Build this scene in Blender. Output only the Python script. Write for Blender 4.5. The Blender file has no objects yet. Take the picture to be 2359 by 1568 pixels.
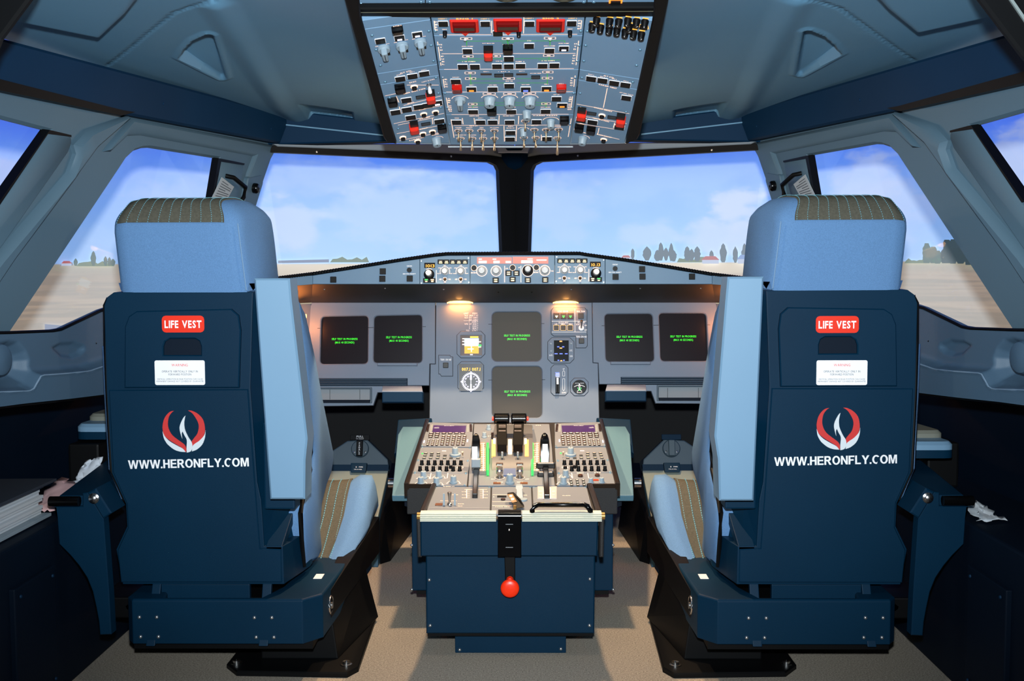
import bpy, bmesh, math
from mathutils import Vector, Matrix, geometry
C = bpy.context.scene.collection
R = math.radians
# ------------------------------------------------------------------ camera, light, exposure
W, H, F = 2359, 1568, 2500.0            # frame and focal length in pixels
CAM = Vector((0.04, 0.0, 0.95))
ROT = Matrix.Rotation(R(0.77), 3, 'Z') @ Matrix.Rotation(R(90 - 3.87), 3, 'X') @ Matrix.Rotation(R(-0.2), 3, 'Z')
cd = bpy.data.cameras.new('camera'); cam = bpy.data.objects.new('camera', cd); C.objects.link(cam)
cd.sensor_width = 36; cd.lens = F / W * 36; cd.clip_start = 0.02
cam.matrix_world = Matrix.Translation(CAM) @ ROT.to_4x4()
sc = bpy.context.scene; sc.camera = cam
sc.view_settings.view_transform = 'Standard'; sc.view_settings.look = 'None'
sc.view_settings.gamma = 1; sc.view_settings.exposure = 0; sc.view_settings.use_curve_mapping = False
wd = bpy.data.worlds.new('world'); sc.world = wd; wd.use_nodes = True
wd.node_tree.nodes['Background'].inputs[0].default_value = (.25, .45, .7, 1)
wd.node_tree.nodes['Background'].inputs[1].default_value = .02
def light(name, kind, loc, power, col, to=None, **k):
    d = bpy.data.lights.new(name, kind); d.energy = power; d.color = col
    for a, b in k.items(): setattr(d, a, b)
    o = bpy.data.objects.new(name, d); C.objects.link(o); o.location = loc
    if to is not None: o.rotation_euler = (Vector(to) - Vector(loc)).to_track_quat('-Z', 'Y').to_euler()
    return o
# the camera's own flash, on its hot shoe
light('flash_light', 'SPOT', (0.04, 0.02, 1.085), 330, (.86, .95, 1), to=(0.02, 3, 1.28), spot_size=R(82), spot_blend=.8, shadow_soft_size=.025)
# two warm dome lamps under the front edge of the overhead panel
for sx in (-1, 1): light('dome_light', 'SPOT', (.2 * sx, 3.03, 1.295), 46, (1, .67, .39), to=(.2 * sx, 2.98, 0), spot_size=R(76), spot_blend=.12, shadow_soft_size=.02); light('dome_spill', 'POINT', (.2 * sx, 3.03, 1.293), 3, (1, .7, .42), shadow_soft_size=.03)
# reading lamp in the aft part of the overhead panel
light('reading_light', 'SPOT', (0, 2.17, 1.40), 5, (1, .76, .50), to=(0, 2.35, 0), spot_size=R(158), spot_blend=.25, shadow_soft_size=.02)

# ------------------------------------------------------------------ projection helpers: a pixel's ray meets a real plane
def ray(px, py): return ROT @ Vector(((px - W / 2) / F, -(py - H / 2) / F, -1))
def at(px, py, Y):
    d = ray(px, py); return CAM + d * ((Y - CAM.y) / d.y)
class PL:                                # plane with local axes u (right), v (up), n (towards the cabin)
    def __init__(s, o, u, v):
        s.o = Vector(o); s.u = Vector(u).normalized(); v = Vector(v); v = v - s.u * v.dot(s.u); s.v = v.normalized(); s.n = s.u.cross(s.v)
    def w(s, a, b, h=0): return s.o + s.u * a + s.v * b + s.n * h
    def hit(s, px, py, h=0):
        d = ray(px, py); o = s.o + s.n * h; p = CAM + d * ((o - CAM).dot(s.n) / d.dot(s.n)); q = p - s.o
        return (q.dot(s.u), q.dot(s.v))
    def pts(s, l, h=0): return [s.hit(x, y, h) for x, y in l]
    def M(s, a=0, b=0, h=0, rot=0):
        m = Matrix((s.u, s.v, s.n)).transposed().to_4x4(); m.translation = s.w(a, b, h)
        return m @ Matrix.Rotation(R(rot), 4, 'Z')
    def at(s, px, py, h=0, rot=0): a, b = s.hit(px, py, h); return s.M(a, b, h, rot)
    def px(s, x, y, w): return (Vector(s.hit(x + w / 2, y)) - Vector(s.hit(x - w / 2, y))).length
    def off(s, h): return PL(s.o + s.n * h, s.u, s.v)
    def mir(s):                          # mirror about the cockpit's centre plane X = 0
        f = lambda q: Vector((-q.x, q.y, q.z)); return PL(f(s.o), -f(s.u), f(s.v))
def mirp(l): return [(-a, b) for a, b in l][::-1]
# ------------------------------------------------------------------ materials
def lin(c): return tuple(((x / 255) / 12.92 if x < 10.3 else ((x / 255 + .055) / 1.055) ** 2.4) for x in c)
MATS = {}
def mat(name, col, rough=.5, metal=0, emit=None, es=1, var=None, bump=None, spec=.5, weave=None):
    if name in MATS: return MATS[name]
    m = bpy.data.materials.new(name); m.use_nodes = True; MATS[name] = m
    nt = m.node_tree; N = nt.nodes; L = nt.links; p = N['Principled BSDF']
    c = (*lin(col), 1); p.inputs['Base Color'].default_value = c
    p.inputs['Roughness'].default_value = rough; p.inputs['Metallic'].default_value = metal; p.inputs['Specular IOR Level'].default_value = spec
    if emit: p.inputs['Emission Color'].default_value = (*lin(emit), 1); p.inputs['Emission Strength'].default_value = es
    if var or bump or weave:
        tc = N.new('ShaderNodeTexCoord'); 
    if var:
        n = N.new('ShaderNodeTexNoise'); n.inputs['Scale'].default_value = var[0]; n.inputs['Detail'].default_value = 5; L.new(tc.outputs['Object'], n.inputs['Vector'])
        r = N.new('ShaderNodeMapRange'); r.inputs[1].default_value = .3; r.inputs[2].default_value = .7; r.inputs[3].default_value = 1 - var[1]; r.inputs[4].default_value = 1 + var[1]; L.new(n.outputs[0], r.inputs[0])
        x = N.new('ShaderNodeVectorMath'); x.operation = 'SCALE'; x.inputs[0].default_value = c[:3]; L.new(r.outputs[0], x.inputs['Scale']); L.new(x.outputs[0], p.inputs['Base Color'])
    if bump:
        n = N.new('ShaderNodeTexNoise'); n.inputs['Scale'].default_value = bump[0]; n.inputs['Detail'].default_value = 3; L.new(tc.outputs['Object'], n.inputs['Vector'])
        b = N.new('ShaderNodeBump'); b.inputs['Strength'].default_value = bump[1]; b.inputs['Distance'].default_value = .002; L.new(n.outputs[0], b.inputs['Height']); L.new(b.outputs[0], p.inputs['Normal'])
    return m
LINER = mat('liner_plastic', (98, 144, 174), .55, var=(2, .05), bump=(700, .12))
LINER2 = mat('pillar_plastic', (82, 108, 124), .55, var=(2, .05), bump=(700, .12))
SILL = mat('sill_plastic', (68, 94, 116), .55, var=(3, .05), bump=(700, .15))
NAVY = mat('navy_paint', (1, 39, 62), .5, var=(4, .06), bump=(900, .1), spec=.15)
BEAM = mat('beam_paint', (8, 44, 72), .6, var=(3, .08), spec=.15)
DARK = mat('dark_navy_paint', (3, 18, 34), .6, var=(3, .1), spec=.15)
BLACK = mat('black_plastic', (8, 9, 11), .5, spec=.15)
BLK2 = mat('black_textured', (34, 33, 34), .7, bump=(500, .5))
GLOSS = mat('black_gloss', (6, 6, 7), .18, spec=.3)
CHROME = mat('bright_steel', (200, 200, 200), .22, metal=1)
SCREW = mat('screw_steel', (190, 195, 200), .3, metal=.9)
LBLUE = mat('armrest_blue', (116, 152, 181), .45, var=(3, .03))
FABB = mat('blue_fabric', (98, 136, 180), .95, var=(420, .10), bump=(900, .6), spec=.1)
FABK = mat('khaki_fabric', (88, 86, 76), .95, var=(200, .15), bump=(900, .5), spec=.1)
STIT = mat('stitch_thread', (104, 158, 172), .8)
RED = mat('red_sign', (236, 46, 18), .4)
WHITE = mat('white_print', (245, 245, 248), .5)
PINKP = mat('pink_paper', (235, 190, 190), .8)
# ------------------------------------------------------------------ mesh builder and object helpers
class MB:
    def __init__(s): s.v = []; s.f = []; s.m = []
    def add(s, vs, fs, mi=0, M=None):
        k = len(s.v); s.v += [(M @ Vector(v)) if M is not None else Vector(v) for v in vs]
        s.f += [tuple(i + k for i in f) for f in fs]; s.m += [mi] * len(fs); return s
    def box(s, a, b, mi=0, M=None):
        x0, y0, z0 = a; x1, y1, z1 = b
        return s.add([(x0, y0, z0), (x1, y0, z0), (x1, y1, z0), (x0, y1, z0), (x0, y0, z1), (x1, y0, z1), (x1, y1, z1), (x0, y1, z1)],
                     [(3, 2, 1, 0), (4, 5, 6, 7), (0, 1, 5, 4), (1, 2, 6, 5), (2, 3, 7, 6), (3, 0, 4, 7)], mi, M)
    def hexa(s, p, mi=0): return s.add(p, [(3, 2, 1, 0), (4, 5, 6, 7), (0, 1, 5, 4), (1, 2, 6, 5), (2, 3, 7, 6), (3, 0, 4, 7)], mi)
    def plate(s, outer, holes=(), z0=-.02, z1=0, M=None, c=0, mi=0, hc=0):   # polygon with holes, front face at z1, chamfer c
        loops = [ccw(outer)] + [ccw(h)[::-1] for h in holes]
        top = [inset(l, (c if i == 0 else hc)) for i, l in enumerate(loops)]
        k = 0; vs = []; fs = []
        for l in top: vs += [(x, y, z1) for x, y in l]
        fl = [q for l in top for q in l]
        for t in geometry.tessellate_polygon([[Vector((x, y, 0)) for x, y in l] for l in top]): fs.append(t if area(fl, t) > 0 else t[::-1])
        for i, l in enumerate(loops):
            n = len(l); a = k; b = len(vs); cc = c if i == 0 else hc
            if cc: vs += [(x, y, z1 - cc) for x, y in l]; fs += [(a + j, b + j, b + (j + 1) % n, a + (j + 1) % n) for j in range(n)]; a = b; b = len(vs)
            vs += [(x, y, z0) for x, y in l]; fs += [(a + j, b + j, b + (j + 1) % n, a + (j + 1) % n) for j in range(n)]
            if i == 0 and len(loops) == 1: 
                for t in geometry.tessellate_polygon([[Vector((x, y, 0)) for x, y in l]]): fs.append(tuple(b + q for q in (t[::-1] if area(l, t) > 0 else t)))
            k += n
        return s.add(vs, fs, mi, M)
    def loft(s, rings, close=True, cap=True, mi=0, M=None):
        n = len(rings[0]); vs = [p for r in rings for p in r]; fs = []
        for i in range(len(rings) - 1):
            for j in range(n if close else n - 1): fs.append((i * n + j, i * n + (j + 1) % n, (i + 1) * n + (j + 1) % n, (i + 1) * n + j))
        if cap: fs += [tuple(range(n))[::-1], tuple(range((len(rings) - 1) * n, len(rings) * n))]
        return s.add(vs, fs, mi, M)
    def lathe(s, prof, M=None, n=16, mi=0, sy=1):
        return s.loft([[(r * math.cos(6.28319 * j / n), sy * r * math.sin(6.28319 * j / n), z) for j in range(n)] for r, z in prof], mi=mi, M=M)
    def tube(s, path, r, n=8, mi=0):
        path = [Vector(p) for p in path]; rings = []; up = Vector((.13, .21, .97))
        for i, p in enumerate(path):
            t = (path[min(i + 1, len(path) - 1)] - path[max(i - 1, 0)]).normalized(); a = t.cross(up).normalized(); b = a.cross(t)
            rr = r[i] if isinstance(r, (list, tuple)) else r
            rings.append([p + (a * math.cos(6.28319 * j / n) + b * math.sin(6.28319 * j / n)) * rr for j in range(n)])
        return s.loft(rings, mi=mi)
    def mesh(s, name, mats, bevel=0, seg=2, smooth=None, weld=False):
        me = bpy.data.meshes.new(name); me.from_pydata(s.v, [], s.f)
        for m in (mats if isinstance(mats, (list, tuple)) else [mats]): me.materials.append(m)
        if any(s.m): me.polygons.foreach_set('material_index', s.m)
        if bevel or weld:
            bm = bmesh.new(); bm.from_mesh(me)
            if weld: bmesh.ops.remove_doubles(bm, verts=bm.verts, dist=1e-5)
            bmesh.ops.recalc_face_normals(bm, faces=bm.faces)
            if bevel:
                es = [e for e in bm.edges if len(e.link_faces) == 2 and e.calc_face_angle(0) > .5]
                bmesh.ops.bevel(bm, geom=es, offset=bevel, segments=seg, profile=.6, affect='EDGES', clamp_overlap=True)
            bm.to_mesh(me); bm.free()
        if smooth: 
            me.polygons.foreach_set('use_smooth', [True] * len(me.polygons)); me.set_sharp_from_angle(angle=R(smooth))
        me.update(); return me
    def build(s, name, mats, parent=None, M=None, bevel=0, seg=2, smooth=None, label=None, weld=False):
        return put(name, s.mesh(name, mats, bevel, seg, smooth, weld), parent, M, label)
def area(p, t):
    (a, b), (c, d), (e, f) = p[t[0]], p[t[1]], p[t[2]]; return (c - a) * (f - b) - (e - a) * (d - b)
def ccw(l): return list(l) if sum(l[i][0] * l[(i + 1) % len(l)][1] - l[(i + 1) % len(l)][0] * l[i][1] for i in range(len(l))) > 0 else list(l)[::-1]
def inset(l, c):                          # inset a ccw loop (cw loops grow)
    if not c: return list(l)
    o = []; n = len(l)
    for i in range(n):
        p, q, r = Vector(l[i - 1]), Vector(l[i]), Vector(l[(i + 1) % n]); a = (q - p).normalized(); b = (r - q).normalized()
        na, nb = Vector((-a.y, a.x)), Vector((-b.y, b.x)); m = na + nb; d = max(m.length_squared / 2, .35); o.append(tuple(q + m * (c / d)))
    return o
def rrect(w, h, r, n=3, cx=0, cy=0):
    o = []
    for sx, sy, a in ((1, 1, 0), (-1, 1, 90), (-1, -1, 180), (1, -1, 270)):
        for i in range(n + 1):
            t = R(a + 90 * i / n); o.append((cx + sx * (w / 2 - r) + r * math.cos(t), cy + sy * (h / 2 - r) + r * math.sin(t)))
    return o
def rnd(pts, r, n=4):                     # round a polygon's corners
    o = []; k = len(pts)
    for i in range(k):
        p, q, s = Vector(pts[i - 1]), Vector(pts[i]), Vector(pts[(i + 1) % k]); rr = r[i] if isinstance(r, (list, tuple)) else r
        if rr <= 0: o.append(tuple(q)); continue
        a, b = p - q, s - q; d = min(rr, a.length * .48, b.length * .48); A = q + a.normalized() * d; B = q + b.normalized() * d
        for j in range(n + 1): t = j / n; o.append(tuple(A * (1 - t) ** 2 + q * 2 * t * (1 - t) + B * t * t))
    return o
def circ(r, n=20, cx=0, cy=0, a0=0, a1=360): return [(cx + r * math.cos(R(a0 + (a1 - a0) * i / n)), cy + r * math.sin(R(a0 + (a1 - a0) * i / n))) for i in range(n + (a1 - a0 < 360))]
WORLD = {}
def put(name, me, parent=None, M=None, label=None):
    o = bpy.data.objects.new(name, me); C.objects.link(o); M = M.copy() if M is not None else Matrix()
    o.matrix_basis = M; WORLD[o] = M
    if parent is not None: o.parent = parent; o.matrix_parent_inverse = WORLD[parent].inverted()
    if label: o['label'] = label
    return o
def thing(name, label, cat, loc=(0, 0, 0), group=None):
    o = put(name, None, None, Matrix.Translation(Vector(loc))); o['label'] = label; o['category'] = cat
    if group: o['group'] = group
    return o
def struct(o, label=None):
    o['kind'] = 'structure'
    if label: o['label'] = label
    return o
SH = {}
def shared(key, fn):
    if key not in SH: SH[key] = fn()
    return SH[key]
# lettering: every glyph is turned into a flat mesh once, words are assembled from glyphs
GL = {}
def glyph(ch, bold):
    k = (ch, bold)
    if k not in GL:
        cu = bpy.data.curves.new('glyph', 'FONT'); cu.body = ch; cu.resolution_u = 2; cu.offset = bold
        o = bpy.data.objects.new('glyph', cu); C.objects.link(o); dg = bpy.context.evaluated_depsgraph_get(); me = bpy.data.meshes.new_from_object(o.evaluated_get(dg))
        vs = [v.co.copy() for v in me.vertices]; GL[k] = (vs, [tuple(p.vertices) for p in me.polygons], max([v.x for v in vs]) if vs else .3, min([v.x for v in vs]) if vs else 0)
        bpy.data.meshes.remove(me); bpy.data.objects.remove(o); bpy.data.curves.remove(cu)
    return GL[k]
def text(mb, s, M, h, width=None, bold=.012, mi=0, align=0, sp=.13):      # cap height h, optional forced width; align 0 centre, -1 left
    out = []; x = 0
    for ch in s:
        if ch == ' ': x += .38; continue
        vs, fs, mx, mn = glyph(ch, bold); out.append((x - mn, vs, fs)); x += mx - mn + sp
    x -= sp; sy = h / .72; sx = (width / x) if width else sy; x0 = -x * sx / 2 if align == 0 else 0
    for dx, vs, fs in out: mb.add([((v.x + dx) * sx + x0, v.y * sy - h / 2, 0) for v in vs], fs, mi, M)
    return mb
# ------------------------------------------------------------------ projection screen that wraps round the nose
SY, SR = 2.55, 2.6
def scr(px, py):                          # pixel ray meets the screen's cylinder -> (angle, height)
    d = ray(px, py); ox, oy = CAM.x, CAM.y - SY; a = d.x ** 2 + d.y ** 2; b = 2 * (ox * d.x + oy * d.y); c = ox * ox + oy * oy - SR * SR
    t = (-b + math.sqrt(b * b - 4 * a * c)) / (2 * a); p = CAM + d * t; return (math.atan2(p.x, p.y - SY), p.z)
def onscr(th, z, e=0): return (math.sin(th) * (SR - e), SY + math.cos(th) * (SR - e), z)
HZ = .968
def screen_mat():
    m = bpy.data.materials.new('projected_picture'); m.use_nodes = True; nt = m.node_tree; N = nt.nodes; L = nt.links; p = N['Principled BSDF']
    def nd(t, **k):
        n = N.new(t)
        for a, b in k.items():
            if hasattr(n, a) and not a.startswith('i'): setattr(n, a, b)
        return n
    def val(x): n = N.new('ShaderNodeValue'); n.outputs[0].default_value = x; return n.outputs[0]
    def ma(op, a, b=0.0, cl=False):
        n = N.new('ShaderNodeMath'); n.operation = op; n.use_clamp = cl
        for i, q in enumerate((a, b)):
            if isinstance(q, (int, float)): n.inputs[i].default_value = q
            else: L.new(q, n.inputs[i])
        return n.outputs[0]
    def sm(x, a, b):
        n = N.new('ShaderNodeMapRange'); n.interpolation_type = 'SMOOTHSTEP'; n.inputs[1].default_value = a; n.inputs[2].default_value = b; L.new(x, n.inputs[0]); return n.outputs[0]
    def mix(f, a, b):
        n = N.new('ShaderNodeMix'); n.data_type = 'RGBA'
        for i, q in ((0, f), (6, a), (7, b)):
            if isinstance(q, (int, float)): n.inputs[i].default_value = q
            elif isinstance(q, tuple): n.inputs[i].default_value = (*q, 1)
            else: L.new(q, n.inputs[i])
        return n.outputs[2]
    tc = N.new('ShaderNodeTexCoord'); sp = N.new('ShaderNodeSeparateXYZ'); L.new(tc.outputs['Object'], sp.inputs[0])
    x, y, z = sp.outputs; th = ma('ARCTAN2', x, ma('SUBTRACT', y, SY)); hz = ma('SUBTRACT', z, HZ)
    cb = N.new('ShaderNodeCombineXYZ'); L.new(ma('MULTIPLY', th, 3.6), cb.inputs[0]); L.new(ma('MULTIPLY', hz, 2.6), cb.inputs[1])
    def noise(sc_, det, off=0, vec=None):
        n = N.new('ShaderNodeTexNoise'); n.inputs['Scale'].default_value = sc_; n.inputs['Detail'].default_value = det; n.inputs['Roughness'].default_value = .55
        mp = N.new('ShaderNodeMapping'); mp.inputs['Location'].default_value = (off, off * .7, off); L.new(vec or cb.outputs[0], mp.inputs[0]); L.new(mp.outputs[0], n.inputs[0]); return n.outputs[0]
    rp = N.new('ShaderNodeValToRGB'); L.new(ma('DIVIDE', hz, .9, True), rp.inputs[0]); e = rp.color_ramp.elements
    e[0].position = 0; e[1].position = 1; e[1].color = (.01, .06, .55, 1)
    for q, c in ((0, (.26, .50, .84)), (.16, (.20, .44, .85)), (.34, (.14, .36, .88)), (.50, (.08, .25, .90)), (.62, (.03, .14, .84))):
        k = e[0] if q == 0 else e.new(q); k.color = (*c, 1)
    sky = rp.outputs[0]
    cl = ma('MULTIPLY', sm(noise(1.5, 6, 3.1), .45, .66), .42)
    sky = mix(ma('MULTIPLY', cl, sm(hz, .62, .3)), sky, (.30, .50, .80))
    n1 = noise(4.5, 6, 8.3)
    for (px, py, rx, ry, s, col) in ((655, 520, 100, 75, .75, (.46, .56, .76)), (930, 490, 230, 100, .55, (.40, .54, .80)), (760, 410, 200, 60, .4, (.36, .5, .8)), (1690, 480, 80, 60, .85, (.50, .58, .74)), (1660, 545, 130, 55, .75, (.46, .56, .76)),
                                     (1510, 545, 90, 40, .55, (.42, .55, .8)), (1290, 480, 110, 90, .35, (.40, .52, .78)), (1985, 410, 110, 60, .6, (.44, .54, .76)), (2060, 470, 140, 90, .5, (.42, .52, .74)), (420, 450, 130, 50, .45, (.36, .5, .78)), (2330, 380, 90, 130, .75, (.42, .5, .68)), (20, 420, 120, 60, .6, (.36, .42, .72))):
        a, b = scr(px, py); a2, b2 = scr(px + rx, py - ry)
        dx = ma('DIVIDE', ma('SUBTRACT', th, a), a2 - a); dy = ma('DIVIDE', ma('SUBTRACT', z, b), b2 - b)
        r = ma('SQRT', ma('ADD', ma('MULTIPLY', dx, dx), ma('MULTIPLY', dy, dy)))
        msk = sm(ma('ADD', ma('SUBTRACT', 1.0, r), ma('MULTIPLY', ma('SUBTRACT', n1, .5), 2.2)), -.05, .6)
        sky = mix(ma('MULTIPLY', msk, s), sky, col)
    cg = N.new('ShaderNodeCombineXYZ'); L.new(ma('MULTIPLY', th, 3.0), cg.inputs[0]); L.new(ma('MULTIPLY', hz, 40.0), cg.inputs[1])
    side = sm(ma('ABSOLUTE', th), .25, .8)
    g = mix(side, (.48, .40, .21), (.24, .185, .095)); g = mix(sm(noise(1.6, 4, 2, cg.outputs[0]), .4, .65), g, (.36, .26, .14))
    g = mix(sm(hz, -.06, -.02), g, mix(side, (.56, .45, .27), (.27, .22, .12)))
    sky = mix(ma('MULTIPLY', side, .22), sky, (.0, .02, .30)); c = mix(sm(hz, -.004, .004), g, sky)
    p.inputs['Base Color'].default_value = (.80, .80, .80, 1); p.inputs['Roughness'].default_value = 1; p.inputs['Specular IOR Level'].default_value = 0
    L.new(c, p.inputs['Emission Color']); p.inputs['Emission Strength'].default_value = .92
    return m
scrn = MB()
rings = [[onscr(R(-115 + 230 * i / 96), z) for z in (-.4, 3.4)] for i in range(97)]
scrn.loft(rings, close=False, cap=False)
screen = scrn.build('projection_screen', screen_mat(), smooth=60)
screen['label'] = 'curved projection screen with blue sky, clouds and sandy airfield outside the windows'; screen['category'] = 'screen'
def pic(name, col, e=.8):
    return mat('pic_' + name, (190, 190, 190), 1, emit=col, es=e, spec=0)
import random
random.seed(4)
def decal(name, pxs, m, e=.012):          # a flat figure of the projected picture, lying on the screen
    mb = MB(); l = [scr(*q) for q in pxs]; mb.plate(l, z0=-.004, z1=0); mb.v = [Vector(onscr(v.x, v.y, e + v.z)) for v in mb.v]
    return mb.build(name, m, screen)
def tree(x, y, w, h, m, e=.012, slim=True):
    l = []
    for i in range(9):
        t = i / 8; k = max(0, math.sin(3.1416 * min(1, t * .92 + .08))) ** .7 if slim else max(0, math.sin(3.1416 * (t * .85 + .1))) ** .5
        l.append((w / 2 * k * random.uniform(.8, 1.1), h * t))
    p = [(x + a, y - b) for a, b in l] + [(x - a * random.uniform(.85, 1.1), y - b) for a, b in l[::-1]]
    return decal('projected_tree', p, m, e)
TG = pic('tree_grey', (88, 106, 112)); TD = pic('tree_dark', (22, 58, 38)); TL = pic('bush', (110, 128, 90))
for x, y, w, h in ((1458, 597, 10, 25), (1491, 600, 20, 33), (1515, 601, 16, 26), (1523, 600, 15, 42), (1535, 600, 12, 30), (1547, 601, 14, 42), (1553, 602, 14, 26), (1584, 601, 16, 34), (1594, 601, 14, 28), (1607, 602, 16, 35), (1640, 598, 10, 22), (1667, 604, 17, 44), (1695, 605, 12, 38), (1716, 600, 14, 40), (1731, 603, 12, 46)): tree(x, y, w, h, TG)
for x, y, w, h in ((2137, 606, 22, 46), (2152, 606, 20, 38), (2162, 607, 20, 30)): tree(x, y, w, h, pic('tree_mid', (78, 104, 84)), slim=False)
for x, y, w, h in ((2184, 606, 24, 54), (2198, 607, 24, 56), (2215, 607, 26, 50), (2234, 610, 24, 46), (2178, 606, 18, 32)): tree(x, y, w, h, TD, slim=False)
for x, y, w, h in ((213, 612, 12, 34), (241, 612, 9, 22), (250, 612, 9, 20), (172, 612, 9, 17), (258, 612, 12, 16)): tree(x, y, w, h, pic('tree_side', (70, 100, 84)))
BUSH = []
for x0, x1, y in ((760, 850, 604), (175, 262, 613), (2085, 2135, 606), (1560, 1640, 604), (1700, 1745, 605)):
    p = [(x0, y)] + [(x0 + (x1 - x0) * (i + .5) / 8, y - random.uniform(5, 13)) for i in range(8)] + [(x1, y)]
    decal('projected_hedge', p, TL, .008)
decal('projected_hangar', [(640, 606), (640, 600), (757, 597), (757, 604)], pic('hangar', (120, 132, 160)), .01)
decal('projected_hangar', [(137, 612), (141, 605), (165, 604), (166, 611)], pic('hangar', (120, 132, 160)), .01)
for x, y, w, h in ((1638, 607, 38, 17), (1718, 607, 34, 20), (1443, 598, 20, 10), (150, 612, 22, 11)):
    decal('projected_house', [(x - w / 2, y), (x - w / 2, y - h * .5), (x + w / 2, y - h * .5), (x + w / 2, y)], pic('house', (195, 205, 228)), .016)
    decal('projected_roof', [(x - w * .55, y - h * .5), (x - w * .3, y - h), (x + w * .3, y - h), (x + w * .55, y - h * .5)], pic('roof', (190, 96, 84)) if x != 1718 else pic('roof_grey', (130, 160, 210)), .017)
decal('projected_vehicle', [(101, 759), (101, 746), (152, 750), (154, 759)], pic('vehicle', (130, 140, 165)), .012)

# ------------------------------------------------------------------ floor
cp = mat('carpet', (168, 158, 144), .95, var=(260, .38), bump=(420, .9), spec=.05)
fl = MB(); fl.box((-1.9, -.6, -.03), (1.9, 4.9, 0)); struct(fl.build('floor', cp), 'grey brown speckled carpet floor')
# ------------------------------------------------------------------ side walls with window openings
WL = PL((-.78, 3.6, 1.25), (.2, 1, 0), (.14, 0, 1))
GLASS = bpy.data.materials.new('window_glass'); GLASS.use_nodes = True
nt = GLASS.node_tree; nt.nodes.remove(nt.nodes['Principled BSDF']); tr = nt.nodes.new('ShaderNodeBsdfTransparent'); gl = nt.nodes.new('ShaderNodeBsdfGlossy'); mx = nt.nodes.new('ShaderNodeMixShader'); fr = nt.nodes.new('ShaderNodeFresnel')
gl.inputs['Roughness'].default_value = .02; tr.inputs[0].default_value = (.97, .985, .99, 1)
mx.inputs[0].default_value = .04; nt.nodes.remove(fr); nt.links.new(tr.outputs[0], mx.inputs[1]); nt.links.new(gl.outputs[0], mx.inputs[2]); nt.links.new(mx.outputs[0], nt.nodes['Material Output'].inputs[0])
outer = [(-420, 100), (0, 195), (285, 262), (300, 264), (645, 331), (625, 368), (603, 432), (590, 470), (578, 520), (568, 640), (400, 650), (240, 735), (140, 780), (30, 800), (-420, 830)]
win1 = [(505, 366), (500, 400), (487, 470), (455, 600), (440, 652), (300, 694), (235, 715), (143, 758), (125, 761), (27, 765), (276, 392), (293, 366), (312, 348), (330, 342), (346, 341)]
win2 = [(112, 302), (0, 469), (-120, 650), (-200, 770), (-400, 770), (-400, 170)]
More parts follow.
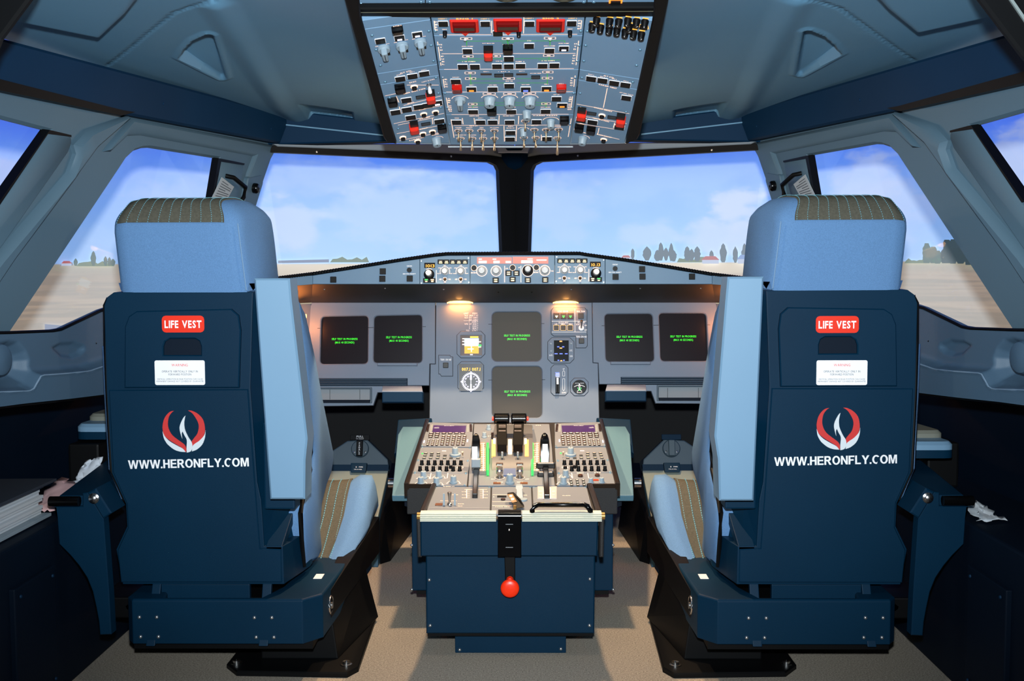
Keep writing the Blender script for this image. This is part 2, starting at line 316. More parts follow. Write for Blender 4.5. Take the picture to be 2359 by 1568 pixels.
def side(s):
    pl = WL if s < 0 else WL.mir(); fx = (lambda l: l) if s < 0 else mirp
    P = lambda l, h=0: fx(WL.off(h).pts(l))
    nm = 'left' if s < 0 else 'right'
    w = struct(MB().plate(P(outer), [P(win1), P(win2)], -.016, 0, pl.M(), c=.006, hc=.007).build('wall_' + nm, LINER2, smooth=30))
    h = .022
    band = [(180, 335), (213, 300), (306, 268), (230, 346), (192, 398), (40, 605), (-20, 695), (-70, 695), (5, 594), (170, 400), (186, 356)]
    MB().plate(P(band, h), (), -.01, h, pl.M(), c=.012).build('post_moulding', LINER2, w, smooth=45)
    fr_ = [(309, 272), (643, 337), (620, 378), (600, 436), (586, 474), (560, 474), (575, 400), (590, 360), (330, 312), (300, 314), (262, 350), (245, 350)]
    MB().plate(P(fr_, .012), (), -.01, .012, pl.M(), c=.009).build('frame_moulding', LINER2, w, smooth=45)
    blind = [(112, 305), (160, 312), (166, 318), (166, 330), (158, 352), (0, 577), (-90, 700), (-145, 700)]
    MB().plate(P(blind, .010), (), -.01, .010, pl.M(), c=.004).build('window_blind', LINER2, w, smooth=45)
    MB().plate(P([(114, 299), (164, 311), (164, 315), (110, 308), (-4, 476), (-8, 472)], .012), (), -.01, .013, pl.M()).build('blind_seal', BLACK, w)
    slide = [(506, 370), (562, 380), (556, 420), (543, 472), (484, 470), (500, 402)]
    MB().plate(P(slide, .008), (), -.01, .008, pl.M(), c=.003).build('window_handle_panel', LINER2, w, smooth=45)
    MB().plate(P([(503, 364), (563, 376), (562, 380), (509, 372), (492, 462), (487, 462)], .01), (), -.01, .011, pl.M()).build('window_seal', BLACK, w)
    for i, (wn, hole) in enumerate(((1, win1), (3, win2))):
        hh_ = ccw(P(hole)); wo = struct(MB().add([(x, y, -.012) for x, y in hh_], geometry.tessellate_polygon([[Vector((x, y, 0)) for x, y in hh_]]), 0, pl.M()).build('window_%d' % (wn + (s > 0)), GLASS))
    # beam, its gap strip and the sill
    t = -.03; b = [(-430, -15), (0, 87), (640, 259), (655, 264), (662, 274), (662, 290), (646, 331), (280, 262), (0, 205), (-430, 90)]
    hb = .05
    bm = struct(MB().plate(P(b, hb), (), t, hb, pl.M(), c=.006).build('trim_%d' % (1 if s < 0 else 2), BEAM, smooth=30), 'dark blue padded rail above the side windows')
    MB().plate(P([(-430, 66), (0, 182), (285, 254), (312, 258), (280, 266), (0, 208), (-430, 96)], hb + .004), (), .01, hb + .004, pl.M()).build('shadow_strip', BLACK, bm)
    for q in ((377, 239), (625, 297)):
        a, c_ = WL.off(hb).hit(*q); MB().lathe([(.004, 0), (.0035, .002), (0, .0025)], pl.M(a if s < 0 else -a, c_, hb), 10).build('screw', BEAM, bm, smooth=40)
    # black vent knob plate and assist handle on the front pillar
    ko = thing('pillar_air_vent', 'round black air nozzle on the %s windshield pillar' % nm, 'air vent', pl.w(*(P([(580, 440)])[0])))
    MB().plate(rnd(P([(571, 408), (603, 402), (606, 420), (588, 478), (560, 478)], .012), .01), (), -.004, .014, pl.M(), c=.003).build('vent_plate', LINER2, ko)
    a, c_ = P([(585, 433)], .014)[0]
    MB().lathe([(.016, 0), (.016, .01), (.012, .016), (.004, .017), (0, .014)], pl.M(a, c_, .014), 16).build('nozzle', GLOSS, ko, smooth=40)
    ho = thing('assist_handle', 'black angled grab handle with paper card on the %s side window pillar' % nm, 'handle', pl.w(*(P([(520, 430)])[0])))
    hp = [pl.w(*P([q], .0)[0], hh) for q, hh in (((514, 404), .008), ((517, 406), .03), ((542, 428), .034), ((538, 450), .034), ((530, 466), .03), ((530, 468), .008))]
    MB().tube(hp, .0065, 8).build('grip', BLACK, ho, smooth=60)
    cd_ = P([(510, 408), (538, 430), (521, 461), (487, 456)], .012)
    MB().plate(cd_, (), .012, .014, pl.M()).build('card', mat('card_grey', (176, 184, 188), .6), ho)
    cl_ = MB()
    for i in range(7):
        f = .14 + .12 * i
        p0 = Vector(cd_[0]).lerp(Vector(cd_[3]), f); p1 = Vector(cd_[1]).lerp(Vector(cd_[2]), f); d = (p1 - p0); q0 = p0 + d * .12; q1 = p0 + d * (.9 if i % 3 else .6); n_ = Vector((-d.y, d.x)).normalized() * .0013
        cl_.add([(*(q0 - n_), 0), (*(q1 - n_), 0), (*(q1 + n_), 0), (*(q0 + n_), 0)], [(0, 1, 2, 3)], 0, pl.M(0, 0, .0146))
    cl_.build('card_lines', mat('ink_grey', (90, 96, 102), .8), ho)
    return w
side(-1); side(1)
# ------------------------------------------------------------------ ceiling liner (height field with moulded recesses)
def sdpoly(p, l):                         # signed distance, negative inside
    d = 1e9; ins = False; n = len(l); px, py = p
    for i in range(n):
        ax, ay = l[i]; bx, by = l[(i + 1) % n]; ex, ey = bx - ax, by - ay; wx, wy = px - ax, py - ay; t = max(0, min(1, (wx * ex + wy * ey) / (ex * ex + ey * ey + 1e-12)))
        d = min(d, (wx - ex * t) ** 2 + (wy - ey * t) ** 2)
        if (ay > py) != (by > py) and px < (bx - ax) * (py - ay) / (by - ay) + ax: ins = not ins
    return -math.sqrt(d) if ins else math.sqrt(d)
def ss(a, b, x): t = max(0, min(1, (x - a) / (b - a))); return t * t * (3 - 2 * t)
def zc0(x, y): x = abs(x); return 1.425 + .035 * ss(1.1, .35, x) * ss(3.5, 2.2, y) - .045 * ss(.6, .2, x) * ss(3.1, 3.5, y) + .02 * ss(2.9, 1.8, y)
def onceil(px, py):
    d = ray(px, py); t = 1
    z = 1.43
    for _ in range(12): p = CAM + d * ((z - CAM.z) / d.z); z = zc0(p.x, p.y)
    return (p.x, p.y)
tri = [onceil(*q) for q in ((413, 133), (425, 112), (447, 90), (478, 76), (490, 78), (522, 178), (510, 182))]
slot = [onceil(*q) for q in ((690, 241), (812, 259), (816, 286), (712, 273))]
boxr = [onceil(*q) for q in ((-260, -60), (-100, -10), (236, 62), (300, 0), (330, -40), (330, -90), (-260, -90))]
seam = [onceil(*q) for q in ((246, 152), (330, 86), (400, 30), (478, 2), (600, -22), (760, -40))]
crease = [onceil(*q) for q in ((500, 12), (590, 150), (655, 250), (700, 285))]
def segd(p, a, b):
    ex, ey = b[0] - a[0], b[1] - a[1]; wx, wy = p[0] - a[0], p[1] - a[1]; t = max(0, min(1, (wx * ex + wy * ey) / (ex * ex + ey * ey))); return (wx - ex * t) ** 2 + (wy - ey * t) ** 2
def dl(p, l): return math.sqrt(min(segd(p, l[i], l[i + 1]) for i in range(len(l) - 1)))
def zc(x, y):
    z = zc0(x, y); x = -abs(x)
    if x < -.3:
        d = sdpoly((x, y), tri)
        if d < .02:
            gx = ss(min(q[1] for q in tri), max(q[1] for q in tri), y); z += .035 * ss(.002, -.008, d) * (1 - .75 * gx) - .004 * ss(.012, .004, abs(d - .004))
        d = sdpoly((x, y), slot); z += .022 * ss(.004, -.006, d)
        d = sdpoly((x, y), boxr); z -= .03 * ss(.012, -.018, d)
        z -= .010 * ss(.05, 0, dl((x, y), crease)); z += .006 * ss(.004, .001, dl((x, y), seam))
    return z
NX, NY = 150, 230; vs = []; fs = []
for j in range(NY + 1):
    y = 1.55 + (3.62 - 1.55) * j / NY; xe = .78 + .2 * (3.6 - y) + .03
    for i in range(NX + 1):
        x = -.3 - (xe - .3) * i / NX; vs.append((x, y, zc(x, y)))
for j in range(NY):
    for i in range(NX): a = j * (NX + 1) + i; fs.append((a, a + 1, a + NX + 2, a + NX + 1))
ce = MB(); ce.add(vs, fs); ce.add([(-x, y, z) for x, y, z in vs], [f[::-1] for f in fs])
nx = [(0, 0)]
ce.add([(-.31, 1.55, 1.5), (.31, 1.55, 1.5), (.31, 3.62, 1.42), (-.31, 3.62, 1.42)], [(0, 1, 2, 3)])
struct(ce.build('ceiling', LINER, smooth=50), 'blue grey moulded cockpit ceiling liner with recesses')
# ------------------------------------------------------------------ front: beam, header, windshields, centre post
FB = PL((0, 3.5, 1.3), (1, 0, 0), (0, 0, 1))
def sym(l, pl): a = pl.pts(l); return a + [(-x, y) for x, y in a[::-1]]
fbm = struct(MB().plate(sym([(1178, 319), (900, 325), (645, 332), (600, 333), (600, 245), (650, 252), (885, 280), (1000, 280), (1178, 280)], FB)[:], (), -.06, 0, FB.M(), c=.004).build('trim_3', BEAM), 'dark blue rail above the windshields')
MB().plate(sym([(658, 286), (890, 311), (890, 314), (658, 289)], FB)[:4], (), 0, .003, FB.M()).build('rail_edge', LINER, fbm)
a = FB.pts([(658, 286), (890, 311), (890, 314), (658, 289)]); MB().plate(mirp(a), (), 0, .003, FB.M()).build('rail_edge', LINER, fbm)
for s in (-1, 1):
    hp = PL((-.76, 3.5, 1.3), (.76, .38, 0), (0, 0, 1)); fx = (lambda l: l) if s < 0 else mirp; pl = hp if s < 0 else hp.mir()
    hd = struct(MB().plate(fx(hp.pts([(628, 331), (900, 331), (1186, 333), (1186, 366), (1130, 357), (640, 337)])), (), -.03, 0, pl.M(), c=.003).build('trim_%d' % (4 if s < 0 else 5), mat('header_grey', (132, 142, 150), .6)), 'grey strip along the top of the windshield')
    MB().plate(fx(hp.off(-.005).pts([(630, 335), (1130, 352), (1186, 360), (1186, 590), (1157, 590), (1149, 392), (1143, 380), (1128, 373), (900, 363), (640, 351), (612, 351)])), (), -.03, -.004, pl.M()).build('windshield_seal', BLACK, hd)
    for q in ((730, 350), (1040, 360)):
        u_, v_ = hp.hit(*q); MB().lathe([(.004, 0), (.003, .003), (0, .003)], pl.M(u_ if s < 0 else -u_, v_, -.004), 8).build('screw', SCREW, hd)
    q = lambda x, y, z: (x * -s, y, z)
    wp = MB().add([q(-.80, 3.50, 1.34), q(0, 3.90, 1.34), q(0, 4.45, .96), q(-.86, 4.0, .96)], [(0, 1, 2, 3)]); struct(wp.build('window_%d' % (5 if s < 0 else 6), GLASS))
    sw = MB().hexa([q(-.80, 3.52, .6), q(-.74, 3.6, .6), q(-.80, 4.1, .6), q(-.86, 4.1, .6), q(-.80, 3.52, .8), q(-.74, 3.6, .8), q(-.80, 4.1, .8), q(-.86, 4.1, .8)]); struct(sw.build('trim_%d' % (13 if s < 0 else 14), DARK), 'dark panel below the windshield corner')
ps = MB(); hexw = ((-.046, 0), (-.024, -.03), (.024, -.03), (.046, 0), (.046, .05), (-.046, .05))
ps.loft([[(x * k, y0 + yy, z) for x, yy in hexw] for y0, z, k in ((3.82, 1.36, 1.0), (4.0, 1.235, 1.0), (4.1, 1.165, 1.0), (4.3, 1.03, .99), (4.45, .93, .98))])
post = struct(ps.build('trim_6', mat('post_navy', (2, 26, 46), .55, spec=.15)), 'dark centre post between the two windshields')
pb = MB(); pb.box((-.019, 4.041, 1.175), (.019, 4.06, 1.189)); pb.build('post_slot', BLACK, post, bevel=.002)
pb = MB(); pb.loft([[(x * 1.04, y0 + yy, z) for x, yy in hexw] for y0, z in ((4.057, 1.193), (4.062, 1.1895))]); pb.build('post_joint', BLACK, post)
# dome lamps: the warm light over the centre aisle comes from them
for s in (-1, 1):
    dl_ = thing('dome_lamp', 'small round dome lamp under the %s front edge of the overhead panel' % ('left' if s < 0 else 'right'), 'lamp', (.2 * s, 3.03, 1.27))
    MB().lathe([(.045, .03), (.045, 0), (.038, -.004), (.034, 0), (0, 0)], Matrix.Translation((.2 * s, 3.03, 1.308)), 24).build('housing', BLACK, dl_, smooth=40)
    MB().lathe([(.033, 0), (.033, -.003), (0, -.004)], Matrix.Translation((.2 * s, 3.03, 1.3075)), 20).build('lens', mat('lamp_glow', (255, 230, 190), .4, emit=(255, 225, 180), es=3), dl_)
cmp_ = thing('compass_bracket', 'small dark bracket at the top of the centre windshield post', 'bracket', (0, 3.8, 1.31))
a = PL((0, 3.8, 1.3), (1, 0, 0), (0, 0, 1)); l = ccw(a.pts([(1143, 336), (1222, 336), (1216, 352), (1148, 352)])); MB().plate(l, (), -.05, 0, a.M(), c=.003).build('bracket_body', mat('header_grey', (132, 142, 150), .6), cmp_)
l = ccw(a.pts([(1148, 350), (1216, 350), (1216, 352.5), (1148, 352.5)])); MB().plate(l, (), 0, .004, a.M()).build('bracket_edge', mat('edge_pale', (170, 178, 182), .4), cmp_)
# ------------------------------------------------------------------ window sills, lower walls, side consoles
for s in (-1, 1):
    nm = 'left' if s < 0 else 'right'; fx = (lambda l: l) if s < 0 else mirp
    sp_ = PL((-1.06, 2.4, .75), (.2, 1, 0), (.02, 0, 1)); pl = sp_ if s < 0 else sp_.mir(); P = lambda l, h=0: fx(sp_.off(h).pts(l))
    # height field in the sill plane: oval dish, cup scoop and the raised lower band
    top = sp_.pts([(-260, 772), (27, 766), (125, 762), (143, 759), (235, 715), (330, 690), (420, 668)]); bot = sp_.pts([(-260, 965), (27, 928), (125, 918), (143, 916), (235, 905), (330, 896), (420, 889)])
    oval = sp_.pts([(118, 800), (140, 789), (170, 787), (192, 796), (197, 806), (185, 818), (165, 826), (142, 822)])
    scoop = sp_.pts([(22, 785), (40, 788), (58, 808), (66, 828), (64, 856), (50, 882), (-10, 893), (-40, 880), (-40, 800)])
    ridge = sp_.pts([(-200, 900), (40, 893), (50, 888), (68, 857), (130, 853), (180, 848), (240, 828), (430, 780)])
    gx = [sp_.hit(-255 + (415 + 255) * i / 240, 830)[0] for i in range(241)]
    def ip(l, x):
        for i in range(len(l) - 1):
            if l[i][0] <= x <= l[i + 1][0]: t = (x - l[i][0]) / (l[i + 1][0] - l[i][0]); return l[i][1] + t * (l[i + 1][1] - l[i][1])
        return l[-1][1] if x > l[-1][0] else l[0][1]
    vs = []; fs = []; NV = 46
    for x in gx:
        a, b = ip(top, x), ip(bot, x); rv = ip(ridge, x)
        for j in range(NV + 1):
            v = a + (b - a) * j / NV; h = .03 * ss(rv + .004, rv - .008, v) - .009 * ss(.002, -.009, sdpoly((x, v), oval)) - .03 * ss(.004, -.02, sdpoly((x, v), scoop)) + .004 * ss(.012, .003, abs(v - rv))
            h -= .02 * ss(.03, 0, a - v) if j == 0 else 0
            vs.append((x if s < 0 else -x, v, h))
    for i in range(240):
        for j in range(NV): k = i * (NV + 1) + j; fs.append((k, k + 1, k + NV + 2, k + NV + 1) if s > 0 else (k + NV + 1, k + NV + 2, k + 1, k))
    n0 = len(vs)
    vs += [(x if s < 0 else -x, ip(top, x) - .10, -.13) for x in gx] + [(x if s < 0 else -x, ip(bot, x), -.30) for x in gx]
    for i in range(240):
        k = i * (NV + 1); fs.append((k, k + NV + 1, n0 + i + 1, n0 + i)); k += NV; fs.append((k, n0 + 241 + i, n0 + 242 + i, k + NV + 1))
    sl = struct(MB().add(vs, fs, 0, pl.M()).build('trim_%d' % (7 if s < 0 else 8), SILL, smooth=40), 'moulded window sill with an oval dish')
    MB().tube([pl.w(x if s < 0 else -x, ip(top, x), -.004) for x in gx[::8]], .004, 6).build('sill_seal', BLACK, sl, smooth=60)
    MB().tube([pl.w(x if s < 0 else -x, ip(bot, x), .01) for x in gx[::8]], .008, 6).build('sill_edge', BLACK, sl, smooth=60)
    MB().tube([pl.w(x if s < 0 else -x, ip(ridge, x) - .006, .029) for x in gx[4:-20:3]], .0022, 6).build('sill_ridge', mat('sill_light', (118, 142, 164), .4), sl, smooth=60)  # paler bead: the ridge's highlight put into its colour
    a, c_ = P([(222, 790)], 0)[0]; MB().lathe([(.003, 0), (0, .002)], pl.M(a, c_, 0), 8).build('screw', CHROME, sl)
    # round knob end at the frame edge
    a, c_ = P([(-16, 828)], 0)[0]
    MB().lathe([(.036, -.03), (.036, .012), (.032, .022), (.02, .027), (0, .028)], pl.M(a, c_, 0), 24).build('tiller_cap', SILL, sl, smooth=40)
    lw = MB(); X = lambda v: v * -s
    lw.hexa([(X(-1.42), .9, .3), (X(-1.36), .9, .3), (X(-1.12), 4.2, .3), (X(-1.18), 4.2, .3), (X(-1.42), .9, .7), (X(-1.36), .9, .7), (X(-1.12), 4.2, .7), (X(-1.18), 4.2, .7)])
    struct(lw.build('trim_%d' % (9 if s < 0 else 10), DARK), 'dark lower side wall below the window sill')
    co = thing('side_console', 'dark navy side console along the %s wall beside the seat' % nm, 'console', (X(-1.15), 2.5, 0))
    MB().hexa([(X(-1.36), .9, 0), (X(-1.02), .9, 0), (X(-1.0), 3.9, 0), (X(-1.12), 3.9, 0), (X(-1.36), .9, .385), (X(-1.02), .9, .385), (X(-1.0), 3.9, .385), (X(-1.12), 3.9, .385)]).build('cabinet', DARK, co, bevel=.006)
    MB().box((min(X(-1.0), X(-1.015)), 2.15, .03), (max(X(-1.0), X(-1.015)), 2.34, .3)).build('access_panel', DARK, co, bevel=.003)
    MB().box((min(X(-1.06), X(-1.14)), 2.75, .386), (max(X(-1.06), X(-1.14)), 3.4, .5)).build('control_box', BLACK, co, bevel=.006)
    for yy, zz in ((2.17, .05), (2.17, .28), (2.32, .05), (2.32, .28)): MB().lathe([(.004, 0), (.003, .003), (0, .003)], Matrix.Translation((X(-.9985), yy, zz)) @ Matrix.Rotation(R(90 * -s), 4, 'Y'), 8).build('screw', BEAM, co)
# front wall behind the pedals
fw = MB(); fw.box((-1.2, 4.25, 0), (1.2, 4.3, .8)); struct(fw.build('wall_front', mat('footwell_black', (8, 9, 11), .8)), 'black front wall of the footwell')
for s in (-1, 1):
    # black opening frame of the cockpit shell at the top corners
    fp = PL((0, 1.7, 1.2), (1, 0, 0), (0, 0, 1))
    l = [(-120, 190), (-40, 190), (0, 88), (70, -6), (150, -120), (-120, -120)] if s < 0 else [(2500, 175), (2400, 175), (2359, 130), (2254, -8), (2180, -120), (2500, -120)]
    o = struct(MB().plate(fp.pts(l), (), -.012, 0, fp.M(), c=.004).build('trim_%d' % (11 if s < 0 else 12), BLACK), 'black edge of the cockpit opening at the top corner')
    if s > 0: MB().plate(fp.pts([(2318, -8), (2326, -8), (2366, 50), (2366, 62)]), (), 0, .004, fp.M()).build('edge_strip', mat('edge_grey', (120, 130, 130), .5), o)
# ------------------------------------------------------------------ pilot seats
def onX(px, py, X): d = ray(px, py); p = CAM + d * ((X - CAM.x) / d.x); return (p.y, p.z)
def onZ(px, py, Z): d = ray(px, py); p = CAM + d * ((Z - CAM.z) / d.z); return (p.x, p.y)
LOGO = {'red': [[(657, 300), (630, 305), (605, 322), (582, 350), (568, 380), (560, 415), (558, 450), (570, 500), (610, 540), (680, 585), (720, 610), (745, 643), (750, 615), (735, 580), (690, 545), (640, 505), (612, 460), (602, 410), (612, 350), (640, 312)],
                [(770, 298), (798, 315), (820, 340), (850, 395), (855, 440), (842, 490), (815, 525), (795, 555), (798, 592), (830, 570), (880, 530), (903, 480), (905, 430), (890, 370), (850, 325), (800, 300)]],
        'white': [[(558, 470), (565, 520), (580, 552), (600, 580), (650, 620), (700, 637), (743, 640), (720, 612), (670, 585), (610, 548), (575, 510)],
                  [(910, 460), (900, 500), (860, 545), (820, 572), (802, 592), (795, 635), (835, 620), (880, 580), (905, 520)],
                  [(748, 340), (730, 360), (705, 410), (698, 450), (708, 500), (718, 530), (714, 490), (722, 470), (735, 500), (755, 540), (752, 600), (752, 645), (785, 635), (800, 600), (795, 560), (770, 520), (745, 465), (738, 430), (738, 390)]]}
def smooth_(l, n=3):                     # round a traced outline, keep its sharp tips
    o = []; k = len(l)
    for i in range(k):
        p0, p1, p2, p3 = [Vector(l[(i + j) % k]) for j in (-1, 0, 1, 2)]
        sh = lambda a, b, c: (b - a).angle(c - b) > 1.2
        t1 = Vector((0, 0)) if sh(p0, p1, p2) else (p2 - p0) / 2; t2 = Vector((0, 0)) if sh(p1, p2, p3) else (p3 - p1) / 2
        for j in range(n): t = j / n; o.append(tuple(p1 * (2 * t ** 3 - 3 * t * t + 1) + t1 * (t ** 3 - 2 * t * t + t) + p2 * (3 * t * t - 2 * t ** 3) + t2 * (t ** 3 - t * t)))
    return o
GROT = {'W': [(0, 1), (.2, 1), (.33, .3), (.49, 1), (.69, 1), (.85, .3), (.98, 1), (1.18, 1), (.94, 0), (.74, 0), (.59, .68), (.44, 0), (.24, 0)],
        'H': [(0, 0), (.2, 0), (.2, .42), (.53, .42), (.53, 0), (.73, 0), (.73, 1), (.53, 1), (.53, .59), (.2, .59), (.2, 1), (0, 1)],
        'E': [(0, 0), (.68, 0), (.68, .17), (.2, .17), (.2, .43), (.63, .43), (.63, .59), (.2, .59), (.2, .83), (.66, .83), (.66, 1), (0, 1)],
        'F': [(0, 0), (.2, 0), (.2, .42), (.56, .42), (.56, .59), (.2, .59), (.2, .83), (.64, .83), (.64, 1), (0, 1)],
        'L': [(0, 0), (.63, 0), (.63, .17), (.2, .17), (.2, 1), (0, 1)], '.': [(0, 0), (.19, 0), (.19, .19), (0, .19)],
        'N': [(0, 0), (.19, 0), (.19, .65), (.55, 0), (.75, 0), (.75, 1), (.56, 1), (.56, .34), (.2, 1), (0, 1)],
        'M': [(0, 0), (.18, 0), (.18, .78), (.36, 0), (.55, 0), (.73, .78), (.73, 0), (.91, 0), (.91, 1), (.63, 1), (.455, .32), (.28, 1), (0, 1)],
        'Y': [(.31, 0), (.51, 0), (.51, .42), (.84, 1), (.61, 1), (.42, .62), (.23, 1), (0, 1), (.31, .42)],
        'O': [(.43 + .43 * math.cos(i * .2618), .5 + .515 * math.sin(i * .2618)) for i in range(24)],
        'C': [(.43 + .43 * math.cos(R(38 + 11.09 * i)), .5 + .515 * math.sin(R(38 + 11.09 * i))) for i in range(23)] + [(.43 + .225 * math.cos(R(313 - 11.95 * i)), .5 + .345 * math.sin(R(313 - 11.95 * i))) for i in range(23)],
        'R': [(0, 0), (.2, 0), (.2, .41), (.28, .41), (.36, .38), (.54, 0), (.78, 0), (.58, .34), (.5, .43), (.62, .48), (.7, .58), (.71, .72), (.68, .87), (.58, .97), (.44, 1), (0, 1)]}
GHOLE = {'O': [(.43 + .225 * math.cos(i * .3142), .5 + .345 * math.sin(i * .3142)) for i in range(20)], 'R': [(.2, .58), (.36, .58), (.48, .62), (.5, .71), (.47, .8), (.38, .83), (.2001, .83)]}
def grot(s, M, h, w):                     # bold grotesque lettering, centred
    x = 0; out = []
    for ch in s: out.append((ch, x)); x += max(p[0] for p in GROT[ch]) + (.04 if ch in 'WY' else .09)
    x -= .09; k = w / x; mb = MB()
    for ch, a in out: f = lambda l: [((p + a) * k - w / 2, q * h - h / 2) for p, q in l]; mb.plate(f(GROT[ch]), [f(GHOLE[ch])] if ch in GHOLE else (), 0, .0009, M)
    return mb
LR = mat('logo_red', (205, 48, 46), .5); LW = mat('logo_white', (215, 222, 228), .5)
RP = PL((0, 2.45, 0), (1, 0, 0), (0, 0, 1))
def seat(s):
    nm = 'left' if s < 0 else 'right'
    t = thing('pilot_seat', 'navy pilot seat on the %s with blue fabric headrest, rear shell towards the viewer' % nm, 'seat', (.70 * s, 2.7, 0), 'pilot seats')
    def fin(mb):
        if s > 0: mb.v = [Vector((-v.x, v.y, v.z)) for v in mb.v]; mb.f = [f[::-1] for f in mb.f]
        return mb
    fx = (lambda l: l) if s < 0 else mirp
    # shell
    rear = [(240, 704), (247, 684), (262, 673), (583, 673), (577, 893), (593, 1110), (602, 1152), (609, 1258), (652, 1258), (655, 1345), (283, 1345), (268, 1265), (293, 1212), (290, 1160), (258, 1090), (246, 900)]
    dx = [-.04, -.035, -.03, .065, .068, .066, .066, .07, .03, .03, -.03, -.03, -.03, -.03, -.035, -.04]
    r0 = RP.pts(rear); mb = MB()
    rg = lambda y, k, e: [(x + d * k, y, z) for (x, z), d in zip(inset(ccw(r0), e) if False else r0, dx)]
    mb.loft([[(x * .998 - .0018, 2.45, z) for x, z in r0], [(x, 2.454, z) for x, z in r0], rg(2.50, .35, 0), rg(2.60, 1, 0), rg(2.63, 1, 0)])
    shell = fin(mb).build('seat_shell', NAVY, t, bevel=.003)
    def flat(l, h0, h1, m, name, par=t, c=0, holes=()):
        p = fx(RP.pts(l)); hs = [fx(RP.pts(q)) for q in holes]; return MB().plate(p, hs, h0, h1, RP.M(), c=c, hc=c).build(name, m, par, smooth=30)
    hole = [(379, 817), (379, 797), (383, 786), (395, 779), (452, 779), (462, 785), (466, 797), (466, 817)]
    hatch = flat([(290, 892), (291, 752), (300, 728), (318, 716), (535, 711), (552, 726), (557, 760), (553, 892)], 0, .010, NAVY, 'life_vest_hatch', t, .0025, [hole])
    MB().plate(fx(RP.pts([(378, 818), (378, 778), (467, 778), (467, 818)])), (), .0002, .0008, RP.M()).build('hatch_recess', DARK, hatch)
    flat([(280, 1340), (272, 1266), (296, 1214), (293, 1158), (262, 1088), (252, 898), (572, 896), (588, 1112), (600, 1262), (648, 1264), (650, 1340)], 0, .004, NAVY, 'lower_back_panel', t, .002)
    # signs (right seat measured on its own)
    q = (lambda l, r: l if s < 0 else r)
    cx, cy = RP.hit(*q((425.5, 745.5), (1925.5, 746.5))); w = .096
    sg = MB().plate(rrect(w, .038, .009), (), 0, .0016, RP.M(cx, cy, .0105)).build('life_vest_sign', RED, t, label='red LIFE VEST sign')
    text(MB(), 'LIFE VEST', RP.M(cx, cy, .0124), .0165, .084, bold=.03, sp=.1).build('sign_lettering', WHITE, sg)
    cx, cy = RP.hit(*q((418, 857), (1936, 857)))
    sg = MB().plate(rrect(.114, .056, .004), (), 0, .0012, RP.M(cx, cy, .0105)).build('warning_placard', WHITE, t, label='white WARNING placard')
    text(MB(), 'WARNING', RP.M(cx, cy + .0175, .0119), .0062, .037, bold=0).build('placard_title', RED, sg)
    tb = MB()
    for k, (ln, w_, y_, h_) in enumerate((('OPERATE VERTICALLY ONLY IN', .082, .003, .0048), ('FORWARD POSITION', .052, -.0038, .0048), ('VERTICAL OPERATION IN REAR POSITION CAN CAUSE', .104, -.0145, .0033), ('PERMANENT DAMAGE NOT COVERED BY GUARANTEE', .107, -.0195, .0033))): text(tb, ln, RP.M(cx, cy + y_, .0119), h_, w_, bold=0)
    tb.build('placard_lettering', mat('ink_dark', (52, 50, 60), .8), sg)
    cx, cy = RP.hit(*q((425.5, 993), (1929.5, 987)))
    for k, m in (('red', LR), ('white', LW)):
        for l in LOGO[k]:
            kk = .0978 / 351 * 1.0
            MB().plate([((x - 733) * kk + cx, -(y - 472) * kk + cy) for x, y in smooth_(l)], (), 0, .0014 if k == 'red' else .0018, RP.M(0, 0, .0042)).build('emblem_' + ('crescent' if k == 'red' else 'feather'), m, t)
    cx, cy = RP.hit(*q((435.5, 1066), (1923.5, 1059)))
    grot('WWW.HERONFLY.COM', RP.M(cx, cy, .0041, rot=1.2), .0198, .277).build('web_address_lettering', WHITE, t)
    # inner notch: sloping bar and dark pocket
    mb = MB(); a = [RP.hit(*p) for p in ((612, 1258), (650, 1258))]; b = [PL((0, 2.57, 0), (1, 0, 0), (0, 0, 1)).hit(*p) for p in ((648, 1155), (683, 1155))]
    mb.hexa([(a[0][0], 2.45, a[0][1] - .02), (a[1][0], 2.45, a[1][1] - .02), (b[1][0], 2.60, b[1][1] - .02), (b[0][0], 2.60, b[0][1] - .02), (a[0][0], 2.45, a[0][1]), (a[1][0], 2.45, a[1][1]), (b[1][0], 2.57, b[1][1]), (b[0][0], 2.57, b[0][1])])
    fin(mb).build('recline_link', NAVY, t, bevel=.002)
    # back cushion seen edge-on
    fr = [(690, 686), (703, 712), (713, 756), (727, 820), (740, 895), (757, 980), (768, 1035), (768, 1065), (763, 1095), (752, 1125), (742, 1165), (738, 1215), (742, 1255), (740, 1275), (733, 1292)]
    bk = [(708, 1302), (703, 1240), (700, 1180), (707, 1140), (722, 1080), (724, 1040), (716, 960), (708, 860), (700, 780), (685, 690)]
    pr = ccw([onX(x, y, -.49) for x, y in fr + bk]); mb = MB()
    sc_ = lambda e, x: [(x, a, b) for a, b in inset(pr, e)]
    mb.loft([sc_(.014, -.488), sc_(.004, -.495), sc_(0, -.506), sc_(0, -.84), sc_(.004, -.852), sc_(.012, -.86)])
    fin(mb).build('back_cushion', FABB, t, smooth=60)
    zp = [(-.497, *onX(x, y, -.49)) for x, y in bk[::-1]]
    fin(MB().tube([(x, y - .006, z) for x, y, z in zp], .006, 6)).build('zip_edge', BLACK, t, smooth=60)
    zl = [RP.hit(*p) for p in ((251, 688), (243, 704), (245, 800), (249, 900), (259, 1088), (289, 1157))]
    fin(MB().tube([(x - .012, 2.48, z) for x, z in zl], .006, 6)).build('zip_edge', BLACK, t, smooth=60)
    fin(MB().tube([(x - .022, 2.50, z) for x, z in zl[2:]], .007, 6)).build('cushion_piping', FABB, t, smooth=60)
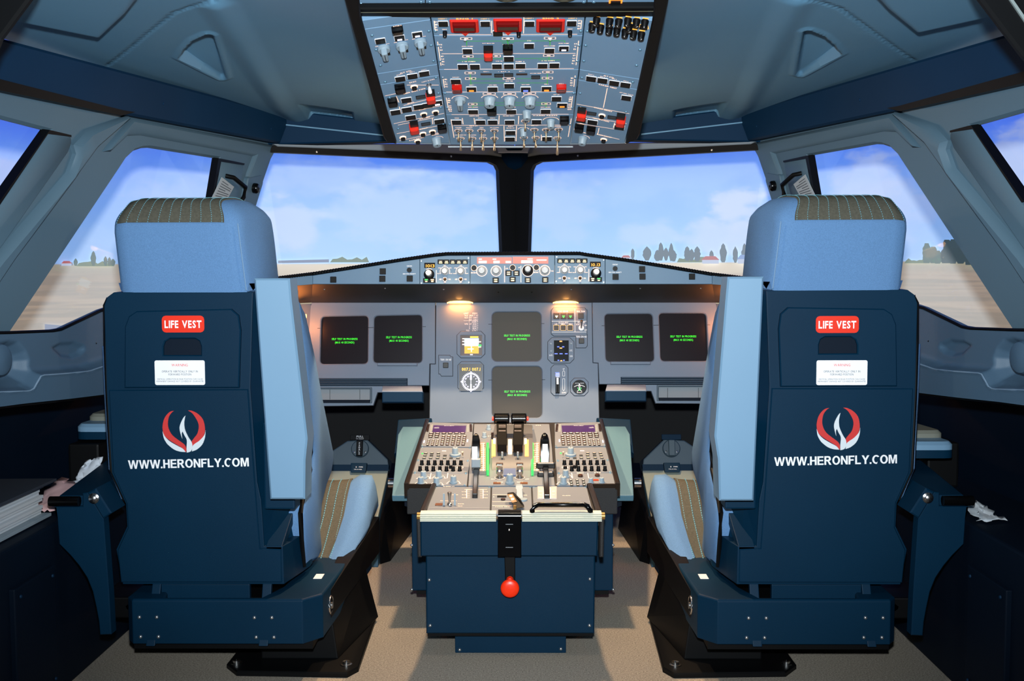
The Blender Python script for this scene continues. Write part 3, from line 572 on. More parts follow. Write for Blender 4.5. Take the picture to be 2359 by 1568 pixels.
    fin(MB().box((-.502, 2.555, .335), (-.498, 2.562, .36))).build('pull_tag', mat('tag_yellow', (190, 180, 40), .7), t)
    # headrest
    sec = rnd([(2.45, .885), (2.452, 1.058), (2.485, 1.104), (2.56, 1.112), (2.65, 1.10), (2.665, 1.03), (2.65, .885)], [.012, .03, .03, .03, .05, .05, .02], 5)
    def xr(y, z, k):
        f = (z - .885) / .2; l = -.886 - .014 * min(1, f * 1.4) + .02 * ss(1.05, 1.11, z); r = -.588 - .022 * f + .032 * ss(2.45, 2.6, y) - .02 * ss(1.06, 1.11, z); return l + (r - l) * k
    mb = MB(); rings = []
    for k, e in ((0, .032), (.012, .016), (.045, .005), (.12, 0), (.3, 0), (.5, 0), (.7, 0), (.88, 0), (.95, .004), (.985, .014), (1, .03)):
        rings.append([(xr(y, z, k), y, z) for y, z in inset(ccw(sec), e)])
    mb.loft(rings); hr = fin(mb).build('headrest', FABB, t, smooth=60)
    sec2 = ccw(sec); ids = [i for i, (y, z) in enumerate(sec2) if z > 1.045]
    i0 = [i for i in ids if (i - 1) % len(sec2) not in ids][0]; arc = [sec2[(i0 + j) % len(sec2)] for j in range(len(ids))]
    cyy, czz = 2.56, 1.0
    ou = lambda y, z, e: (y + (y - cyy) * e / .1, z + (z - czz) * e / .1)
    bs = []
    for k, e in ((.010, -.016), (.045, -.002), (.12, .003), (.5, .003), (.82, .003), (.875, .002), (.88, -.002)): bs.append([(xr(y, z, k), *ou(y, z, e)) for y, z in arc])
    band = fin(MB().loft(bs, close=False, cap=False)).build('headrest_band', FABK, hr, smooth=60)
    for j in range(11):
        k = .045 + .082 * j; st = MB(); pth = [Vector((xr(y, z, k), *ou(y, z, .0042 if k > .13 else (.0033 if k > .11 else -.0012)))) for y, z in arc]
        if pth[0].y > pth[-1].y: pth = pth[::-1]
        L_ = [0]
        for a_, b_ in zip(pth, pth[1:]): L_.append(L_[-1] + (b_ - a_).length)
        def pa(u):
            for i in range(len(L_) - 1):
                if u <= L_[i + 1]: return pth[i].lerp(pth[i + 1], (u - L_[i]) / max(1e-9, L_[i + 1] - L_[i]))
            return pth[-1]
        u = 0
        while u < min(L_[-1], .2) - .004: st.tube([pa(u), pa(u + .0026)], .0008, 5); u += .0056
        o = fin(st).build('stitch_line', STIT, band); o['kind'] = 'stuff'
    sm_ = [Vector((xr(y, z, 1) - .004, y - .0015, z)) for y, z in ((2.45, .9), (2.45, .95), (2.45, 1.0), (2.451, 1.05))]
    fin(MB().tube(sm_, .0012, 5)).build('seam', mat('seam_thread', (120, 150, 180), .9), hr)
    for px, py in ((325, 680),):
        x, z = RP.hit(px, py); fin(MB().lathe([(.005, 0), (.005, .02), (.0, .022)], Matrix.Translation((x, 2.475, z)) @ Matrix.Rotation(R(90), 4, 'X'), 10)).build('headrest_bolt', CHROME, t, smooth=40)
    fin(MB().box((-.87, 2.47, .86), (-.60, 2.60, .884))).build('headrest_mount', BLACK, t, bevel=.004)
    # seat pan
    mb = MB(); rr = []; kh = []
    for y, zc_ in ((2.52, .155), (2.62, .165), (2.72, .19), (2.82, .225), (2.92, .27), (2.99, .315), (3.04, .338), (3.075, .342), (3.10, .325), (3.105, .28)):
        g = ss(2.55, 2.95, y); xo = .055 * g + .01
        xi = -.455 + .058 * g; zb_ = min(.185 + (y - 2.55) * .1, zc_ - .012); half = [(xi - .03 - .035 * g, zc_), (xi - .022 - .018 * g, zc_ + .016 * g), (xi - .008, zc_ + .014 * g), (xi, zc_ - .006), (xi + .006 * g, (zc_ + zb_) / 2), (xi - .002, zb_), (xi - .03, zb_ - .02)]
        m_ = [(-1.37 - x, z) for x, z in half[::-1]]
        mid = [(-.86, zc_), (-.68, zc_ - .008), (-.5, zc_ - .002)]
        rr.append([(x, y, z) for x, z in m_ + mid + half]); kh.append([(x, y, z + .002) for x, z in ([(-.91, zc_)] + mid + [(-.475, zc_), (xi - .03 - .033 * g, zc_ + .003 * g)])])
    mb.loft(rr); cu = fin(mb).build('seat_cushion', FABB, t, smooth=70)
    kb = fin(MB().loft(kh, close=False, cap=False)).build('cushion_panel', FABK, cu, smooth=70)
    for x0 in (-.468, -.492, -.516, -.56):
        st = MB(); pth = [Vector((x0, r[0][1], r[0][2] + (.0025))) for r in [[(0, q_[2][1], q_[2][2] + .006)] for q_ in kh]]
        for a_, b_ in zip(pth[1:-2], pth[2:-1]):
            n = max(1, int((b_ - a_).length / .009))
            for i in range(n): st.tube([a_.lerp(b_, i / n), a_.lerp(b_, (i + .6) / n)], .0013, 5)
        o = fin(st).build('stitch_line', STIT, kb); o['kind'] = 'stuff'
    fin(MB().box((-.98, 2.52, .12), (-.44, 3.0, .17))).build('seat_pan', BLACK, t, bevel=.004)
    fin(MB().hexa([(-.45, 2.52, .12), (-.425, 2.52, .12), (-.385, 3.08, .13), (-.45, 3.08, .13), (-.45, 2.52, .188), (-.425, 2.52, .188), (-.385, 3.08, .235), (-.45, 3.08, .235)])).build('pan_side', BLACK, t, bevel=.003)
    # base frame
    pl_ = [(-.873, 2.425), (-.855, 2.4), (-.468, 2.4), (-.43, 2.445), (-.40, 3.02), (-.48, 3.02), (-.535, 2.50), (-.565, 2.416), (-.785, 2.416), (-.80, 2.50), (-.80, 3.02), (-.873, 3.02)]
    base = fin(MB().plate(pl_, (), .1, .203, None, c=.004)).build('base_frame', NAVY, t, bevel=.002)
    fin(MB().box((-.86, 2.42, .082), (-.45, 2.6, .1))).build('base_skirt', BLACK, base)
    for x0, x1 in ((333, 353), (592, 613)):
        p = [PL((0, 2.4, 0), (1, 0, 0), (0, 0, 1)).hit(x, y) for x, y in ((x0, 1345), (x1, 1345), (x1 + 5, 1486), (x0 + 5, 1486))]
        fin(MB().hexa([(p[3][0], 2.3945, p[3][1]), (p[2][0], 2.3945, p[2][1]), (p[2][0], 2.412, p[2][1]), (p[3][0], 2.412, p[3][1]), (p[0][0], 2.452, p[0][1] - .012), (p[1][0], 2.452, p[1][1] - .012), (p[1][0], 2.47, p[1][1]), (p[0][0], 2.47, p[0][1])])).build('strap_plate', NAVY, t, bevel=.0015)
    BP = PL((0, 2.4, 0), (1, 0, 0), (0, 0, 1))
    rv = shared('rivet', lambda: MB().lathe([(.0042, 0), (.004, .0015), (.0025, .0032), (0, .0036)], None, 10).mesh('rivet', SCREW, smooth=60))
    for q_ in ((321, 1421), (361, 1421), (586, 1422), (626, 1422), (324, 1466), (365, 1466), (590, 1467), (631, 1467)):
        a_, b_ = BP.hit(*q_); put('rivet', rv, t, BP.M(a_ if s < 0 else -a_, b_, 0))
    p = [PL((0, 2.49, 0), (1, 0, 0), (0, 0, 1)).hit(x, y) for x, y in ((366, 1400), (585, 1400), (585, 1335), (366, 1335))]
    fin(MB().box((p[0][0], 2.455, p[0][1] - .05), (p[1][0], 2.47, p[2][1]))).build('lower_cover', NAVY, t, bevel=.002)
    fin(MB().tube([(-.426 + .0, 2.52 + .021 * math.cos(a), .152 + .021 * math.sin(a)) for a in [6.2832 * i / 16 for i in range(17)]], .003, 6)).build('pull_ring', CHROME, t, smooth=60)
    fin(MB().lathe([(.008, 0), (.008, .014), (0, .014)], Matrix.Translation((-.435, 2.52, .152)) @ Matrix.Rotation(R(90), 4, 'Y'), 12)).build('ring_pin', CHROME, t, smooth=40)
    fin(MB().box((-.475, 2.56, .2035), (-.455, 2.60, .2042))).build('data_tag', WHITE, t)
    # foot
    ft = [onZ(*p_, .012) for p_ in ((522, 1527), (545, 1545), (800, 1549), (826, 1535), (866, 1420), (846, 1412), (806, 1384), (700, 1400), (560, 1480))]
    foot = fin(MB().plate(ft, (), 0, .012, None, c=.003)).build('foot_plate', BLACK, t)
    fin(MB().hexa([(-.60, 2.545, .012), (-.415, 2.545, .012), (-.36, 2.86, .012), (-.60, 2.86, .012), (-.60, 2.55, .12), (-.43, 2.55, .12), (-.40, 2.9, .14), (-.60, 2.9, .14)])).build('pillar_box', BLACK, t, bevel=.003)
    for q_ in ((545, 1527), (798, 1530), (852, 1420)):
        x, y = onZ(*q_, .012); fin(MB().lathe([(.014, 0), (.014, .002), (.009, .003), (.009, .008), (.003, .007), (0, .011)], Matrix.Translation((x, y, .012)), 14)).build('floor_bolt', CHROME, foot, smooth=40)
    # stowed inner armrest
    ax = -.002 if s < 0 else -.006
    ap = PL((ax, 2.38, 0), (1, 0, 0), (0, 0, 1)); l = ap.pts([(585, 641), (667, 641), (671, 690), (708, 1010), (703, 1060), (702, 1150), (622, 1150)] if s < 0 else [(585, 641), (667, 641), (672, 690), (700, 1005), (692, 1060), (690, 1154), (612, 1154)])
    mb = MB().plate(l, (), -.075, 0, ap.M(), c=.004); fin(mb).build('inner_armrest', LBLUE, t, smooth=30, label='pale blue armrest folded upright')
    for q_ in ((698, 1083), (709, 1093), (704, 1122)):
        y, z = onX(*q_, -.478); fin(MB().lathe([(.005, 0), (.004, .004), (0, .005)], Matrix.Translation((-.478, 2.46, z)) @ Matrix.Rotation(R(60), 4, 'Z') @ Matrix.Rotation(R(90), 4, 'X'), 10)).build('bolt', CHROME, t, smooth=40)
    fin(MB().box((-.56, 2.44, .40), (-.49, 2.50, .60))).build('armrest_pivot', NAVY, t, bevel=.004)
    # outer armrest, its hinge plank and bracket
    pad = rnd([(-1.135, 2.78), (-.985, 2.78), (-.985, 3.1), (-1.125, 3.1)] if s < 0 else [(-1.085, 2.63), (-.96, 2.63), (-.96, 2.95), (-1.05, 2.95)], .03, 4)
    zo = .535 if s < 0 else .51
    fin(MB().plate(pad, (), zo - .028, zo - .008, None)).build('armrest_base', NAVY, t, smooth=40)
    fin(MB().plate(pad, (), zo - .008, zo + .012, None, c=.008)).build('outer_armrest', LBLUE, t, smooth=40)
    fin(MB().plate([(x * .93 - .072, y * .8 + (.62 if s < 0 else .59)) for x, y in pad], (), zo + .01, zo + .03, None, c=.008)).build('armrest_top', mat('armrest_beige', (120, 122, 112), .6), t, smooth=40)
    kp = PL((0, 2.36, 0), (1, 0, 0), (0, 0, 1))
    br = kp.pts([(128, 1155), (132, 1200), (136, 1253), (162, 1279), (182, 1303), (200, 1330), (213, 1362), (221, 1398), (227, 1430), (230, 1462), (256, 1461), (251, 1368), (238, 1194), (202, 1134), (190, 1136), (190, 1166), (128, 1166)])
    fin(MB().plate(br, (), -.03, 0, kp.M(), c=.002)).build('armrest_bracket', NAVY, t)
    b2 = kp.pts([(238, 1194), (258, 1181), (221, 1124), (202, 1134)]); fin(MB().plate(b2, (), -.08, .003, kp.M(), c=.003)).build('bracket_flange', NAVY, t)
    a_, b_ = kp.hit(219, 1146); fin(MB().lathe([(.012, 0), (.012, .004), (.008, .006), (.008, .012), (.004, .014), (0, .014)], kp.M(a_, b_, .004), 14)).build('pivot_bolt', CHROME, t, smooth=40)
    f = [kp.hit(*p_) for p_ in ((119, 1152), (187, 1152))]
    fin(MB().tube([(f[0][0], 2.35, f[0][1]), (f[1][0], 2.35, f[1][1])], .011, 12)).build('hinge_pin', GLOSS, t, smooth=60)
    fin(MB().hexa([(-1.0, 2.37, .41), (-.935, 2.37, .41), (-.935, 2.8, .41), (-1.04, 2.8, .41), (-1.0, 2.37, .447), (-.935, 2.37, .447), (-.935, 2.8, .465), (-1.04, 2.8, .465)])).build('armrest_arm', NAVY, t, bevel=.003)
    return t
seat(-1); seat(1)
# ------------------------------------------------------------------ binder and papers on the left console
bk = thing('binder', 'thick binder of white pages with dark cover on the left side console', 'book', (-1.18, 2.2, .387))
PAPER = mat('paper', (205, 212, 218), .8); COV = mat('binder_cover', (52, 58, 68), .5)
for k in range(9):
    z0 = .396 + .0075 * k; MB().box((-1.33, 2.0 + .002 * (k % 3), z0), (-1.062 + .004 * ((k * 7) % 3), 2.415 - .004 * ((k * 5) % 4), z0 + .0068)).build('page_block', PAPER, bk)
MB().box((-1.34, 1.98, .388), (-1.045, 2.43, .395)).build('cover', mat('cover_grey', (150, 165, 175), .6), bk, bevel=.001)
MB().hexa([(-1.34, 1.98, .464), (-1.04, 1.98, .464), (-1.035, 2.44, .466), (-1.34, 2.44, .464), (-1.34, 1.98, .470), (-1.04, 1.98, .470), (-1.035, 2.44, .472), (-1.34, 2.44, .470)]).build('cover', COV, bk, bevel=.001)
def crumple(name, pts4, m, lab, seed, amp):
    random.seed(seed); a, b, c, d = [Vector(p) for p in pts4]; N_ = 9; g = [[None] * (N_ + 1) for _ in range(N_ + 1)]
    for i in range(N_ + 1):
        for j in range(N_ + 1):
            u, v = i / N_, j / N_; p = a * (1 - u) * (1 - v) + b * u * (1 - v) + c * u * v + d * (1 - u) * v; g[i][j] = p + Vector((random.uniform(-1, 1) * amp, random.uniform(-1, 1) * amp, abs(random.uniform(-.3, 1)) * amp))
    mb = MB().loft(g, close=False, cap=False); o = mb.build(name, m, smooth=50); o['label'] = lab; o['category'] = 'paper'
    md = o.modifiers.new('thick', 'SOLIDIFY'); md.thickness = .001
    return o
crumple('pink_paper', [(-1.12, 2.46, .392), (-1.03, 2.44, .392), (-1.03, 2.66, .405), (-1.12, 2.66, .425)], PINKP, 'crumpled pink paper on the left console behind the binder', 3, .007)
crumple('white_tissue', [(-1.10, 2.66, .398), (-1.03, 2.66, .398), (-1.03, 2.70, .475), (-1.08, 2.71, .46)], mat('tissue', (205, 212, 222), .9), 'crumpled white tissue standing beside the left seat arm', 5, .006)
crumple('paper_scrap', [(1.03, 2.36, .389), (1.09, 2.36, .389), (1.07, 2.47, .41), (1.04, 2.46, .40)], PAPER, 'small white paper scrap on the right console beyond the seat bracket', 8, .006)
# ------------------------------------------------------------------ cockpit panel materials and shared controls
PANEL = mat('panel_paint', (120, 128, 138), .5, var=(6, .03), bump=(900, .05))
EDGE = mat('panel_gap', (22, 28, 34), .7)
TXT = mat('backlit_print', (240, 225, 210), .6, emit=(255, 190, 150), es=1.3)
TXTW = mat('white_legend', (235, 238, 240), .6, emit=(255, 240, 230), es=.25)
LITW = mat('lit_white', (250, 245, 235), .4, emit=(255, 236, 222), es=2.2)
LITO = mat('lit_orange', (255, 150, 60), .4, emit=(255, 120, 30), es=1.6)
LITA = mat('lit_amber', (255, 190, 60), .4, emit=(255, 190, 50), es=1.3)
LITG = mat('lit_green', (60, 240, 90), .4, emit=(40, 240, 80), es=1.1)
LITB = mat('lit_blue', (90, 120, 255), .4, emit=(90, 110, 255), es=1.6)
LITV = mat('lit_violet_white', (235, 230, 255), .4, emit=(225, 220, 255), es=1.8)
GRN = mat('screen_green', (30, 230, 40), .4, emit=(60, 245, 30), es=1.0)
KNOB = mat('knob_grey', (146, 164, 176), .45)
KLINE = mat('knob_line', (40, 50, 60), .5)
BTN = mat('button_black', (10, 10, 12), .4, spec=.2)
REDG = mat('guard_red', (226, 40, 20), .4)
LINEG = mat('flow_line_green', (70, 190, 60), .6, emit=(60, 200, 50), es=.25)
LINEW = mat('line_print', (240, 215, 200), .6, emit=(255, 196, 160), es=.95)
TXB = mat('blank_face', (60, 62, 60), .5)
WOODB = mat('rail_brown', (30, 19, 12), .35)
def strip(mb, pl, p, q, w, h=.0008, mi=0):               # thin printed line between two local points
    p, q = Vector(p), Vector(q); d = (q - p).normalized(); n = Vector((-d.y, d.x)) * w / 2
    mb.add([(*(p - n), h), (*(q - n), h), (*(q + n), h), (*(p + n), h)], [(0, 1, 2, 3)], mi, pl.M())
def pline(mb, pl, pts, w, h=.0008):
    l = pl.pts(pts, h)
    for a, b in zip(l, l[1:]): strip(mb, pl, a, b, w, h)
def arc(mb, pl, c, r, a0, a1, w, h=.0008, n=10):
    l = [(c[0] + r * math.cos(R(a0 + (a1 - a0) * i / n)), c[1] + r * math.sin(R(a0 + (a1 - a0) * i / n))) for i in range(n + 1)]
    for a, b in zip(l, l[1:]): strip(mb, pl, a, b, w, h)
def label(mb, pl, px, py, s, hpx, h=.0008, rot=0, wpx=None, bold=.02):
    k = pl.px(px, py, 100) / 100; text(mb, s, pl.at(px, py, h, rot), hpx * k, wpx * k if wpx else None, bold)
def pbtn(w, d, hh, col=BTN, rim=LINEW):                    # cap mesh and rim mesh
    def cap(): return MB().plate(rrect(w, d, .0012, 2), (), 0, hh, None, c=.0008).mesh('pushbutton', col)
    def rm(): return MB().plate(rrect(w + .0022, d + .0022, .001, 2), [rrect(w + .0004, d + .0004, .0008, 2)], 0, .0016, None).mesh('button_rim', rim)
    k = (round(w, 4), round(d, 4), round(hh, 4), col.name, rim.name if rim else '')
    return shared(('cap',) + k, cap), (shared(('rim',) + k, rm) if rim else None)
def knobm(key, r, h, col=KNOB, n=18, line=True, skirt=1.3):
    def f():
        pr = [(r * skirt, 0), (r * skirt, h * .18), (r * 1.05, h * .3), (r, h * .35), (r * .92, h * .93), (r * .82, h), (0, h)]
        mb = MB().lathe(pr, None, n)
        if line: mb.add([(-r * .1, r * .1, h + .0004), (r * .1, r * .1, h + .0004), (r * .1, r * .85, h + .0004), (-r * .1, r * .85, h + .0004)], [(0, 1, 2, 3)], 1)
        return mb.mesh(key, [col, KLINE if col is KNOB else WHITE], smooth=35)
    return shared((key, r, h, col.name), f)
def barknob(key, r, h, col=KNOB):                          # round skirt with a long pointer bar
    def f():
        mb = MB().lathe([(r, 0), (r, h * .3), (r * .9, h * .38), (0, h * .38)], None, 18)
        mb.plate(rnd([(-r * .42, -r * 1.5), (r * .42, -r * 1.5), (r * .5, r * .9), (-r * .5, r * .9)], r * .25, 3), (), h * .3, h, None, c=r * .15)
        mb.add([(-r * .07, -r * 1.3, h + .0004), (r * .07, -r * 1.3, h + .0004), (r * .07, r * .6, h + .0004), (-r * .07, r * .6, h + .0004)], [(0, 1, 2, 3)], 1)
        return mb.mesh(key, [col, KLINE], smooth=35)
    return shared((key, r, h, col.name), f)
def togglem():
    return shared('toggle', lambda: MB().lathe([(.0062, 0), (.0062, .002), (.0042, .003), (.0042, .006), (.003, .0065), (0, .0065)], None, 12).mesh('toggle_switch', CHROME, smooth=40))
def leverm(l=.02):
    def f():
        m = Matrix.Translation((0, 0, .005)) @ Matrix.Rotation(R(28), 4, 'X')
        return MB().lathe([(.0013, 0), (.0016, l * .5), (.0026, l * .95), (.002, l), (0, l)], m, 8).mesh('switch_lever', mat('lever_brass', (176, 150, 118), .35, metal=.9), smooth=50)
    return shared(('lever', l), f)
screwm = shared('panel_screw', lambda: MB().lathe([(.0038, 0), (.0034, .0012), (.002, .002), (0, .0022)], None, 10).mesh('screw', mat('screw_blue', (110, 150, 175), .35, metal=.5), smooth=50))
def child(name, me, par, M): return put(name, me, par, M)
# ------------------------------------------------------------------ centre pedestal
def P0(x, y, Y): p = at(x, y, Y); return Vector((0, p.y, p.z))
o1 = P0(1180, 1118, 2.87); v1 = P0(1180, 975, 3.37) - o1; v2 = o1 - P0(1180, 1185, 2.6)
Q1 = PL(o1, (1, 0, 0), v1); Q2 = PL(o1, (1, 0, 0), v2)
ped = thing('center_pedestal', 'grey centre pedestal with throttle levers, radio panels and a red handle knob', 'pedestal', (0, 2.8, 0))
yb, zb = o1.y, o1.z
top1 = Q1.w(0, v1.length); a2 = Q2.w(0, -v2.length)
# bodies
mb = MB(); hw = .282
mb.hexa([(-hw, yb, zb - .078), (hw, yb, zb - .078), (hw * .86, 3.42, top1.z - .10), (-hw * .86, 3.42, top1.z - .10), (-hw, yb, zb - .006), (hw, yb, zb - .006), (hw * .86, 3.42, top1.z - .004), (-hw * .86, 3.42, top1.z - .004)])
mb.build('pedestal_shell', BLK2, ped, bevel=.003)
MB().box((-.272, 2.89, .075), (.272, 3.35, zb - .07)).build('lower_body', NAVY, ped, bevel=.003)
MB().box((-.262, 2.905, .06), (.262, 3.34, .08)).build('body_skirt', BLACK, ped)
mb = MB(); mb.hexa([(-.21, 2.575, .27), (.21, 2.575, .27), (.205, yb + .02, .27), (-.205, yb + .02, .27), (-.21, 2.575, a2.z - .006), (.21, 2.575, a2.z - .006), (.205, yb + .02, zb - .006), (-.205, yb + .02, zb - .006)]); mb.build('aft_body', BLK2, ped)
AP = PL((0, 2.565, 0), (1, 0, 0), (0, 0, 1))
def aft(l, h0, h1, m, nm, par=ped, c=0, Y=None): return MB().plate(AP.pts(l), (), h0, h1, AP.M(), c=c).build(nm, m, par, smooth=30)
l = AP.pts([(968, 1200), (1378, 1200), (1376, 1281), (969, 1281)])
flap = MB().plate(l, (), -.012, 0, AP.M(), c=.003).build('stowed_table_flap', NAVY, ped)
LB = PL((0, 2.585, 0), (1, 0, 0), (0, 0, 1))
MB().plate(LB.pts([(981, 1270), (1371, 1270), (1369, 1459), (982, 1459)]), (), -.28, 0, LB.M(), c=.003).build('storage_box', NAVY, ped)
MB().plate(LB.pts([(984, 1458), (1367, 1458), (1366, 1466), (985, 1466)]), (), -.26, -.006, LB.M()).build('box_skirt', BLACK, ped)
BS = PL((0, 2.62, 0), (1, 0, 0), (0, 0, 1)); l = BS.pts([(1048, 1462), (1304, 1462), (1303, 1504), (1049, 1504)])
x0 = l[0][0]; x1 = l[1][0]; MB().box((x0, 2.62, 0), (x1, 3.3, .075)).build('plinth', NAVY, ped, bevel=.002)
for q in ((989, 1335), (991, 1440), (1359, 1333), (1358, 1440), (1059, 1496), (1292, 1494)):
    pl_ = LB if q[1] < 1480 else BS; put('screw', shared('rivet', None), ped, pl_.at(*q))
for s in (-1, 1):
    for yy, zz in ((1255, 0), (1357, 0)): a, b = PL((0, 2.89, 0), (1, 0, 0), (0, 0, 1)).hit(949, yy); put('screw', shared('rivet', None), ped, Matrix.Translation((a * -s, 2.889, b)) @ Matrix.Rotation(R(90), 4, 'X'))
    p = AP.pts([(959, 1192), (969, 1192), (971, 1284), (962, 1284)]); p = p if s < 0 else mirp(p)
    MB().plate(p, (), -.05, -.002, AP.M(), c=.003).build('edge_trim', BLK2, ped)
    # ribbed pale edges
    x = AP.pts([(968, 1184), (1143, 1184)]) if s < 0 else AP.pts([(1203, 1184), (1386, 1184)]); z1 = x[0][1] + .003
    for i in range(5):
        y_, z_ = 2.572 - .0075 * math.cos(R(70 - 34 * i)), z1 - .0085 + .009 * math.sin(R(70 - 34 * i)); 
    mb = MB(); prof = []
    for i in range(5):
        z_ = z1 - .0040 * i - .002; y_ = 2.570 - .010 * math.sin(R(14 + 22 * i))
        prof += [(y_ + .002, z_ + .0018), (y_ - .0022, z_ + .0009), (y_ - .0022, z_ - .0011), (y_ + .002, z_ - .0019)]
    prof += [(2.585, z1 - .021), (2.588, z1 + .001)]
    mb.loft([[(x[0][0], y, z) for y, z in prof], [(x[1][0], y, z) for y, z in prof]]); mb.build('ribbed_edge', mat('edge_ivory', (222, 222, 205), .45), ped)
    MB().lathe([(.009, 0), (.009, .008), (.0, .009)], Matrix.Translation((x[0 if s < 0 else 1][0], 2.572, z1 - .009)) @ Matrix.Rotation(R(90 * s), 4, 'Y'), 12).build('edge_cap', mat('cap_brass', (170, 130, 70), .35, metal=.6), ped, smooth=40)
# centre bracket, bar and red knob
p = AP.pts([(1147, 1186), (1201, 1186), (1201, 1281), (1147, 1281)])
MB().plate(p, (), -.01, .010, AP.M(), c=.002).build('handle_bracket', GLOSS, ped)
MB().tube([AP.w(p[0][0] + .0006, p[0][1] - .004, -.006), AP.w(p[1][0] - .0006, p[1][1] - .004, -.006)], .016, 20).build('bracket_roll', GLOSS, ped, smooth=40)
for yy in (1205, 1258): a = AP.pts([(1165, yy), (1182, yy)]); MB().box((a[0][0], 2.5545, a[0][1] - .0006), (a[1][0], 2.5555, a[0][1] + .0006)).build('bracket_slot', SCREW, ped)
a, b = AP.hit(1173, 1218); MB().lathe([(.003, 0), (.002, .002), (0, .0025)], AP.M(a, b, .010), 10).build('bracket_screw', CHROME, ped)
p = AP.pts([(1162, 1278), (1187, 1278), (1187, 1345), (1164, 1345)]); bar = MB().plate(p, (), -.002, .006, AP.M(), c=.0015).build('handle_bar', BLACK, ped)
a, b = AP.hit(1175, 1350); MB().lathe([(.010, 0), (.010, .006), (.0195, .008), (.0225, .011), (.022, .0145), (.018, .0175), (.010, .0192), (0, .0195)], AP.M(a, b, .004), 28).build('handle_knob', mat('knob_red', (250, 48, 6), .35), ped, smooth=60, label='round red knob at the end of a black bar')
MB().lathe([(.009, 0), (.006, .012), (0, .013)], AP.M(a, b + .018, .004), 14).build('knob_neck', mat('knob_red', None), ped, smooth=60)
# rails: black rims, the warm light on them put into the brown
for s in (-1, 1):
    hi = Q1.hit(984, 971); lo = Q1.hit(931, 1118); f = lambda l: l if s < 0 else mirp(l)
    MB().plate(f([(lo[0], -.002), (lo[0] + .013, -.002), (hi[0] + .006, hi[1]), (hi[0] - .005, hi[1])]), (), -.03, .010, Q1.M(), c=.003).build('pedestal_rail', WOODB, ped)
    e = Q2.hit(968, 1184); t_ = Q2.hit(1000, 1120)
    MB().plate(f([(e[0] - .002, e[1] + .004), (e[0] + .012, e[1] + .004), (t_[0] + .006, t_[1]), (t_[0] - .006, t_[1])]), (), -.03, .010, Q2.M(), c=.003).build('pedestal_rail', WOODB, ped)
    MB().plate(f([(lo[0] + .010, -.001), (-.2, -.001), (-.2, .004), (lo[0] + .010, .004)]), (), -.02, .004, Q1.M()).build('rail_end', WOODB, ped)
def unit(nm, pts, pl, s=-1, scr=True, m=PANEL, h=.0):
    l = ccw(pl.pts(pts)); l = l if s < 0 else ccw(mirp(l)); l = inset(l, .0007)
    o = MB().plate(l, (), h - .012, h, pl.M(), c=.0008).build(nm, m, ped)
    if scr:
        cx = sum(a for a, b in l) / len(l); cy = sum(b for a, b in l) / len(l)
        for a, b in l[:4] if len(l) == 4 else []:
            d = Vector((cx - a, cy - b)).normalized() * .006; put('screw', screwm, o, pl.M(a + d.x * 1.2, b + d.y, h) @ Matrix.Scale(.75, 4))
    return o
def lp(pl, px, py, s, h=0): a, b = pl.hit(px, py, h); return (a if s < 0 else -a, b)
gk = knobm('rotary_knob', .0085, .020, KNOB, 14); bk_ = knobm('volume_knob', .0052, .013, BTN, 10, skirt=1.15)
MONO = mat('mcdu_screen', (40, 18, 60), .3, emit=(86, 40, 96), es=.75)
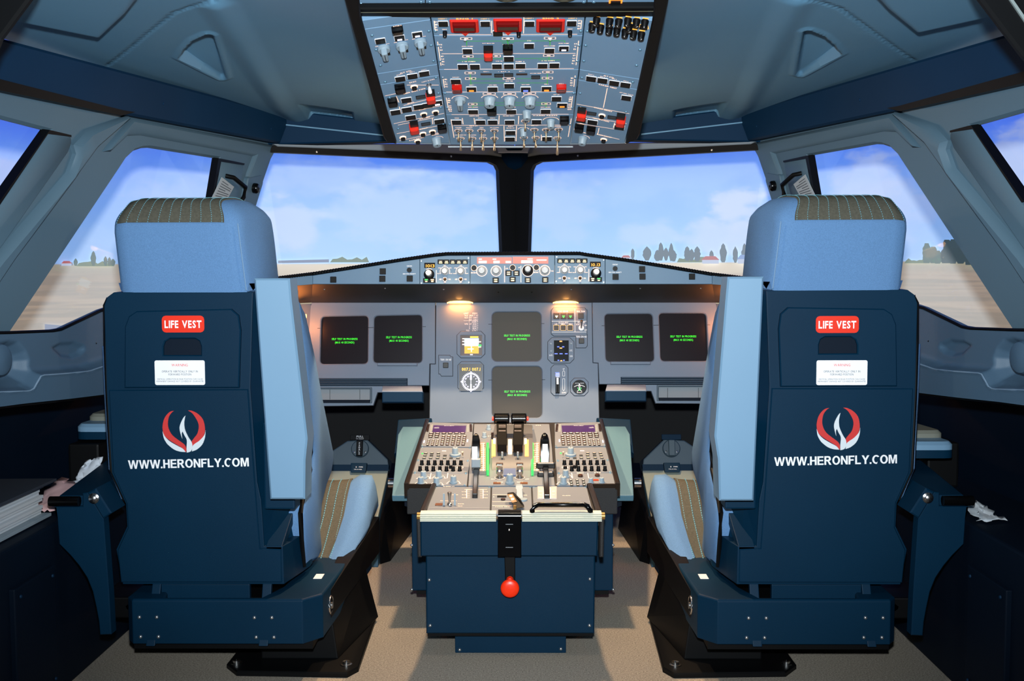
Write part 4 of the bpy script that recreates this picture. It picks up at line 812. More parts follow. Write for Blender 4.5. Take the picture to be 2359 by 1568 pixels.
for s in (-1, 1):
    # MCDU
    mc = unit('mcdu_panel', [(985, 972), (1091, 975), (1087, 1029), (968, 1027)], Q1, s, m=PANEL)
    l = [lp(Q1, *q, s) for q in ((999, 980), (1074, 981), (1072, 996), (996, 995))]
    MB().plate(l, (), 0, .0012, Q1.M()).build('mcdu_screen', MONO, mc)
    tb = MB(); a, b = lp(Q1, 1035, 980.8, s); text(tb, 'MCDU MENU', Q1.M(a, b - .003, .0015), .004, .03); a, b = lp(Q1, 1006, 985, s); text(tb, '<FMGC', Q1.M(a, b - .006, .0015), .004, .016); a, b = lp(Q1, 1006, 985, s); text(tb, '<ACARS', Q1.M(a, b, .0015), .004, .016)
    tb.build('screen_lettering', TXTW, mc)
    ky = MB(); kl = MB(); fr_ = MB()
    def key(px, py, w, d, lit=True):
        a, b = lp(Q1, px, py, s); k = Q1.px(1030, 1000, 10) / 10; ky.box((-w * k / 2, -d / 2, 0), (w * k / 2, d / 2, .0028), 0, Q1.M(a, b))
        if lit: kl.add([(-w * k * .32, -d * .22, .003), (w * k * .32, -d * .22, .003), (w * k * .32, d * .22, .003), (-w * k * .32, d * .22, .003)], [(0, 1, 2, 3)], 0, Q1.M(a, b))
    for i in range(6):
        y = 979 + 2.9 * i; key(987.5 - i * .55, y, 5, .007, False); key(1084.5 + .1 * i, y, 5, .007, False)
        for x0, dx_ in ((995 - .5 * i, -1), (1078, 1)): a, b = lp(Q1, x0, y, s); strip(kl, Q1, (a - .003, b - .002), (a + .003, b + .002), .0012, .001)
    for r_ in range(2):
        for c_ in range(6): key(994 + 14.4 * c_ - r_ * 1.5, 998.5 + 4.3 * r_, 10, .010) if not (r_ and c_ > 1) else None
    for c_ in range(2): key(992 + 14 * c_, 1007, 9, .010)
    for r_ in range(5):
        for c_ in range(5): key(1022 + 12.2 * c_ - r_ * .9, 1005.5 + 4.7 * r_, 7.2, .0135)
    for r_ in range(4):
        for c_ in range(3): key(988 + 10.4 * c_ - r_ * .9, 1015 + 3.5 * r_, 5.4, .011)
    o = ky.build('keypad', mat('key_brown', (44, 26, 18), .4), mc); o['kind'] = 'stuff'
    o = kl.build('key_legends', TXT, mc); o['kind'] = 'stuff'
    for q in ((977, 1017), (1077, 1015)): a, b = lp(Q1, *q, s); MB().box((-.0015, -.01, 0), (.0015, .01, .001), 0, Q1.M(a, b)).build('annunciator', LITV, mc)
    # radio management panel
    rp_ = unit('radio_panel', [(968, 1029), (1087, 1031), (1083, 1061), (958, 1060)], Q1, s)
    a, b = lp(Q1, 1049, 1049, s); child('frequency_knob', knobm('big_knob', .0095, .024), rp_, Q1.M(a, b)); 
    MB().lathe([(.016, 0), (.016, .006), (.014, .007), (0, .007)], Q1.M(a, b), 20).build('knob_base', KNOB, rp_, smooth=40)
    rc = pbtn(.010, .008, .003, TXB, LINEW)
    for (x, y) in ((981, 1045), (995, 1045), (1010, 1045), (979, 1050), (994, 1050), (1010, 1050), (1025, 1050), (977, 1056), (992, 1056), (1008, 1056), (1024, 1056), (1039, 1056), (1055, 1056)):
        a, b = lp(Q1, x, y, s); child('radio_key', rc[0], rp_, Q1.M(a, b)); 
    a, b = lp(Q1, 973, 1045, s) if s < 0 else (Q1.hit(1292, 1044)); MB().lathe([(.0025, 0), (.0025, .002), (0, .003)], Q1.M(a, b), 10).build('green_light', LITG, rp_)
    rr_ = MB()
    for (x, y) in ((981, 1045), (995, 1045), (1010, 1045), (979, 1050), (1010, 1050), (977, 1056), (992, 1056), (1008, 1056), (1024, 1056), (1055, 1056)):
        a, b = lp(Q1, x, y, s); strip(rr_, Q1, (a - .0035, b), (a + .0035, b), .002, .0034)
    a, b = lp(Q1, 1023, 1039, s); strip(rr_, Q1, (a - .006, b), (a + .006, b), .006, .001); rr_.build('key_legend', TXT, rp_)
    a, b = lp(Q1, 1066, 1052, s); child('toggle_switch', leverm(.014), rp_, Q1.M(a, b))
    # audio control panel: two rows of black knobs
    ac = unit('audio_panel', [(958, 1060), (1083, 1061), (1079, 1090), (950, 1088)], Q1, s); tx = MB()
    for i in range(7):
        for x, y in ((972 + 15 * i, 1070), (968 + 15.2 * i, 1084)):
            if (y > 1080 and i == 6): pass
            a, b = lp(Q1, x, y, s); child('volume_knob', bk_, ac, Q1.M(a, b)); strip(tx, Q1, (a - .005, b + .0105), (a + .005, b + .0105), .003, .001)
    a, b = lp(Q1, 1060, 1077, s); k = .008; [strip(tx, Q1, p_, q_, .0014, .001) for p_, q_ in (((a - k, b - .005), (a + k, b - .005)), ((a - k, b + .005), (a + k, b + .005)), ((a - k, b - .005), (a - k, b + .005)), ((a + k, b - .005), (a + k, b + .005)))]
    a, b = lp(Q1, 1038, 1078, s); child('interphone_switch', barknob('cross_switch', .005, .008, BTN), ac, Q1.M(a, b, 0, 90)); tx.build('audio_lettering', TXT, ac)
    # lower unit: grey knobs on the left, transponder on the right
    lu = unit('lighting_panel' if s < 0 else 'transponder_panel', [(950, 1089), (1079, 1090), (1076, 1118), (941, 1117)], Q1, s); tx = MB()
    ks = ((976, 1101), (1011, 1100), (970, 1117.5 - 3), (1006, 1116), (1045, 1112)) if s < 0 else ((1303, 1098), (1298, 1114))
    for q in ks:
        a, b = Q1.hit(*q); child('rotary_knob', gk, lu, Q1.M(a, b)); arc(tx, Q1, (a, b), .016, -20, 200, .0012); strip(tx, Q1, (a - .02, b - .004), (a - .015, b - .004), .003); strip(tx, Q1, (a + .015, b - .004), (a + .02, b - .004), .003)
    if s < 0:
        for x in (992, 1031): pline(tx, Q1, [(x + 1, 1089), (x - 1, 1101)], .0018)
        label(tx, Q1, 1034, 1120, 'FLOOD LT', 4, wpx=26)
    else:
        kp_ = pbtn(.008, .010, .003, TXB, LINEW)
        for r_ in range(3):
            for c_ in range(3): a, b = Q1.hit(1315 + 14.3 * c_ + 1 * r_, 1107 + 5.5 * r_); child('transponder_key', kp_[0], lu, Q1.M(a, b)); strip(tx, Q1, (a - .002, b), (a + .002, b), .004, .0034)
        for x in (1317, 1354): pline(tx, Q1, [(x, 1089), (x + 2, 1101)], .0018)
        for q in ((1337, 1097), (1376, 1096)): a, b = Q1.hit(*q); MB().plate(circ(.007, 14), (), 0, .006, Q1.M(a, b), c=.002).build('push_stud', mat('stud_brown', (60, 34, 22), .4), lu); label(tx, Q1, q[0], q[1] - 8, 'IDENT' if q[0] < 1350 else 'ATC', 4, wpx=16)
        for q in ((1361, 1112), (1386, 1111)): a, b = Q1.hit(*q); child('rotary_knob', knobm('small_knob', .0065, .014), lu, Q1.M(a, b))
        a, b = Q1.hit(1372, 1106); MB().box((-.008, -.004, 0), (.008, .004, .002), 0, Q1.M(a, b)).build('code_window', mat('window_red', (150, 50, 20), .4, emit=(200, 60, 20), es=.5), lu)
    tx.build('panel_lettering', TXT, lu)
# centre column plates
unit('center_panel', [(1092, 976), (1266, 976), (1272, 1030), (1276, 1092), (1279, 1118), (1078, 1118), (1082, 1060), (1088, 1030)], Q1, -1, False)
al = unit('speed_brake_panel', [(1000, 1121), (1131, 1121), (1129, 1184), (980, 1184)], Q2, -1)
ac_ = unit('center_aft_panel', [(1133, 1121), (1224, 1121), (1227, 1184), (1131, 1184)], Q2, -1)
ar = unit('flap_panel', [(1226, 1121), (1352, 1121), (1368, 1184), (1229, 1184)], Q2, -1)
qz = MB()                                                   # raised throttle quadrant drum
sec = [(Q1.hit(1180, 1083)[1], 0), (Q1.hit(1180, 1078)[1], .012)] + [(Q1.hit(1180, 1078)[1] + (Q1.hit(1180, 985)[1] - Q1.hit(1180, 1078)[1]) * i / 10, .012 + .03 * math.sin(3.1416 * i / 10)) for i in range(1, 10)] + [(Q1.hit(1180, 982)[1], 0)]
hx = .057; qz.loft([[tuple(Q1.w(x, b, h)) for b, h in sec] for x in (-hx, hx)]); quad = qz.build('throttle_quadrant', mat('quadrant_grey', (92, 94, 98), .45), ped, smooth=30)
def qh(py): b = Q1.hit(1180, py, .03)[1]; return b
def drum(px, y0, y1, w, m, nm):                             # a lit strip that follows the drum
    mb = MB(); pts = []; n = 8
    for i in range(n + 1):
        py = y0 + (y1 - y0) * i / n; h = 0
        for _ in range(5):
            a, b = Q1.hit(px, py, h); t = (b - sec[1][0]) / (sec[-2][0] + .012 - sec[1][0]); h = .012 + .03 * math.sin(3.1416 * max(0, min(1, t))) + .0015
        pts.append((a, b, h))
    mb.loft([[tuple(Q1.w(a - w / 2, b, h)), tuple(Q1.w(a + w / 2, b, h)), tuple(Q1.w(a + w / 2, b, h - .006)), tuple(Q1.w(a - w / 2, b, h - .006))] for a, b, h in pts]); return mb.build(nm, m, quad)
SCALE = mat('lit_scale', (255, 235, 205), .4, emit=(255, 206, 160), es=2.0); SCALEO = mat('lit_scale_orange', (255, 190, 110), .4, emit=(255, 140, 50), es=1.3)
drum(1175, 1011, 1051, .011, SCALE, 'thrust_scale'); drum(1137, 1012, 1055, .011, SCALEO, 'thrust_scale'); drum(1213.5, 1012, 1055, .011, SCALEO, 'thrust_scale')
drum(1139, 1009, 1022, .007, SCALE, 'thrust_scale'); drum(1210.5, 1009, 1022, .007, SCALE, 'thrust_scale')
for s, x0, xa in ((-1, 1155.5, 1157), (1, 1195.5, 1193)):
    # thrust lever: head roller, arm, knuckle
    hd = at(x0, 964, 3.13); sp_ = .0225
    tl = MB().tube([hd + Vector((d, 0, 0)) for d in (-sp_, -sp_ + .002, -sp_ + .004, sp_ - .004, sp_ - .002, sp_)], [.0135, .017, .0155, .0155, .017, .0135], 24).build('thrust_lever', GLOSS, ped, smooth=35)
    MB().lathe([(.006, 0), (.006, .005), (0, .006)], Matrix.Translation(hd + Vector((s * sp_, 0, 0))) @ Matrix.Rotation(R(90 * s), 4, 'Y'), 12).build('disconnect_button', mat('button_red_lit', (235, 60, 40), .4, emit=(255, 40, 20), es=.4), tl, smooth=40)
    b0 = Q1.w(Q1.hit(xa, 1030, .04)[0], Q1.hit(xa, 1030, .04)[1], .03); w = .0145
    mid = at(xa, 1022, 3.08); MB().hexa([(mid.x - w, 3.06, mid.z), (mid.x + w, 3.06, mid.z), (mid.x + w, 3.1, mid.z - .01), (mid.x - w, 3.1, mid.z - .01), (hd.x - w, 3.115, hd.z - .012), (hd.x + w, 3.115, hd.z - .012), (hd.x + w, 3.14, hd.z - .012), (hd.x - w, 3.14, hd.z - .012)]).build('lever_arm', mat('arm_black', (5, 5, 6), .6, spec=.08), tl, bevel=.002)
    lo = at(xa, 1040, 3.04); MB().hexa([(lo.x - w, 3.025, lo.z), (lo.x + w, 3.025, lo.z), (lo.x + w, 3.1, lo.z - .01), (lo.x - w, 3.1, lo.z - .01), (mid.x - w, 3.055, mid.z), (mid.x + w, 3.055, mid.z), (mid.x + w, 3.1, mid.z), (mid.x - w, 3.1, mid.z)]).build('lever_knuckle', GLOSS, tl, bevel=.003)
    tb = MB()
    for k_, hh_ in ((979, 1), (983, .8), (992, 1.1)): p_ = at(xa, k_, 3.095); tb.box((p_.x - .010, p_.y - .004 + (3.1 - 3.095), p_.z - .0004), (p_.x + .010, p_.y, p_.z + .0004))
    tb.build('lever_marks', LINEW, tl)
    cl_ = at(1157 if s < 0 else 1193, 1046, 3.02); MB().box((cl_.x - .003, 3.01, cl_.z - .009), (cl_.x + .003, 3.02, cl_.z + .009)).build('lever_clip', CHROME, tl, bevel=.001)
    # engine master switch with its label box
    ex, ey = (1151, 1086) if s < 0 else (1197.5, 1086)
    a, b = Q1.hit(ex, 1099, 0)
    em = MB().lathe([(.010, 0), (.010, .002), (.0065, .003), (.0065, .008), (.009, .011), (.0095, .020), (.007, .023), (.0085, .025), (.0085, .030), (0, .031)], Q1.M(a, b), 16).build('engine_master_switch', [mat('switch_metal', (170, 165, 160), .3, metal=.9)], ped, smooth=40)
    q_ = Q1.M(a, b, .022); MB().lathe([(.0028, 0), (0, .002)], q_ @ Matrix.Translation((0, -.0095, 0)) @ Matrix.Rotation(R(90), 4, 'X'), 10).build('switch_light', LITW, em)
    q_ = at(ex, 1070, 3.0); MB().box((q_.x - .0095, 2.99, q_.z - .006), (q_.x + .0095, 3.01, q_.z + .006)).build('engine_label', mat('label_brown', (92, 58, 36), .5), em, bevel=.001)
    tb = MB(); text(tb, 'ENG', Matrix.Translation((q_.x, 2.9885, q_.z + .0015)) @ Matrix.Rotation(R(90), 4, 'X'), .005, .013); text(tb, '1' if s < 0 else '2', Matrix.Translation((q_.x, 2.9885, q_.z - .0038)) @ Matrix.Rotation(R(90), 4, 'X'), .004); tb.build('engine_lettering', TXTW, em)
    # trim scale: green band and white scale
    x0, x1 = (1123.5, 1113.5) if s < 0 else (1226.5, 1237)
    l = ccw(Q1.pts([(x0 - 2.6, 1019), (x0 + 2.6, 1019), (x0 + 2.6, 1082), (x0 - 2.6, 1082)], .018)); MB().plate(l, (), -.016, .0, Q1.off(.018).M(), c=.001).build('trim_band', LITG, ped)
    l = ccw(Q1.pts([(x1 - 9, 1018), (x1 + 6, 1018), (x1 + 6, 1084), (x1 - 9, 1084)], .012)); ts = MB().plate(l, (), -.012, 0, Q1.off(.012).M(), c=.001).build('trim_scale', mat('scale_grey', (150, 135, 128), .5), ped)
    tb = MB()
    for i in range(13): pline(tb, Q1, [(x1 - (5 if i % 3 else 8), 1022 + 5 * i), (x1 + 4, 1021 + 5 * i)], .0016 + .001 * (i % 3 == 0), .0132)
    pline(tb, Q1, [(x1, 1020), (x1, 1084)], .002, .0132); tb.build('scale_marks', SCALE, ts)
    # small grey knobs ahead of the levers
    for q in (((1126, 989), (1116, 1007)) if s < 0 else ((1223, 990),)): a, b = Q1.hit(*q); child('small_knob', knobm('small_knob', .0065, .016), ped, Q1.M(a, b))
l = ccw(Q1.pts([(1160, 1078), (1188, 1078), (1188, 1094), (1160, 1094)], .004)); MB().plate(l, (), 0, .004, Q1.M()).build('blue_plate', mat('plate_blue', (96, 112, 150), .4), ped)
a, b = Q1.hit(1174.5, 1113); child('mode_selector', knobm('mode_knob', .0095, .026), ped, Q1.M(a, b))
mk = MB(); label(mk, Q1, 1136, 1103, 'OFF', 4, wpx=10); label(mk, Q1, 1214, 1103, 'OFF', 4, wpx=10); label(mk, Q1, 1152, 1110, 'MODE', 4, wpx=14); label(mk, Q1, 1198, 1110, 'NORM', 4, wpx=14)
for x in (1151, 1197.5): a, b = Q1.hit(x, 1100); arc(mk, Q1, (a, b), .013, 160, 380, .0012)
for q in ((1240, 979), (1130, 1004), (1219, 1004)): label(mk, Q1, *q, 'SYS', 4, wpx=12)
mk.build('center_lettering', TXT, ped)
for q in ((1145, 1113), (1207, 1113)): a, b = Q1.hit(*q); MB().box((-.010, -.006, 0), (.010, .006, .0015), 0, Q1.M(a, b)).build('lamp_window', mat('window_brown', (110, 66, 40), .4), ped)
for q in ((1218, 1002), (1213, 1006)): pass
tb = MB()
for i in range(3): 
    for x in (1136, 1175, 1215): a, b = Q1.hit(x, 1001 + 4.5 * i, .0); tb.box((-.006, -.004, 0), (.006, .004, .004), 0, Q1.M(a, b, .02 if x == 1175 else .002))
o = tb.build('indicator_bars', mat('key_brown', None), ped); o['kind'] = 'stuff'
# speed brake lever
def lever_body(px, top, bot, wpx, Y, nm):
    p0, p1 = at(px, top, Y + .02), at(px, bot, Y); k = Y / F; w = wpx * k / 2; mb = MB(); rg = []
    for t, f, d in ((0, .9, .022), (.35, 1, .026), (.62, 1, .026), (.8, .86, .022), (.93, .6, .015), (1, .2, .006)):
        c = p1.lerp(p0, t); rg.append([(c.x + a * w * f, c.y + b * d, c.z) for a, b in ((-1, -.2), (-.8, -.5), (.8, -.5), (1, -.2), (1, .5), (-1, .5))])
    return mb.loft(rg).build(nm, GLOSS, ped, smooth=50)
sb = lever_body(1096.5, 998, 1082, 21, 2.98, 'speed_brake_lever')
def front(px0, px1, y0, y1, Y, m, nm, par, th=.004, c=.002): 
    p = PL((0, Y, 0), (1, 0, 0), (0, 0, 1)); return MB().plate(ccw(p.pts([(px0, y0), (px1, y0), (px1, y1), (px0, y1)])), (), -th, 0, p.M(), c=c).build(nm, m, par)
front(1087.5, 1099.5, 1029, 1057, 2.966, LITW, 'lit_window', sb); front(1086, 1107, 1057, 1077, 2.958, mat('lever_grey', (150, 160, 170), .4), 'lever_grip', sb, .02)
a, b = at(1097, 1078, 2.96), Q2.w(*Q2.hit(1094, 1147)); w = .0068
MB().hexa([(b.x - w, b.y, b.z - .004), (b.x + w, b.y, b.z - .004), (a.x + w, a.y + .02, a.z - .03), (a.x - w, a.y + .02, a.z - .03), (b.x - w, b.y, b.z + .012), (b.x + w, b.y, b.z + .012), (a.x + w, a.y, a.z), (a.x - w, a.y, a.z)]).build('lever_stem', GLOSS, sb, bevel=.002)
fb = lever_body(1255, 997, 1072, 23, 2.98, 'flap_lever')
front(1250, 1261.5, 1023, 1050, 2.966, LITW, 'lit_window', fb)
for x0, x1, y0, y1, Y in ((1235, 1279, 1068, 1079, 2.955), (1238, 1276, 1089, 1099, 2.93), (1244, 1271, 1111, 1118, 2.90)):
    front(x0, x1, y0, y1, Y, GLOSS, 'detent_bar', fb, .02, .002); front(x0 + 4, x1 - 4, y0 - 1.5, y0 + .5, Y - .001, mat('bar_edge', (170, 165, 160), .4), 'bar_edge', fb, .014, .0)
a, b = at(1257, 1070, 2.965), Q2.w(*Q2.hit(1260, 1149)); w = .0075
MB().hexa([(b.x - w, b.y, b.z - .004), (b.x + w, b.y, b.z - .004), (a.x + w, a.y + .02, a.z - .05), (a.x - w, a.y + .02, a.z - .05), (b.x - w, b.y, b.z + .012), (b.x + w, b.y, b.z + .012), (a.x + w, a.y, a.z), (a.x - w, a.y, a.z)]).build('lever_stem', GLOSS, fb, bevel=.002)
tx = MB()
for s in (-1, 1):
    for i in range(5): pline(tx, Q2, [(1094 + s * 12, 1128 + 4.6 * i), (1094 + s * 19, 1128 + 4.6 * i)], .0016)
    pline(tx, Q2, [(1094 + s * 19, 1127), (1094 + s * 19, 1147)], .002)
    for y, t_ in ((1132, '1/2'), (1139, '3/4'), (1146, 'FULL')): label(tx, Q2, 1094 + s * 25, y, t_, 4, wpx=10)
pline(tx, Q2, [(1070, 1127), (1088, 1127)], .002); pline(tx, Q2, [(1102, 1127), (1122, 1127)], .002)
pline(tx, Q2, [(1014, 1153), (1052, 1153)], .002); label(tx, Q2, 1048, 1139, 'RUD TRIM', 4, wpx=14); label(tx, Q2, 1062, 1160, 'DOOR', 4, wpx=14); label(tx, Q2, 1060, 1165, 'UNLOCK', 4, wpx=11)
tx.build('panel_lettering', TXT, al)['kind'] = 'stuff'
for x in (1023, 1048): a, b = Q2.hit(x, 1163); MB().hexa([tuple(Q2.w(a + i, b + j, h)) for h, e in ((0, 1), (.03, .7)) for i, j in ((-.0022, -.003 * e), (.0022, -.003 * e), (.0022, .003 * e), (-.0022, .003 * e))]).build('switch_guard', KNOB, al, bevel=.0006)
a, b = Q2.hit(1036, 1162); tg = MB().lathe([(.007, 0), (.006, .004), (.003, .006), (.0035, .02), (.0055, .03), (.005, .0325), (0, .033)], Q2.M(a, b) , 12).build('door_toggle', mat('switch_metal', None), al, smooth=40)
a, b = Q2.hit(1011, 1162); MB().box((-.009, -.010, 0), (.009, .010, .0015), 0, Q2.M(a, b)).build('lamp_window', mat('window_brown', None), al)
pline(tx, Q2, [(1135, 1139), (1175, 1139)], .002); pline(tx, Q2, [(1134, 1155), (1180, 1155)], .0018); pline(tx, Q2, [(1134, 1164), (1180, 1164)], .002); label(tx, Q2, 1158, 1167, 'PARK BRK', 4, wpx=34); label(tx, Q2, 1210, 1140, 'ON', 5, wpx=8); label(tx, Q2, 1138, 1144, 'R', 4)
tx.build('panel_lettering', TXT, ac_)
a, b = Q2.hit(1156, 1144); MB().box((-.012, -.006, 0), (.012, .006, .002), 0, Q2.M(a, b)).build('trim_window', BTN, ac_); a, b = Q2.hit(1159, 1151); MB().plate(circ(.006, 12), (), 0, .004, Q2.M(a, b), c=.001).build('trim_reset', mat('stud_brown', None), ac_)
# grey rudder trim handle and black park brake handle
p0, p1 = at(1196, 1116, 2.80), Q2.w(*Q2.hit(1198, 1150)); w = .0075
MB().loft([[(c.x + i * w * k, c.y + j * .009, c.z) for i, j in ((-1, -1), (1, -1), (1, 1), (-1, 1))] for c, k in ((p1, 1.1), (p1.lerp(p0, .75), 1), (p1.lerp(p0, .8), 1.35), (p0, 1.1))]).build('trim_handle', KNOB, ac_, bevel=.0015)
a, b = Q2.hit(1204, 1152); MB().lathe([(.012, 0), (.012, .004), (0, .005)], Q2.M(a, b), 16).build('handle_base', KNOB, ac_, smooth=40)
hb_ = [at(*q) for q in ((1168, 1138, 2.70), (1183, 1136, 2.70), (1199, 1152, 2.66), (1208, 1168, 2.64), (1184, 1172, 2.64), (1180, 1158, 2.66))]
mb = MB(); mb.loft([[p + Vector((0, 0, 0)) for p in hb_], [p + Vector((0, .018, .0)) for p in hb_]]); pk = mb.build('park_brake_handle', BLACK, ac_, bevel=.0015)
q4 = [at(*q) - Vector((0, .001, 0)) for q in ((1169, 1138, 2.699), (1181, 1137, 2.699), (1191, 1155, 2.66), (1180, 1157, 2.66))]; MB().loft([q4, [p + Vector((0, .003, 0)) for p in q4]]).build('handle_top', mat('brass_plate', (140, 105, 60), .35), pk)  # warm light on the black handle's top put into this tone
for i in range(2): c_ = at(1177 + 4 * i, 1142 + 7 * i, 2.69 - .016 * i); MB().box((c_.x - .0035, c_.y - .004, c_.z - .003), (c_.x + .0035, c_.y - .002, c_.z + .003)).build('handle_light', SCALE, pk)
a, b = Q2.hit(1186, 1175); MB().lathe([(.004, 0), (.004, .012), (0, .012)], Q2.M(a, b), 10).build('handle_pin', mat('cap_brass', None), ac_)
# flap scale, plain panel lettering, black grab handle
l = ccw(Q2.pts([(1238, 1121), (1283, 1121), (1283, 1149), (1238, 1149)])); MB().plate(l, (), 0, .002, Q2.M(), c=.001).build('flap_scale', mat('scale_silver', (190, 185, 185), .4), ar)
tx = MB()
for s in (-1, 1): pline(tx, Q2, [(1260 + s * 8, 1122), (1260 + s * 8, 1148)], .003, .003); [label(tx, Q2, 1260 + s * 15, y, t_, 4, .003, wpx=7) for y, t_ in ((1131, '1'), (1139, '2'), (1145, 'FULL'))]
label(tx, Q2, 1305, 1141, 'FLAPS', 4, wpx=18); tx.build('panel_lettering', TXT, ar)['kind'] = 'stuff'
hd_ = [Q2.w(*Q2.hit(x, y, h), h) for x, y, h in ((1227, 1184, .002), (1226, 1176, .018), (1230, 1166, .028), (1240, 1162, .03), (1345, 1162, .03), (1354, 1166, .028), (1360, 1176, .018), (1361, 1184, .002))]
MB().tube(hd_, .0065, 10).build('grab_handle', GLOSS, ped, smooth=60)
for y in (1155, 1183): 
    mb = MB(); pline(mb, Q2, [(1232, y), (1360, y)], .0012, .0012) if y == 1155 else None
    if mb.v: mb.build('panel_seam', mat('seam_pale', (175, 182, 190), .4), ar)
mb = MB(); pline(mb, Q2, [(988, 1169), (1128, 1169)], .002, .0012); mb.build('panel_seam', mat('seam_pale', None), al)
# ------------------------------------------------------------------ foot rests beside the pedestal and rudder pedal housings
FR_ = mat('footrest_blue', (84, 122, 138), .5, bump=(300, .15))
for s in (-1, 1):
    nm = 'left' if s < 0 else 'right'; X = lambda v: v * -s
    p = [at(928, 982, 3.36), at(990, 982, 3.36), at(962, 1141, 3.0), at(903, 1141, 3.0), at(913, 1040, 3.22), at(917, 1000, 3.31)]
    p = [Vector((q.x * -s, q.y, q.z)) for q in p]
    ft = thing('foot_rest', 'pale blue sloping foot rest on the %s of the pedestal' % nm, 'foot rest', (X(-.33), 3.2, .1), 'foot rests')
    mb = MB(); dn = Vector((0, .006, -.018)); mb.loft([p, [q + dn for q in p]]); mb.build('rest_plate', FR_, ft, bevel=.003)
    q = [at(917, 966, 3.40), at(995, 962, 3.40), at(995, 990, 3.39), at(908, 1045, 3.3)]; q = [Vector((v.x * -s, v.y, v.z)) for v in q]
    MB().loft([q, [v + Vector((0, .02, -.02)) for v in q]]).build('rest_frame', NAVY, ft, bevel=.003)
    MB().hexa([(X(-.25), 3.06, .25), (X(-.31), 3.06, .27), (X(-.31), 3.3, .33), (X(-.25), 3.3, .33), (X(-.25), 3.06, .30), (X(-.31), 3.06, .31), (X(-.31), 3.3, .40), (X(-.25), 3.3, .40)]).build('rest_support', DARK, ft)
    # rudder pedal adjustment housing
    ph = thing('pedal_housing', 'navy pedal adjustment housing with round crank in front of the %s seat' % nm, 'housing', (X(-.48), 3.5, 0), 'pedal housings')
    f = lambda pt: Vector((pt.x * -s, pt.y, pt.z))
    A = PL((0, 3.66, 0), (1, 0, 0), (0, .35, 1)); back = [(800, 1015), (846, 1012), (893, 1058), (896, 1085), (730, 1085), (735, 1058)]
    pts = [f(A.w(*A.hit(x, y))) for x, y in back]; MB().loft([pts, [v + Vector((0, .12, -.03)) for v in pts]]).build('housing_back', mat('housing_grey', (66, 84, 96), .5), ph, bevel=.004)
    bl = [f(A.w(*A.hit(x, y), .004)) for x, y in ((735, 1070), (896, 1070), (895, 1084), (733, 1084))]; MB().loft([bl, [v + Vector((0, .03, -.01)) for v in bl]]).build('housing_band', NAVY, ph)
    tp = [f(at(*q)) for q in ((735, 1084, 3.64), (894, 1084, 3.64), (871, 1187, 3.40), (720, 1187, 3.40))]
    MB().loft([tp, [v + Vector((0, .0, -.012)) for v in tp]]).build('cover_plate', mat('cover_greige', (150, 160, 150), .5), ph, bevel=.002)
    zt = tp[2].z; body = [tp[0] - Vector((0, 0, .012)), tp[1] + Vector((X(-.0), 0, -.012)), tp[2] - Vector((0, 0, .012)), tp[3] - Vector((0, 0, .012))]
    lo = [Vector((v.x, v.y, 0)) for v in body]; e = X(-.012) * -1
    MB().hexa([Vector((lo[3].x, 3.385, 0)), Vector((lo[2].x, 3.385, 0)), Vector((lo[1].x + X(-.0), 3.75, 0)), Vector((lo[0].x, 3.75, 0)), body[3], body[2], body[1], body[0]]).build('housing_body', mat('housing_blue', (26, 70, 96), .5), ph, bevel=.003)
    MB().hexa([Vector((lo[2].x + X(-.002) * -1, 3.42, 0)), Vector((lo[2].x + X(.03), 3.46, 0)), Vector((lo[1].x + X(.06), 3.9, 0)), Vector((lo[1].x, 3.9, 0)), body[2] + Vector((X(.002), .02, -.01)), body[2] + Vector((X(.012), .05, -.01)), body[1] + Vector((X(.04), .1, .02)), body[1] + Vector((0, .1, .02))]).build('housing_flank', BLACK, ph)
    cc = A.hit(830, 1034); cM = A.M(cc[0] if s < 0 else -cc[0], cc[1], .0)
    cr = MB().lathe([(.031, 0), (.031, .008), (.028, .011), (0, .011)], cM, 28).build('crank_disc', mat('disc_grey', (58, 76, 88), .45), ph, smooth=40)
    MB().plate(rrect(.022, .056, .003), (), .011, .022, cM, c=.002).build('crank_grip', BTN if s < 0 else mat('grip_grey', (70, 88, 98), .45), cr)
    for d in (-1, 1): MB().lathe([(.004, 0), (0, .0015)], cM @ Matrix.Translation((.019 * d, -.012, .011)), 10).build('crank_screw', SCREW, cr)
    a, b = A.hit(830, 1008); pM = A.M(a if s < 0 else -a, b, .004); pp = MB().plate(rrect(.068, .019, .002), (), 0, .004, pM, c=.001).build('pull_plate', BTN if s < 0 else NAVY, ph)
    if s < 0:
        text(MB(), 'PULL', pM @ Matrix.Translation((0, .003, .0045)), .007, .024).build('pull_lettering', WHITE, pp); text(MB(), 'TO ADJUST', pM @ Matrix.Translation((0, -.005, .0045)), .003, .028).build('pull_lettering', WHITE, pp)
        tb = MB(); [text(tb, ch, cM @ Matrix.Translation((0, .017 - .0075 * i, .0225)), .006) for i, ch in enumerate('PEDALS')]; tb.build('pedals_lettering', WHITE, cr)
    dp = [f(at(*q)) for q in ((808, 1066, 3.63), (845, 1066, 3.63), (842, 1088, 3.61), (808, 1088, 3.61))]; dpo = MB().loft([dp, [v + Vector((0, .02, -.005)) for v in dp]]).build('counter_box', NAVY, ph, bevel=.002)
    tb = MB(); c0 = (dp[0] + dp[2]) / 2; mm = Matrix.Translation(c0 + Vector((0, -.003, 0))) @ Matrix.Rotation(R(75), 4, 'X'); text(tb, '11', mm @ Matrix.Translation((-.006, .003, .0)), .005); text(tb, 'FWD', mm @ Matrix.Translation((.01, .003, 0)), .004); text(tb, 'TRAVEL', mm @ Matrix.Translation((0, -.005, 0)), .003, .028); tb.build('counter_lettering', WHITE, dpo)
